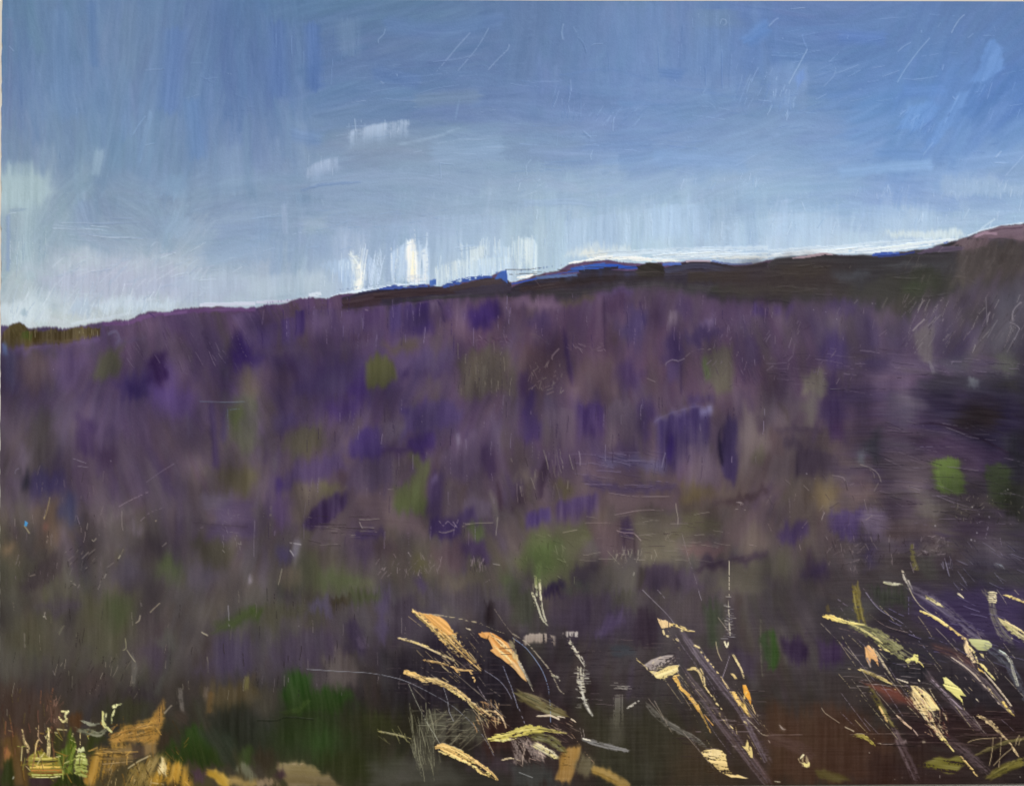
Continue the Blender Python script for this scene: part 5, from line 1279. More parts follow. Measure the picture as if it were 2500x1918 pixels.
P([(240,780),(270,700),(450,690),(490,850),(700,860),(820,880),(830,960),(650,1060),(400,1060),(230,1060),(220,920)], '2b4a1b', '263c14', soft=14, ang=80, br=.8, name='green_patch', label='rich green patch at the bottom, left of the golden grass')
S([(200,1050),(350,1030),(460,940)], [14,60,40], '4a6024', o=.6, dry=.3)
P([(250,1060),(600,1060),(600,1280),(250,1290)], '20250f', soft=18, o=.6)
E(560, 1240, 420, 260, '2a3a18', soft=50, o=.8)
E(900, 1500, 360, 140, '2b3016', soft=40, o=.7)
P([(440,1250),(560,1170),(700,1260),(650,1440),(500,1440)], '2b4419', soft=18, o=.75, name='green_patch', label='smaller rich green patch lower down')
E(1080, 1140, 140, 70, '3c4a1c', soft=16, o=.75)
P([(550,1420),(900,1380),(950,1600),(700,1640),(540,1560)], '2e3317', soft=20, o=.7)
P([(750,1040),(1300,1050),(1350,1250),(900,1350),(760,1250)], '2c2818', soft=26, o=.6)
E(60, 950, 120, 130, '4a4438', soft=20, o=.6)
E(60, 1180, 100, 120, '2f3228', soft=20, o=.6)
E(60, 1450, 80, 130, '34281c', soft=18, o=.7)
P([(190,1480),(490,1490),(560,1570),(740,1690),(260,1690),(200,1560)], '8c7a4c', '746240', soft=5, ang=2, br=1, name='ochre_leaf', label='tan strokes at the bottom edge, left of centre')
S([(200,1490),(400,1495)], 26, 'a8946c', dry=.3, name='ochre_leaf')
P([(0,1620),(120,1600),(200,1690),(0,1690)], '8c7454', soft=5, dry=.3, name='ochre_leaf'); E(200, 1580, 40, 60, '3c2a30', soft=7)
P([(980,1480),(1400,1430),(1800,1600),(1700,1690),(960,1690)], '4c4a42', soft=22, o=.7, ang=0)
P([(1700,1480),(2188,1440),(2188,1600),(1900,1560)], '40323c', soft=18, o=.7)
P([(1400,1120),(1450,1030),(1800,1000),(1960,1150),(1950,1280),(1650,1330),(1500,1330),(1560,1560),(1480,1560),(1300,1370),(1330,1260)], '4a4638', soft=7, o=.8, ang=92, dry=.2, label='scratched grey-olive lattice behind the lowest blade')
many(60, 1310, 1060, 1560, 1540, 190, 80, 8, ['8c8a6c', '706e54'], sp=8, dry=.3)
many(30, 1460, 1020, 1900, 1280, 190, -2, 8, ['8c8a70', '706e58'], sp=6, dry=.3)
many(22, 1560, 1080, 1950, 1320, 170, -40, 7, ['8c8468'], sp=14, dry=.3)
P([(1900,1150),(2188,1100),(2188,1380),(1960,1400)], '3a221e', soft=14, o=.8)
S([(1040,1210),(1180,1240),(1330,1275)], [8,26,14], '948a50', dry=.35, **GB)
many(10, 1060, 1120, 1300, 1300, 100, 55, 8, ['8c8850'], sp=20, dry=.4)
# golden grass, left group
MUTE[:] = [1, 1]
BLEND[:] = [1.0, 1.0, 0.0, 0.3]
GST = dict(name='grass_stem', dry=.22, h=1.3, e=.9, rag=.4, o=.72)
def stem(pts, w, c, **k):
    q = dict(GST); q.update(k); S(pts, max(w, 8.4) if not isinstance(w, list) else w, c, **q)
stem([(430,680),(700,698),(960,712),(1150,745),(1300,790),(1500,890),(1700,1010),(1880,1180),(1970,1300),(2035,1430)], 8.4, '8c8e98', label='longest thin arching stem, sweeping from the middle left')
stem([(1300,800),(1400,1020),(1480,1170),(1520,1230),(1570,1320)], 8.4, 'a8a898', label='thin straight stem crossing under the arching one')
stem([(1600,830),(1640,960),(1650,1040),(1690,1130)], 8.4, '9c9ca4')
stem([(1950,690),(2070,770),(2140,850),(2188,940)], 8.4, '8c8ca0')
stem([(2110,650),(2160,780),(2188,850),(2240,1020)], 9, '9ca0b8')
stem([(1420,205),(1600,225),(1900,285),(2060,350),(2188,390)], [8.4,11,14,14,10], 'd4c49c', dry=.5, label='arching stem from the tip of the tallest golden blade')
S([(1335,175),(1430,235),(1560,330),(1680,440),(1800,570),(1930,690)], [16,80,170,170,120,60], 'd8a860', 'b09c74', dry=.6, br=1, h=1.6, rag=.1, label='tallest golden blade, its upper half solid, the lower dry', **GB)
P([(1440,205),(1560,225),(1640,290),(1700,380),(1590,380),(1480,280)], 'dca45c', soft=3, ang=40, br=1, dry=.2, h=1.6, name='grass_blade')
S([(1330,165),(1380,225),(1470,300),(1600,430),(1720,540)], [8,24,22,20,12], 'f2d088', h=2, dry=.05, rag=.1, name='grass_blade')
for i in range(9): scr([(1500+i*24,300+i*30),(1530+i*26,330+i*31)], 16, '2c2620' if i%2 else 'e8c888', dry=.1, name='grass_blade')
many(46, 1600, 430, 1900, 680, 90, 48, 11, ['e0cc94', 'c8b080', '2a2228'], sp=16, dry=.3, name='grass_blade')
S([(1225,415),(1330,445),(1430,480),(1560,540),(1710,615)], [10,26,40,50,30], 'c0ac84', dry=.95, h=1.3, label='short speckled blade left of the tallest one', **GB)
S([(1240,418),(1400,465),(1480,490)], [8,14,8], 'e0c888', dry=.2, h=1.5, **GB)
S([(1425,604),(1530,620),(1640,650),(1740,685),(1860,692)], [8,22,26,18,8], 'e0b070', dry=.2, h=1.5, label='thin golden twig with a downward fork', **GB)
S([(1690,665),(1745,735)], [16,10], 'd8a868', dry=.2, h=1.4, **GB)
S([(1825,690),(1860,760),(1892,825)], [10,22,8], 'e4b87c', dry=.15, h=1.4, **GB)
stem([(1892,825),(1940,900),(2000,1000)], 10, '9c9098', dry=.8)
P([(1900,368),(1990,360),(2100,405),(2190,490),(2250,600),(2315,785),(2200,680),(2100,592),(2012,535),(2030,508),(1985,430),(1925,400)], 'd89a58', 'e0b070', soft=2, ang=55, br=1.1, h=1.8, label='broad orange leaf, the boldest at the bottom centre', **GB)
S([(2000,380),(2110,470),(2200,560)], [10,50,10], 'eac088', dry=.3, h=2, **GB)
S([(2030,480),(2130,560),(2240,680),(2310,780)], [8,26,26,8], 'f0cc90', dry=.1, h=2, **GB)
S([(2060,430),(2160,520)], [8,14], '7c5c48', dry=.4, **GB)
P([(2140,440),(2188,470),(2250,600),(2200,560)], '8c7868', soft=3, dry=.5, **GB)
scr([(1990,390),(1975,430)], 11, '4c2c14', dry=0)
S([(1790,325),(1830,340),(1870,345)], [8,12,8], 'c8bca8', dry=.5, **GB)
S([(1258,700),(1330,725),(1430,765),(1560,790)], [44,60,64,30], 'e2b46c', 'e0bc7c', h=1.8, dry=.15, rag=.05, label='arching golden blade with rounded tip, left of the dark', **GB)
S([(1430,770),(1580,800),(1720,870),(1830,960),(1920,1040),(2020,1110)], [50,60,50,50,110,100], 'dcb878', 'd8c090', dry=.7, br=1, h=1.6, label='dry lower half of the arching golden blade', **GB)
S([(1640,850),(1760,925),(1860,1020)], [10,24,18], 'e8cc80', dry=.2, h=1.8, **GB)
many(44, 1860, 970, 2080, 1180, 70, 60, 12, ['ecd4a0', 'd8b888', 'c49868'], sp=50, dry=.2, name='grass_blade')
many(20, 1440, 760, 1620, 820, 60, 20, 10, ['ecd094', '2a2024'], sp=30, dry=.2, name='grass_blade')
S([(2030,1030),(2100,1090),(2140,1190)], [24,20,8], 'd4b490', dry=.4, h=1.4, **GB)
stem([(1850,1020),(1920,1120),(1960,1250),(2030,1400)], 8.6, 'a8987c')
stem([(1950,1030),(2080,985),(2188,990)], 8.4, '6c5c54', dry=.5)
S([(2005,1278),(2080,1262),(2188,1245),(2300,1205),(2420,1195),(2560,1215),(2660,1228)], [14,70,90,110,60,40,8], 'c6bc5c', 'b4a850', dry=.3, br=1.2, h=1.7, label='yellow-green arched blade at the bottom centre', **GB)
S([(2015,1285),(2120,1295),(2230,1270)], [10,24,16], 'e4dc8c', dry=.15, h=1.8, **GB)
S([(2060,1240),(2180,1215),(2330,1180)], [10,20,14], 'e8e488', dry=.3, h=1.8, **GB)
S([(1522,1350),(1600,1350),(1700,1395),(1800,1450),(1900,1520),(2000,1590),(2065,1645)], [24,90,104,110,120,100,16], 'dcb068', 'e8d080', dry=.22, br=1.1, h=1.9, rag=.05, label='lowest golden blade, pointing down right beside the lattice', **GB)
for i in range(13): scr([(1700+i*24,1385+i*17),(1722+i*24,1400+i*17)], 13, '2c2418', dry=.1, name='grass_blade')
S([(1560,1385),(1700,1440),(1830,1500),(1960,1590),(2060,1645)], [10,22,22,22,8], 'f4dc90', dry=.1, h=2, **GB)
S([(1570,1345),(1700,1370),(1790,1420)], [10,20,10], 'ecc884', dry=.2, h=2, **GB)
P([(1870,1530),(1915,1560),(1910,1585),(1890,1580)], 'e8cc84', soft=1.5, h=1.6, **GB)
S([(2100,1460),(2180,1450),(2260,1470)], [10,30,8], 'b8a88c', dry=.5, h=1.3, **GB)
scr([(850,355),(862,362)], 18, 'e8e8f4', dry=0, name='fleck', h=2); scr([(360,310),(372,312)], 11, 'c8c0c8', dry=0, name='fleck'); scr([(930,645),(980,655)], 24, 'a09484', dry=.4, h=2); scr([(1822,445),(1828,452)], 12, 'e0d8d8', dry=0, name='fleck')
scr([(0,1120),(180,1120),(260,1090),(500,1110)], 10, '14180c', dry=.1); scr([(370,1500),(410,1490)], 16, '9c8864')
S([(880,400),(930,500)], 90, '54485c', o=.5, dry=.3)
many(60, 1100, 480, 2188, 1000, 140, 1, 7, ['54484c', '1c1620'], sp=4, dry=.5, h=.9)
many(50, 0, 0, 1300, 900, 100, 92, 8, ['6c6468', '221c20'], sp=6, dry=.5)
BLEND[:] = [1.6, 0.85, 0.08, 0.4]; MUTE[:] = [0.72, 0.95]
tile(2, 3)
P([(0,0),(200,0),(250,200),(150,300),(0,250)], '3a402c', soft=18, o=.7)
P([(260,0),(430,0),(440,60),(330,100),(270,60)], '261c36', soft=10, o=.85)
P([(320,60),(1050,20),(1060,420),(500,400),(330,250)], '40344a', soft=24, o=.6)
P([(850,0),(1060,0),(1040,160),(870,170)], '4c4a3a', soft=16, o=.7)
P([(1060,160),(1230,180),(1230,480),(1060,460)], '2e2230', soft=16, o=.75)
P([(840,470),(980,490),(1050,530),(1000,570),(880,570),(850,530)], '3a3e46', soft=5, o=.9, ang=5, label='slate blue-green dab left of the orange seed head')
P([(720,380),(820,260),(900,180),(960,250),(830,380),(750,410)], '54466a', soft=10, o=.7, ang=110)
P([(1150,0),(1700,0),(1650,400),(1300,250)], '50464a', soft=24, o=.6)
P([(1640,130),(1740,120),(1790,480),(1720,480),(1650,300)], '38482c', soft=14, o=.8, ang=88, name='green_patch', label='green upright streak between the two right-hand grass groups')
P([(2130,360),(2188,350),(2188,640),(2140,640),(2120,500)], '2f4822', soft=7, o=.9, name='green_patch', label='dark green upright patch with pale left edge')
S([(2125,250),(2125,500),(2140,750)], [14,22,10], '6c6858', o=.7, dry=.3)
P([(1880,520),(2100,560),(2090,760),(1960,750)], '3c3048', soft=14, o=.6)
P([(0,780),(200,850),(500,1000),(700,1300),(700,1690),(0,1690)], '3a2524', soft=36, o=.5)
P([(560,1000),(1250,1000),(1500,1350),(1700,1640),(900,1690),(700,1500)], '383624', soft=40, o=.7)
P([(0,1480),(300,1560),(400,1690),(0,1690)], '3e4240', soft=14, o=.8)
P([(1450,1250),(1800,1400),(1900,1690),(1300,1690)], '4c3624', soft=36, o=.6)
P([(1900,1000),(2188,1000),(2188,1690),(2000,1690)], '432e2a', soft=30, o=.6)
S([(60,900),(200,970),(300,1020),(440,1070)], [90,130,120,70], '7c7238', '8a7a3e', o=.9, e=.5, br=1, name='grass_blade', label='broad olive blade slanting down right at the bottom centre')
S([(100,880),(250,930),(400,1010)], [8,12,8], '94885c', dry=.3)
B([(85,400),(160,372),(300,368),(385,400)], 100, 'b29f90', 'a08c7c', dry=.3, br=1.1, name='seed_head', label='beige brushed seed head above the arching stem')
S([(175,20),(210,140),(250,240),(310,310)], [20,36,30,14], 'b8b888', dry=.4, h=1.3, label='pale green pair of strands hanging from the green patch', **GB)
S([(235,-60),(245,60),(265,200),(305,300)], [20,26,22,10], 'd0cc98', dry=.25, h=1.5, **GB)
S([(205,-40),(215,60)], [30,20], 'a8b070', dry=.2, **GB)
stem([(0,410),(120,500),(240,660),(300,800),(325,950),(330,1140)], 9, '90a4cc', dry=.2, label='pale blue arching stem falling to the olive blade')
stem([(0,375),(120,450),(210,550),(330,700),(400,850),(450,895)], [14,20,20,24,20,8], 'c0b090', dry=.5, label='speckled strand beside the pale blue stem')
S([(340,730),(400,760),(410,800)], [14,30,10], 'ccc094', dry=.3, h=1.4, **GB)
S([(50,600),(110,720),(190,880)], [40,26,12], 'b0a07c', dry=.9, h=1.3, **GB)
P([(0,600),(40,630),(95,710),(128,785),(60,720),(0,650)], 'ecb46c', soft=1.8, ang=55, h=1.8, **GB)
P([(0,540),(50,560),(50,610),(0,590)], 'e0bc74', soft=2, dry=.1, h=1.6, **GB)
S([(0,440),(30,560)], [60,30], '9c8c58', o=.7, dry=.4, **GB)
B([(425,362),(500,348),(578,355)], 60, 'b8aca4', dry=.55, br=1, name='seed_head', label='pale brushed top of the speckled white strand')
S([(490,440),(545,530),(600,610),(625,660)], [30,40,50,24], 'c0b8a4', dry=.45, h=1.4, label='upper part of the speckled white strand at the centre', **GB)
S([(585,690),(590,800),(610,900),(640,1000),(690,1085)], [60,76,70,50,14], 'b8b4a4', 'c8c4a8', dry=.6, br=1.2, h=1.4, label='lower part of the speckled white strand at the centre', **GB)
many(50, 550, 680, 650, 1020, 50, 0, 10, ['e0dcc8', '98948c', '2c2628'], sp=10, dry=.2, name='grass_blade')
S([(200,1086),(330,1078),(400,1108),(390,1085),(460,1098)], [8,14,18,12,8], 'dcbc9c', dry=.25, h=1.5, label='thin twig under the olive blade', **GB)
S([(500,1105),(550,1135)], [14,8], 'ccac8c', dry=.3, **GB)
stem([(0,870),(50,990),(110,1150)], 10, '9c98a8', dry=.4)
many(26, 350, 1120, 560, 1300, 90, 35, 9, ['a88c74', '6c4c40'], sp=20, dry=.5)
P([(0,1290),(110,1260),(220,1300),(380,1380),(300,1440),(0,1470)], '8c7870', soft=7, dry=.55, ang=60, name='seed_head', label='pinkish scumbled tuft at the bottom centre')
many(44, 0, 1280, 280, 1500, 80, 60, 11, ['d0b49c', 'b89484', '3c2a28'], sp=50, dry=.3, name='seed_head')
S([(180,1255),(300,1275),(380,1320),(440,1380)], [60,110,110,60], '827c3c', '7c7438', o=.95, br=1.1, dry=.1, h=1.2, label='olive-yellow leaf curving over the orange patch', **GB)
S([(190,1330),(270,1370),(340,1410),(390,1440)], [50,80,90,50], 'd8c06c', 'e4d07c', dry=.2, br=1.1, h=1.7, label='bright yellow leaf just left of the orange patch', **GB)
P([(430,1370),(480,1352),(600,1356),(575,1440),(545,1530),(530,1610),(490,1660),(375,1640),(395,1540),(405,1440)], 'c08a30', 'b48234', soft=3, ang=95, br=.8, h=1.2, name='ochre_leaf', label='bright orange block at the bottom centre')
many(14, 420, 1370, 500, 1520, 40, 5, 9, ['4c3410'], sp=10, dry=.4, name='ochre_leaf')
P([(560,1400),(640,1420),(720,1540),(600,1620),(540,1600)], '6c6040', soft=7, dry=.2, ang=110)
S([(690,1545),(780,1580),(890,1640),(990,1700)], [70,110,110,80], 'b48a34', 'a47e34', o=.95, br=.9, h=1, name='ochre_leaf', label='orange leaf slanting off the bottom edge, right of the block')
stem([(490,1210),(580,1330),(660,1440),(730,1520)], 9, 'b08c6c', dry=.4)
S([(598,1280),(660,1300),(800,1340),(1000,1385)], [20,60,60,30], '807c7a', '605c58', o=.85, dry=.15, h=1, label='grey-white dash pointing right at the bottom centre', **GB)
S([(596,1277),(680,1295)], [16,8], 'f0e8d8', h=2, dry=.05, **GB)
stem([(580,1180),(600,1270)], 8.6, 'a09088'); stem([(605,1190),(620,1270)], 8.4, '988880')
S([(1150,985),(1220,1060),(1330,1150),(1450,1220),(1560,1280),(1650,1350)], [30,70,80,80,70,30], '6e675c', o=.75, dry=.2, e=.6, label='grey-olive ghost blade sloping to the bottom right of centre', **GB)
B([(860,900),(960,890)], 330, '7c766c', '54503f', dry=.5, o=.8, name='grass_blade', label='dry grey upright smear below the slate dab')
S([(970,1020),(1040,980),(1095,940)], [10,26,12], 'c0b8a8', dry=.6, h=1.3, label='short pale hook beside the grey smear', **GB)
many(10, 870, 780, 980, 870, 90, 0, 9, ['a8a094'], sp=4, dry=.4)
S([(850,1100),(900,1220),(870,1330)], 170, '5a5448', o=.5, e=.9)
# golden grass, middle group
MUTE[:] = [1, 1]
BLEND[:] = [1.0, 1.0, 0.0, 0.3]
S([(1440,350),(1560,520),(1700,700),(1830,860),(1950,1010),(2050,1200),(2188,1480)], [50,90,100,130,130,120,110], '766a78', '64545e', o=.5, dry=.42, br=1.2, h=.9, label='broad mauve blade behind the middle golden group', **GB)
S([(1480,700),(1600,880),(1760,1100),(1930,1320),(2188,1680)], [30,120,150,150,130], '6c5e68', '5c4a4c', o=.5, dry=.45, br=1.2, label='second mauve blade, lower and left of the first', **GB)
stem([(1110,0),(1190,80),(1330,220),(1390,300)], 8.4, '8c8490'); stem([(1240,0),(1310,80)], 8.4, '8c8490'); stem([(1590,0),(1620,100)], 8.4, '8c8490')
stem([(1740,440),(1760,540),(1795,615)], 10, 'c8b890', dry=.2); stem([(1860,560),(1830,660),(1795,760)], 8.8, '9c90a0')
stem([(1480,720),(1560,820),(1640,920)], 9, 'b0a090', dry=.5); stem([(1820,1080),(1860,1180),(1900,1210)], 8.6, 'b0a090', dry=.3)
P([(1240,252),(1300,262),(1370,300),(1350,330),(1300,340),(1270,335),(1250,290)], 'eccb98', soft=2, h=2, dry=.1, name='seed_head', label='cream seed head, topmost of the middle golden group')
S([(1360,300),(1430,320),(1500,345),(1568,358)], [16,36,34,8], 'dcc07c', dry=.25, h=1.6, label='golden tip right of the topmost cream seed head', **GB)
S([(1435,350),(1480,355)], [26,10], 'e8d090', dry=.1, h=1.6, **GB)
for a, b in (((1290,350),(1300,385)),((1310,395),(1345,402)),((1400,420),(1425,440)),((1555,475),(1605,500)),((1605,530),(1630,545))):
    S([a, b], [14,18], 'd8c498', dry=.25, h=1.4, **GB)
S([(1640,565),(1700,640),(1760,720),(1820,815)], [10,22,18,10], 'dcc490', dry=.35, h=1.5, **GB)
S([(1780,740),(1850,850),(1900,930)], [8,14,8], 'c8b08c', dry=.4, **GB)
P([(1110,650),(1190,590),(1300,575),(1385,565),(1395,610),(1430,650),(1330,650),(1240,690),(1160,690)], 'a89c98', soft=3, dry=.6, ang=-30, h=1.4, name='seed_head')
P([(1050,590),(1080,610),(1170,690),(1250,700),(1330,660),(1420,645),(1420,695),(1370,740),(1300,768),(1250,770),(1210,725),(1120,655)], 'ecd490', 'f4e0a0', soft=2, h=2, dry=.12, ang=-20, br=1.1, name='seed_head', label='shell-shaped cream seed head, biggest in the middle group')
many(30, 1190, 580, 1420, 720, 50, -35, 10, ['f0dca8', '3a2c30', 'c4b4a4'], sp=30, dry=.2, name='seed_head')
S([(1385,745),(1440,840),(1510,910),(1560,975),(1590,1020),(1625,1080),(1700,1230)], [40,36,36,44,46,24,6], 'dca850', 'd8a04c', dry=.1, h=1.8, rag=.1, label='orange stalk hanging from the shell-shaped seed head', **GB)
S([(1375,740),(1430,730)], [16,10], 'dcb468', dry=.2, **GB); S([(1640,1070),(1720,1165)], [10,6], 'c89858', dry=.3, **GB)
S([(1490,682),(1550,672),(1600,690),(1630,760),(1645,830)], [10,34,54,46,16], 'ccb47c', dry=.5, br=1.1, h=1.6, label='hooked straw blade right of the shell-shaped seed head', **GB)
S([(1640,820),(1690,890),(1715,920)], [8,12,8], 'd8c088', dry=.3, **GB)
for a, b, w in (((1715,905),(1740,950),26),((1745,970),(1765,1000),24),((1780,1010),(1795,1030),12),((1765,1055),(1790,1075),14),((1795,1110),(1830,1130),10),((1860,1160),(1890,1195),12)):
    S([a, b], [w, w * .5], 'e4cc94', h=1.5, dry=.1, **GB)
stem([(1910,1170),(1925,1260)], 11, 'd0b888', dry=.2)
S([(1985,1120),(2010,1175)], [30,10], 'd4bc94', dry=.2, h=1.4, **GB)
S([(1852,-250),(1855,0),(1852,180),(1862,400)], [7,9,9,9], 'a8a4a4', dry=.6, h=1.3, label='upright speckled stem left of the green patch, tallest on the right', **GB)
many(30, 1810, 60, 1890, 480, 50, 0, 7, ['c4c0b8', '8c8890'], sp=10, dry=.35, name='grass_stem')
S([(1810,435),(1835,490),(1850,440)], [12,14,8], 'e4e0c8', dry=.1, **GB)
S([(1885,550),(1925,620),(1955,680),(1985,760)], [10,24,28,20], 'd4c090', dry=.4, h=1.5, label='speckled stalk above the orange bud, middle group', **GB)
P([(1870,715),(1905,735),(1928,765),(1905,772)], 'e0c488', soft=1.6, h=1.6, **GB)
P([(1968,800),(2000,808),(2035,870),(2040,930),(2030,990),(2005,920),(1985,880)], 'ecaa48', soft=2, h=2, ang=80, name='seed_head', label='orange bud at the right of the middle group')
S([(1888,870),(1920,940),(1970,1000),(2010,1060),(2050,1105)], [16,44,56,50,16], 'dfb25c', 'e8c884', dry=.2, h=1.8, label='golden forked blade below the orange bud', **GB)
S([(2000,880),(1980,950),(2010,1040)], [14,26,16], 'e8b85c', dry=.1, h=1.8, **GB)
S([(2045,980),(2080,1070)], [8,6], 'c8a880', dry=.3, **GB)
stem([(2000,1100),(2090,1190),(2140,1245),(2200,1250)], 9, 'd0c0a8', dry=.2)
P([(1612,1400),(1650,1380),(1720,1372),(1790,1385),(1825,1420),(1840,1490),(1855,1560),(1930,1600),(2020,1630),(1870,1628),(1780,1575),(1720,1520),(1650,1450)], 'ecd290', 'dcc080', soft=2, ang=4, br=1.3, dry=.3, h=1.9, name='seed_head', label='pale plume lying at the bottom, right of centre')
P([(1620,1398),(1700,1378),(1790,1390),(1810,1430),(1700,1450)], 'ecd49c', soft=4, h=1.7, dry=.1, name='seed_head')
many(16, 1660, 1420, 1840, 1600, 80, 6, 9, ['3a2c1c'], sp=6, dry=.4, name='seed_head')
P([(1970,1340),(2000,1350),(2012,1285),(2035,1340),(2055,1360),(2062,1450),(2035,1430),(2005,1390)], 'e4cc88', soft=1.8, h=1.8, dry=.1, name='grass_blade', label='small pronged cream mark right of the pale plume')
S([(2060,1450),(2120,1540),(2170,1640)], [10,30,40], '6c5858', o=.7, dry=.3)
S([(1875,1345),(1920,1348)], [8,8], 'c0b0a0', dry=.3); S([(235,1640),(245,1680)], [22,8], 'e0dc90', dry=.1, h=1.6, **GB); scr([(55,1570),(180,1620)], 10, '9ca0a0')
many(60, 1400, 850, 2188, 1450, 130, 2, 8, ['8c7c80', '2c2024'], sp=3, dry=.5, h=.9)
many(60, 500, 400, 1400, 1000, 140, 1, 7, ['5c5054', '221a20'], sp=4, dry=.5, h=.9)
BLEND[:] = [1.5, 0.95, 0.08, 0.35]
tile(3, 3)
P([(1240,0),(2188,0),(2188,500),(1500,420),(1280,200)], '3b2f55', soft=34, o=.7, ang=10)
P([(140,400),(320,380),(325,620),(160,640)], '2f213c', soft=14, o=.85, label='dark violet bar at the left of the right-hand grasses')
P([(430,420),(640,440),(650,640),(450,640)], '352446', soft=16, o=.75)
P([(0,380),(60,370),(85,560),(60,690),(0,690)], '2f4a20', soft=8, o=.85, name='green_patch')
P([(870,0),(1200,0),(1190,110),(960,130)], '343830', soft=14, o=.8)
P([(940,550),(1150,600),(1330,650),(1350,800),(1160,780),(1060,700)], '26242a', soft=12, o=.9, label='black gap between the right-hand blades')
P([(1450,620),(1750,720),(2000,980),(1800,1030),(1450,800)], '2c2830', soft=20, o=.7)
P([(0,1000),(700,1000),(1100,1300),(1100,1690),(0,1690)], '4a3022', soft=30, o=.6)
P([(1100,1050),(2188,1000),(2188,1300),(1200,1330)], '2c1c20', soft=24, o=.6, ang=0)
P([(1150,1380),(1350,1350),(1300,1690),(800,1690),(900,1400)], '2e1f1c', soft=24, o=.7)
P([(1850,1400),(2050,1380),(2000,1560),(1880,1560)], '1e1414', soft=14, o=.85)
P([(450,700),(760,720),(900,1000),(500,1000)], '3c3434', soft=24, o=.5)
S([(0,1270),(250,1350),(380,1440)], 130, '54403c', o=.6, dry=.3)
S([(740,-40),(765,120),(800,290)], [80,90,90], '7c7038', '706638', o=.9, br=1, dry=.1, e=.4, label='olive upright blade crossing behind the yellow one', **GB)
S([(500,130),(520,200)], [30,40], '5c5030', o=.7)
S([(1400,480),(1550,530),(1680,600),(1760,670)], [60,120,130,90], '5c403e', o=.55, e=.8, label='dull red-brown blade in the right-hand group', **GB)
P([(820,780),(1000,825),(1150,870),(1250,940),(1305,1035),(1190,1020),(1060,960),(920,880)], '7c453a', '68392f', soft=12, o=.8, ang=30, br=.9, name='grass_blade', label='brick red blade low in the right-hand group')
S([(1230,-10),(1400,90),(1560,210),(1700,340),(1830,430)], [60,110,120,130,110], '6e6676', o=.62, br=1.2, dry=.42, e=.4, label='grey-mauve blade slanting down right at the upper right', **GB)
S([(1345,60),(1420,105),(1510,155)], [24,50,12], 'c4be8c', dry=.12, h=1.4, label='pale yellow tip on the grey-mauve blade', **GB)
S([(1540,570),(1700,665),(1850,800),(1960,930),(2090,1060)], [40,90,120,110,60], '685a5e', '5c5054', o=.6, dry=.42, br=1.2, label='brown-mauve blade ending in a golden point at the right', **GB)
S([(1560,575),(1720,690),(1860,840),(1980,990)], [8,12,12,8], 'a89ca0', dry=.5, **GB)
S([(1875,830),(1930,900),(1985,960)], [10,20,10], 'dcc088', dry=.3, h=1.5, **GB); S([(2005,965),(2050,1030),(2110,1085)], [20,34,10], 'eccc74', dry=.08, h=1.8, label='golden point of the brown-mauve blade', **GB)
S([(2010,900),(2080,1000)], [8,12], 'c8bcb0', dry=.7, **GB)
S([(1350,710),(1450,830),(1580,970),(1720,1120),(1860,1250)], [50,90,100,110,90], '685a60', '54444a', o=.62, br=1.2, dry=.42, label='long dim mauve blade running to the lower right', **GB)
S([(1390,760),(1520,890),(1660,1030)], [8,14,8], '9c8c98', dry=.4, **GB)
S([(1085,1200),(1130,1320),(1190,1450),(1270,1660)], [60,100,110,100], '6a585c', '5c4a50', o=.62, br=1.2, dry=.42, label='mauve blade rising from the bottom edge, right group', **GB)
BLEND[:] = [1.0, 1.0, 0.0, 0.3]
S([(1540,1290),(1680,1400),(1860,1580)], [90,140,110], '5c4c50', o=.6, br=1.2, dry=.5, label='dry mauve blade at the bottom right', **GB)
stem([(830,20),(950,170),(1150,290),(1280,430),(1390,560)], 8.8, '9c94b0', label='thin lilac stem crossing the yellow blade'); stem([(590,80),(740,190)], 10, '7c7084', dry=.6)
stem([(1200,-20),(1240,60),(1300,140),(1390,210),(1480,260)], [8,10,10,10,8], 'd0c4a4', dry=.4)
stem([(1200,60),(1200,220)], 9, '6c6484')
S([(700,290),(850,350),(1000,440),(1120,530),(1250,600)], [40,110,150,150,110], '8c8a62', '8a8858', o=.75, br=1.2, dry=.4, h=1.1, label='broad yellow-olive blade, largest of the right-hand group', **GB)
S([(458,228),(540,238),(640,270),(740,292),(830,302)], [26,70,66,30,8], 'eccf74', 'e8cc80', h=1.9, dry=.06, rag=.05, label='bright yellow pointed head of the broad olive blade', **GB)
S([(700,290),(850,372),(980,460)], [10,18,10], 'ccc484', dry=.3, h=1.5, **GB)
S([(930,470),(1060,545),(1190,615)], [12,20,14], 'e0d488', dry=.15, h=1.6, **GB)
P([(1165,600),(1230,585),(1240,560),(1275,560),(1280,600),(1270,630),(1210,610),(1190,640)], 'ece48c', soft=2, h=1.9, **GB)
S([(1275,610),(1310,635),(1330,668)], [14,12,6], 'e4d480', dry=.1, h=1.6, **GB); scr([(1190,640),(1205,665)], 9, 'c8c090')
many(26, 850, 360, 1220, 580, 80, 38, 9, ['d4cc88', '56543c'], sp=12, dry=.4, name='grass_blade')
stem([(600,330),(850,390),(1100,440),(1400,490)], 8.4, '6c5c5c', dry=.6); stem([(850,200),(1000,310),(1200,370)], 8.4, '7c6c6c', dry=.6)
P([(820,488),(860,480),(905,505),(935,570),(945,660),(905,610),(880,590),(872,660),(845,600),(828,545)], 'e6b47c', 'dca870', soft=2, ang=70, h=1.9, br=1, name='grass_blade', label='orange-pink leaf tip beside the black gap')
S([(845,590),(880,670)], [30,10], '9c8c84', dry=.6, **GB)
S([(900,500),(960,590),(1020,690),(1090,790)], [16,22,26,14], 'b4a898', dry=.5, h=1.4, label='speckled strand falling from the orange-pink tip', **GB)
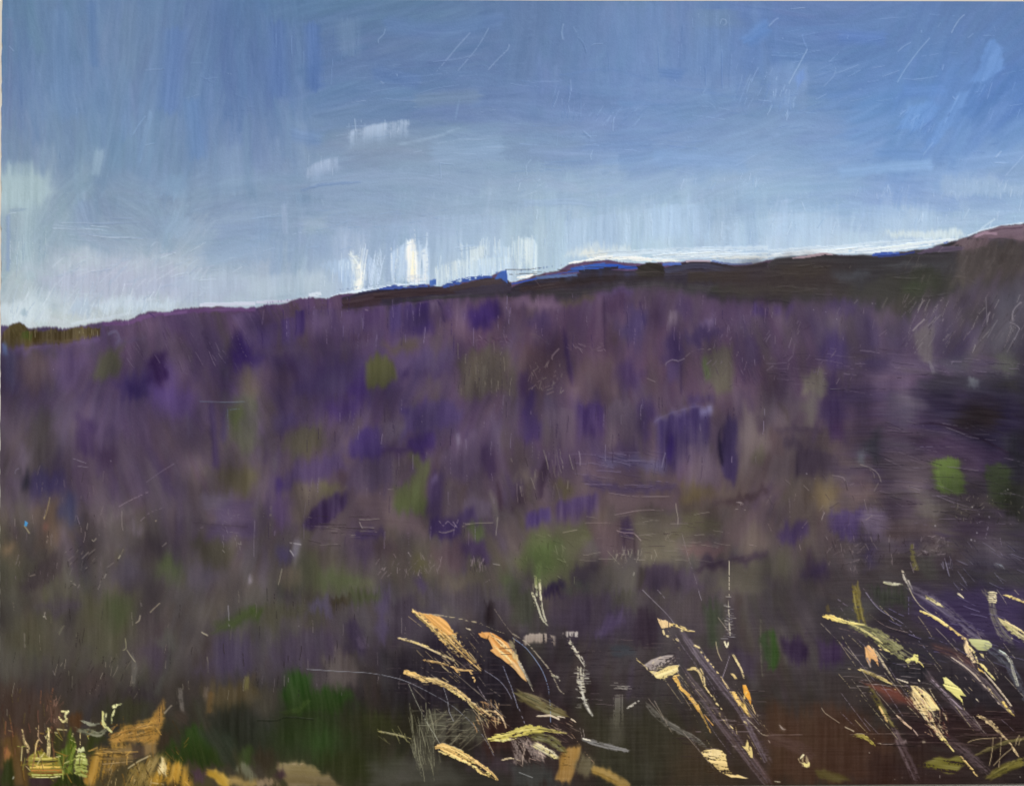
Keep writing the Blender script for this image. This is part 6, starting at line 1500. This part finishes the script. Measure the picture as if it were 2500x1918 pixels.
S([(900,498),(980,520)], [14,8], 'c8b090', dry=.4, **GB)
S([(752,668),(830,700),(940,750),(1065,810)], [8,30,46,30], 'ecd084', 'ecd490', h=1.8, dry=.08, rag=.1, label='slim yellow blade above the brick red one', **GB)
S([(680,675),(710,680)], [8,10], 'dcd0b8', dry=.2, **GB)
S([(1080,845),(1120,865)], [20,8], 'dcb470', dry=.1, h=1.6, **GB)
S([(865,850),(930,950),(1000,1070),(1080,1180)], [60,76,76,50], '6e6436', '645a34', o=.8, br=1.1, dry=.3, label='dull olive blade left of the brightest cream one', **GB)
S([(950,1000),(1000,1100),(1065,1200)], [12,26,14], 'd0ac68', dry=.3, h=1.5, **GB); S([(865,860),(880,900)], [14,8], 'a08c80', dry=.2, **GB)
S([(1095,1075),(1150,1130),(1225,1195)], [14,18,12], 'c4a494', dry=.3, h=1.4, **GB); S([(1240,1200),(1280,1255)], [8,14], 'a89084', dry=.4, **GB)
P([(1218,822),(1275,818),(1330,865),(1400,930),(1440,990),(1462,1035),(1390,1042),(1310,990),(1270,930),(1190,868),(1250,880)], 'ecd496', 'f0dc98', soft=2, ang=50, h=2, dry=.06, br=1.1, name='grass_blade', label='brightest cream blade, thick with paint, right-hand group')
S([(1270,840),(1340,900),(1420,990)], [8,20,10], 'b89078', dry=.3, **GB); S([(1230,890),(1310,980),(1380,1040)], [10,14,10], '5c3c34', dry=.3, **GB)
S([(1230,890),(1310,1010),(1380,1130),(1440,1220),(1500,1290)], [50,100,90,70,30], 'e4c898', 'dcc08c', dry=.32, br=1.2, h=1.9, label='ragged lower half of the brightest cream blade', **GB)
many(44, 1360, 1040, 1540, 1270, 70, 60, 12, ['f0d8a8', 'd0a888', '5c3430'], sp=40, dry=.2, name='grass_blade')
many(26, 1230, 880, 1420, 1080, 100, 55, 10, ['f4e4b4', '8c5c4c'], sp=12, dry=.2, name='grass_blade')
S([(1480,1270),(1535,1335),(1590,1400)], [36,34,10], 'f0dc8c', dry=.08, h=1.8, label='yellow point under the brightest cream blade', **GB)
S([(1640,1440),(1720,1530),(1770,1600),(1805,1632)], [20,24,26,10], 'd8b66c', dry=.4, h=1.5, label='thin golden blade reaching the bottom right', **GB)
S([(1292,180),(1400,228),(1490,285),(1590,365),(1700,445)], [10,20,36,44,50], 'e8cc7c', 'e4c078', h=1.8, dry=.15, rag=.1, label='long golden blade leading into the pale leaf, upper right', **GB)
P([(1700,425),(1790,418),(1870,432),(1905,465),(1912,492),(1885,498),(1870,522),(1800,512),(1745,478)], 'c6c890', 'b8ba84', soft=2, ang=10, h=1.5, br=1, name='grass_blade', label='pale green leaf in the upper right grasses')
S([(1685,450),(1720,560),(1780,640)], [40,70,40], 'e8caa4', dry=.35, br=1.2, h=1.7, label='pinkish ragged blade under the pale green leaf', **GB)
S([(1700,470),(1760,540),(1800,640)], [10,24,14], 'f0d898', dry=.2, h=1.8, **GB)
P([(1800,545),(1830,560),(1858,600),(1825,590)], 'd8c890', soft=2, dry=.2, h=1.5, **GB)
P([(1785,660),(1815,690),(1855,725),(1830,715),(1800,695)], 'e4c06c', soft=1.6, h=1.7, **GB)
S([(1815,635),(1870,700),(1940,780)], [14,40,20], 'f0d884', dry=.08, h=1.9, label='golden leaf tip under the pinkish ragged blade', **GB)
S([(1840,700),(1960,840),(2080,1000)], [8,16,14], 'a89c94', dry=.6, **GB); many(30, 1560, 380, 1960, 900, 70, 50, 9, ['d0bc98', '8c8080'], sp=14, dry=.5, name='grass_blade')
P([(1495,760),(1520,755),(1600,810),(1650,850),(1690,915),(1640,900),(1665,970),(1600,915),(1545,870),(1500,820)], 'd4cc84', 'dcd480', soft=2, ang=15, dry=.25, br=1.3, h=1.7, name='grass_blade', label='feathery yellow-green blade, isolated on the dark at the right')
P([(1600,905),(1650,935),(1662,975)], 'ece08c', soft=1.5, h=1.7, **GB); stem([(1660,970),(1672,1010),(1680,1035)], 9, 'c8b884')
S([(1770,1070),(1880,1130),(1990,1240),(2080,1340),(2140,1450)], [14,50,40,26,26], 'c0a884', dry=.45, br=1.2, h=1.5, label='straw-coloured arching strand at the lower right', **GB)
S([(2090,1370),(2140,1445)], [20,14], 'd8c098', dry=.1, h=1.5, **GB)
S([(735,1250),(800,1258),(860,1290),(912,1342)], [12,44,36,8], '9c8e44', 'a89848', dry=.15, h=1.3, label='small yellow-olive wedge on the brown at the bottom', **GB)
stem([(455,1010),(490,1060),(620,1150)], 9, 'a89884', dry=.6); stem([(650,1175),(740,1220)], 12, 'd0c0a0', dry=.3)
P([(250,1465),(290,1420),(315,1410),(335,1460),(355,1500),(350,1535),(290,1520)], 'a08c6c', soft=2.5, dry=.3, h=1.5, name='seed_head')
P([(285,1500),(350,1495),(345,1535),(305,1535)], 'ecdc94', soft=2, h=1.9, name='seed_head', label='small cream knob on the brown at the bottom, right of the plume')
S([(270,1460),(310,1415)], [10,16], 'f0e4b8', h=1.8, name='seed_head')
S([(95,1155),(125,1195),(155,1195)], [10,14,10], 'b8a8a0', dry=.2); scr([(0,1290),(20,1320)], 12, 'b0a090')
P([(1275,1530),(1350,1470),(1450,1440),(1620,1450),(1710,1500),(1600,1590),(1450,1580)], '6c6630', soft=7, ang=8, br=1.1, dry=.1, name='grass_blade', label='olive smear at the bottom right')
S([(1890,1640),(1990,1570),(2100,1520),(2188,1490)], [50,110,120,110], '6e6630', '78702f', br=1.1, label='olive blade in the bottom right corner', **GB)
S([(1770,1430),(1900,1370),(2050,1310),(2188,1280)], [14,60,50,50], '6a603c', dry=.2, br=1, label='olive blade crossing upward at the bottom right', **GB)
P([(400,1560),(480,1540),(600,1600),(700,1660),(560,1680),(430,1620)], '58502c', soft=8, o=.8, ang=25)
for p in ([(1922,1265),(1912,1400),(1888,1535)],[(1990,1270),(1985,1400),(1970,1545)],[(2092,1360),(2000,1440),(1920,1532)],[(2150,1248),(2125,1290),(2110,1352)],[(2190,1262),(2150,1300),(2138,1355)],[(1700,1320),(1780,1288),(2005,1272)]):
    stem(p, 10, 'c0ac84', dry=.1, h=1.6)
P([(1085,1305),(1180,1300),(1190,1325),(1100,1325)], '8c7c7c', soft=2, dry=.2); S([(1310,1310),(1350,1312)], [16,12], 'e4d4b4', dry=.1, h=1.6)
scr([(930,1322),(1030,1332),(1090,1320)], 10, '8c7c78'); scr([(690,1245),(900,1240),(1400,1245)], 7, '6c5850', dry=.3); scr([(0,1250),(300,1248)], 8, '7c6864', dry=.4)
S([(1865,20),(1910,110),(1930,230),(1990,360),(2080,450)], [90,76,90,110,90], '7c766c', '68646a', o=.75, br=1.1, dry=.3, label='grey forked stalk at the right edge', **GB)
for i in range(6): S([(1878,28+i*16),(1915,24+i*16),(1955,32+i*16)], [8,12,10], 'ccc4a8', dry=.25, h=1.4, **GB)
S([(1990,262),(2060,320),(2130,380),(2210,430)], [40,76,90,90], 'b4ac84', '94905c', dry=.08, br=1, h=1.4, label='pale khaki leaf branching from the grey forked stalk', **GB)
S([(2010,270),(2110,320),(2200,380)], [8,18,12], 'e4d4a0', dry=.2, h=1.6, **GB)
S([(2018,48),(2090,70),(2200,118)], [14,34,30], 'e8d084', dry=.06, h=1.8, label='yellow tip entering at the right edge, highest of the grasses', **GB)
S([(2080,400),(2090,460)], [10,20], 'c4bc94', dry=.3, **GB)
S([(1880,500),(2020,600),(2110,740),(2188,900)], [70,110,110,90], '5c5f6c', o=.6, br=1.2, dry=.42, label='slate grey blade at the right edge', **GB)
S([(1970,520),(2060,590),(2090,680),(2140,830)], [14,30,36,40], '9ca4a8', dry=.3, h=1.3, label='pale blue-grey streak on the slate blade', **GB)
S([(1970,515),(2030,550)], [8,12], 'b8d0e0', dry=.2, **GB)
S([(1615,30),(1650,55),(1675,82)], [12,16,8], 'd4ccbc', dry=.2, h=1.5, **GB)
for a, b in (((1770,930),(1805,962)),((1280,770),(1300,785)),((1090,760),(1200,800)),((1650,0),(1660,5))):
    S([a, b], [8,12], 'c4bcb4', dry=.3, **GB)
many(60, 680, 560, 1400, 880, 120, 4, 8, ['8c8080', '241e20'], sp=5, dry=.5)
many(90, 1000, 1020, 2188, 1350, 200, 1, 8, ['5c4a48', '140c0c'], sp=3, dry=.4, h=1)
many(50, 1050, 50, 2188, 700, 160, 18, 8, ['6c6488', '221a30'], sp=10, dry=.5)
many(46, 500, 60, 2188, 1250, 300, 50, 9, ['b8ac98', 'd8c898', '8c8090', 'c4b48c'], sp=7, o=.5, dry=.75)
tile(2, 3); many(26, 1150, 250, 2100, 1400, 320, 56, 9, ['b0a090', 'd0bc90', '8c8090'], sp=6, o=.45, dry=.75)
tile(1, 3); many(22, 1350, 200, 2188, 1200, 240, 44, 9, ['c8b080', 'a09484'], sp=10, o=.45, dry=.8)
tile(3, 3)
for x, y in ((1142,1635),(1080,1650),(862,1405),(2150,1635),(1345,1605),(80,1670)):
    scr([(x,y-6),(x+5,y+6)], 14, 'e8e0d4', dry=0, name='fleck', h=1.8)
scr([(50,1665),(110,1670)], 18, 'd8d0b0', dry=.3); scr([(1468,1610),(1468,1650)], 10, '9c9088')

blend_wet(smooth(GY, 1430, 1520) * (1 - smooth(GX, 1500, 1900)), 14, 88, 0.6, 2)
blend_wet(smooth(GY, 1430, 1520) * smooth(GX, 1500, 1900), 14, 88, 0.5, 2)
flush()
# ------------------------------------------------------------------ weave and drag lines in the dried paint
low = smooth(GY, 1350, 1650) * smooth(GX, 600, 1300)
midr = smooth(GY, 880, 1000) * smooth(GX, 1900, 2150)
drag = vnoise(GX / 60 + 5, GY / 2.6 + GX / 400) - 0.5
Z += (np.maximum(low * 0.8, midr * 0.7) * drag * 0.35).astype(np.float32)
C += (np.maximum(low * 0.9, midr) * drag * 9)[..., None].astype(np.float32)
grain = (vnoise(GX / 2.3 + 40, GY / 2.3) - 0.5)
C += (grain * 4.5)[..., None].astype(np.float32)
Z += (grain * 0.10).astype(np.float32)
C *= 1 + np.array([0.035, 0.045, 0.06])[None, None] * MSKY[..., None]
_up = (1 - MSKY) * (1 - smooth(GY, 900, 1250)) * smooth(GY - ridge_y[None, :], -20, 10)
C *= 1 - np.array([0.08, 0.05, 0.06])[None, None] * _up[..., None]
C = np.clip(C, 6, 250)
lin = C / 255.0
lin = np.where(lin <= 0.04045, lin / 12.92, ((lin + 0.055) / 1.055) ** 2.4)
lin = np.maximum(lin - 0.0045, 0.0022)          # the varnish film adds its own faint reflection
LIN = np.concatenate([lin * GAIN, np.ones((H, W, 1))], axis=2).astype(np.float32)

# ------------------------------------------------------------------ materials
def material(name):
    m = bpy.data.materials.new(name); m.use_nodes = True
    nt = m.node_tree
    return m, nt, nt.nodes['Principled BSDF']
paint, nt, bs = material('oil_paint')
at = nt.nodes.new('ShaderNodeVertexColor'); at.layer_name = 'pigment'
nt.links.new(at.outputs['Color'], bs.inputs['Base Color'])
bs.inputs['Roughness'].default_value = 0.42
bs.inputs['Specular IOR Level'].default_value = 0.16
tc = nt.nodes.new('ShaderNodeTexCoord')
nz = nt.nodes.new('ShaderNodeTexNoise'); nz.inputs['Scale'].default_value = 900; nz.inputs['Detail'].default_value = 3
nt.links.new(tc.outputs['Object'], nz.inputs['Vector'])
bp = nt.nodes.new('ShaderNodeBump'); bp.inputs['Strength'].default_value = 0.25; bp.inputs['Distance'].default_value = 0.0004
nt.links.new(nz.outputs['Fac'], bp.inputs['Height']); nt.links.new(bp.outputs['Normal'], bs.inputs['Normal'])
nz2 = nt.nodes.new('ShaderNodeTexNoise'); nz2.inputs['Scale'].default_value = 12
nt.links.new(tc.outputs['Object'], nz2.inputs['Vector'])
mr = nt.nodes.new('ShaderNodeMapRange')
mr.inputs['From Min'].default_value = 0.3; mr.inputs['From Max'].default_value = 0.7
mr.inputs['To Min'].default_value = 0.34; mr.inputs['To Max'].default_value = 0.52
nt.links.new(nz2.outputs['Fac'], mr.inputs['Value']); nt.links.new(mr.outputs['Result'], bs.inputs['Roughness'])

board_m, nt, bs = material('primed_board')
nz = nt.nodes.new('ShaderNodeTexNoise'); nz.inputs['Scale'].default_value = 60
cr = nt.nodes.new('ShaderNodeValToRGB')
cr.color_ramp.elements[0].color = (0.10, 0.09, 0.10, 1); cr.color_ramp.elements[1].color = (0.26, 0.23, 0.20, 1)
nt.links.new(nz.outputs['Fac'], cr.inputs['Fac']); nt.links.new(cr.outputs['Color'], bs.inputs['Base Color'])
bs.inputs['Roughness'].default_value = 0.7

plaster, nt, bs = material('cream_plaster')
nz = nt.nodes.new('ShaderNodeTexNoise'); nz.inputs['Scale'].default_value = 35; nz.inputs['Detail'].default_value = 8
cr = nt.nodes.new('ShaderNodeValToRGB')
cr.color_ramp.elements[0].color = (0.66, 0.62, 0.54, 1); cr.color_ramp.elements[1].color = (0.76, 0.73, 0.66, 1)
nt.links.new(nz.outputs['Fac'], cr.inputs['Fac']); nt.links.new(cr.outputs['Color'], bs.inputs['Base Color'])
bp = nt.nodes.new('ShaderNodeBump'); bp.inputs['Strength'].default_value = 0.2; bp.inputs['Distance'].default_value = 0.002
nt.links.new(nz.outputs['Fac'], bp.inputs['Height']); nt.links.new(bp.outputs['Normal'], bs.inputs['Normal'])
bs.inputs['Roughness'].default_value = 0.85

stone, nt, bs = material('speckled_grey_stone')
vr = nt.nodes.new('ShaderNodeTexVoronoi'); vr.inputs['Scale'].default_value = 420
nz = nt.nodes.new('ShaderNodeTexNoise'); nz.inputs['Scale'].default_value = 500; nz.inputs['Detail'].default_value = 4
mx = nt.nodes.new('ShaderNodeMath'); mx.operation = 'ADD'
tcs = nt.nodes.new('ShaderNodeTexCoord')
nt.links.new(tcs.outputs['Object'], vr.inputs['Vector']); nt.links.new(tcs.outputs['Object'], nz.inputs['Vector'])
nt.links.new(vr.outputs['Distance'], mx.inputs[0]); nt.links.new(nz.outputs['Fac'], mx.inputs[1])
cr = nt.nodes.new('ShaderNodeValToRGB')
cr.color_ramp.elements[0].position = 0.55; cr.color_ramp.elements[1].position = 1.1
cr.color_ramp.elements[0].color = (0.10, 0.11, 0.10, 1); cr.color_ramp.elements[1].color = (0.42, 0.43, 0.41, 1)
nt.links.new(mx.outputs[0], cr.inputs['Fac']); nt.links.new(cr.outputs['Color'], bs.inputs['Base Color'])
bs.inputs['Roughness'].default_value = 0.8

# ------------------------------------------------------------------ meshes
COL = SC.collection
def link_mesh(name, verts, faces, mat, parent=None):
    me = bpy.data.meshes.new(name)
    me.from_pydata(verts, [], faces); me.update()
    o = bpy.data.objects.new(name, me); COL.objects.link(o)
    me.materials.append(mat)
    if parent: o.parent = parent
    return o
def slab(name, x0, y0, z0, x1, y1, z1, mat, parent=None, bevel=0.0):
    import bmesh
    bm = bmesh.new()
    v = [bm.verts.new((x, y, z)) for x in (x0, x1) for y in (y0, y1) for z in (z0, z1)]
    for f in ((0, 1, 3, 2), (4, 6, 7, 5), (0, 4, 5, 1), (2, 3, 7, 6), (0, 2, 6, 4), (1, 5, 7, 3)):
        bm.faces.new([v[i] for i in f])
    bmesh.ops.recalc_face_normals(bm, faces=bm.faces)
    if bevel: bmesh.ops.bevel(bm, geom=list(bm.edges), offset=bevel, segments=2, affect='EDGES')
    me = bpy.data.meshes.new(name); bm.to_mesh(me); bm.free()
    me.materials.append(mat)
    o = bpy.data.objects.new(name, me); COL.objects.link(o)
    if parent: o.parent = parent
    return o

# warp of the hand-cut panel: its edges are a few pixels out of square with the picture frame
def warp(px, py):
    xl = 5.5 - 0.0042 * py
    yt = np.interp(px, [0, 940, 1400, 1900, 2540], [-3.5, 0.0, 2.6, 3.0, 4.2])
    yb = np.interp(px, [0, 1450, 2500, 2540], [1925.0, 1918.5, 1911.5, 1911.2])
    fx = (px - X0) / (X1 - X0); fy = (py - Y0) / (Y1 - Y0)
    gxn = px + (xl - X0) * (1 - fx) ** 30
    gyn = py + (yt - Y0) * (1 - fy) ** 24 + (yb - Y1) * fy ** 24
    return gxn, gyn
WX, WY = warp(GX, GY)
WX = WX + (vnoise(GY / 14, GY * 0 + 8) - .5) * 3.0 * (GX < X0 + 1) 
ZS = 0.00036
CO = np.stack([(WX - 1250) * PX, -0.0004 - Z * ZS, 0.80 + (959 - WY) * PX], axis=2).astype(np.float32)

BASE_Z = wz(1925)
root = bpy.data.objects.new('painting', None)
COL.objects.link(root)
root.location = (0, 0, BASE_Z)
root['label'] = 'unframed oil painting of purple moorland under a blue sky, standing against the wall'
root['category'] = 'painting'
# the board the paint sits on: a panel with thickness, cut a hair inside the paint layer
ed = [(WX[0, 0], WY[0, 0]), (WX[0, W // 2], WY[0, W // 2]), (WX[0, -1], WY[0, -1]), (WX[-1, -1], WY[-1, -1]), (WX[-1, W // 2], WY[-1, W // 2]), (WX[-1, 0], WY[-1, 0]), (WX[H // 2, 0], WY[H // 2, 0])]
fv = [((x - 1250) * PX, -0.0002, 0.80 + (959 - y) * PX - BASE_Z) for x, y in ed]
bv = [(x, 0.0022, z) for x, y, z in fv]
nE = len(fv)
link_mesh('board', fv + bv, [tuple(range(nE)), tuple(reversed(range(nE, 2 * nE)))] + [(i, i + nE, (i + 1) % nE + nE, (i + 1) % nE) for i in range(nE)], board_m, root)

REGION_NAMES = [('painted_sky', 'blue painted sky paling to white above the hills'),
                ('painted_ridge', 'dark brown painted ridge along the skyline'),
                ('painted_heather', 'purple painted heather slope of vertical dabs'),
                ('painted_foreground', 'dark painted undergrowth along the bottom edge')]
own_q = OWN[:-1, :-1]
flat = own_q.ravel()
order = np.argsort(flat, kind='stable')
ids, starts = np.unique(flat[order], return_index=True)
starts = np.append(starts, flat.size)
COF = CO.reshape(-1, 3); LF = LIN.reshape(-1, 4)
jj, ii = np.divmod(np.arange(flat.size), W - 1)
v00 = (jj * W + ii).astype(np.int64)
COF = COF - np.array([0, 0, BASE_Z], dtype=np.float32)

def paint_mesh(name, cells):
    a = v00[cells]
    quads = np.stack([a, a + W, a + W + 1, a + 1], axis=1)
    uv, inv = np.unique(quads, return_inverse=True)
    inv = inv.reshape(-1)
    me = bpy.data.meshes.new(name)
    me.vertices.add(len(uv)); me.vertices.foreach_set('co', np.ascontiguousarray(COF[uv]).ravel())
    n = len(a)
    me.loops.add(n * 4); me.loops.foreach_set('vertex_index', inv.astype(np.int32))
    me.polygons.add(n); me.polygons.foreach_set('loop_start', np.arange(0, n * 4, 4, dtype=np.int32))
    me.update(calc_edges=True)
    ca = me.color_attributes.new('pigment', 'FLOAT_COLOR', 'POINT')
    ca.data.foreach_set('color', np.ascontiguousarray(LF[uv]).ravel())
    me.polygons.foreach_set('use_smooth', np.ones(n, dtype=bool))
    me.materials.append(paint)
    return me
groups = {int(k): order[starts[i]:starts[i + 1]] for i, k in enumerate(ids)}
def main_piece(cells):
    """the largest connected patch of a mark, and the crumbs that later marks cut off from it"""
    left = set(cells.tolist()); best = []; wq = W - 1; rest = []
    while left:
        st = [left.pop()]; comp = []
        while st:
            q = st.pop(); comp.append(q)
            for nb in (q - 1, q + 1, q - wq, q + wq):
                if nb in left: left.discard(nb); st.append(nb)
        if len(comp) > len(best): rest += best; best = comp
        else: rest += comp
    return np.array(best), np.array(rest, dtype=np.int64)
TOP = ('grass_blade', 'grass_stem', 'seed_head', 'grass_clump', 'ochre_leaf', 'green_patch', 'cloud')
fam = {}; spare = []
for k, cells in groups.items():
    if k < 4: continue
    nm, lb, reg = MARKS[k - 4]
    cells, crumbs = main_piece(cells)
    if len(crumbs): spare.append((reg, crumbs))
    key = (nm, -1 if nm in TOP else reg)
    fam.setdefault(key, []).append((k, cells, lb))
extra = {0: [], 1: [], 2: [], 3: []}
for r_, q_ in spare: extra[r_].append(q_)
todo = []
for (nm, reg), lst in fam.items():
    lst.sort(key=lambda q: -len(q[1]))
    keep = [q for q in lst[:300] if len(q[1]) >= 10 or q[2]]
    rest = [q for q in lst if not any(q[0] == r[0] for r in keep)]
    tiny = [q for q in rest if len(q[1]) < 10]
    for q in tiny: extra[MARKS[q[0] - 4][2]].append(q[1])
    rest = [q for q in rest if len(q[1]) >= 10]
    todo += [(nm, reg, [q[1]], q[2], False) for q in keep]
    if rest: todo.append((nm, reg, [q[1] for q in rest], None, True))
regions = []
for k, (nm, lb) in enumerate(REGION_NAMES):
    o = bpy.data.objects.new(nm, paint_mesh(nm, np.concatenate([groups[k]] + extra[k]))); COL.objects.link(o)
    o.parent = root; o['label'] = lb
    regions.append(o)
for nm, reg, cl, lb, stuff in todo:
    o = bpy.data.objects.new(nm, paint_mesh(nm, np.concatenate(cl))); COL.objects.link(o)
    o.parent = root if reg < 0 else regions[reg]
    if lb: o['label'] = lb
    if stuff: o['kind'] = 'stuff'
print('marks', len(MARKS), 'objects', len(todo))

# ------------------------------------------------------------------ what the panel stands on and against
wall = slab('wall', -4.0, 0.0026, BASE_Z - 0.02, 4.0, 0.22, 2.6, plaster)
wall['kind'] = 'structure'
t = (1918.5 - 1911.5) / 1050.0 * 0.75
ledge = slab('stone_ledge', -4.0, -3.2, -0.09, 4.0, 0.0026, -0.0006, stone, bevel=0.003)
ledge.location = (0, 0, BASE_Z + 0.0005)
ledge.rotation_euler = (0, -math.atan((1925.0 - 1911.2) / 2540.0), 0)
ledge.location.z = wz(1919.2) - 0.0006
ledge['kind'] = 'structure'
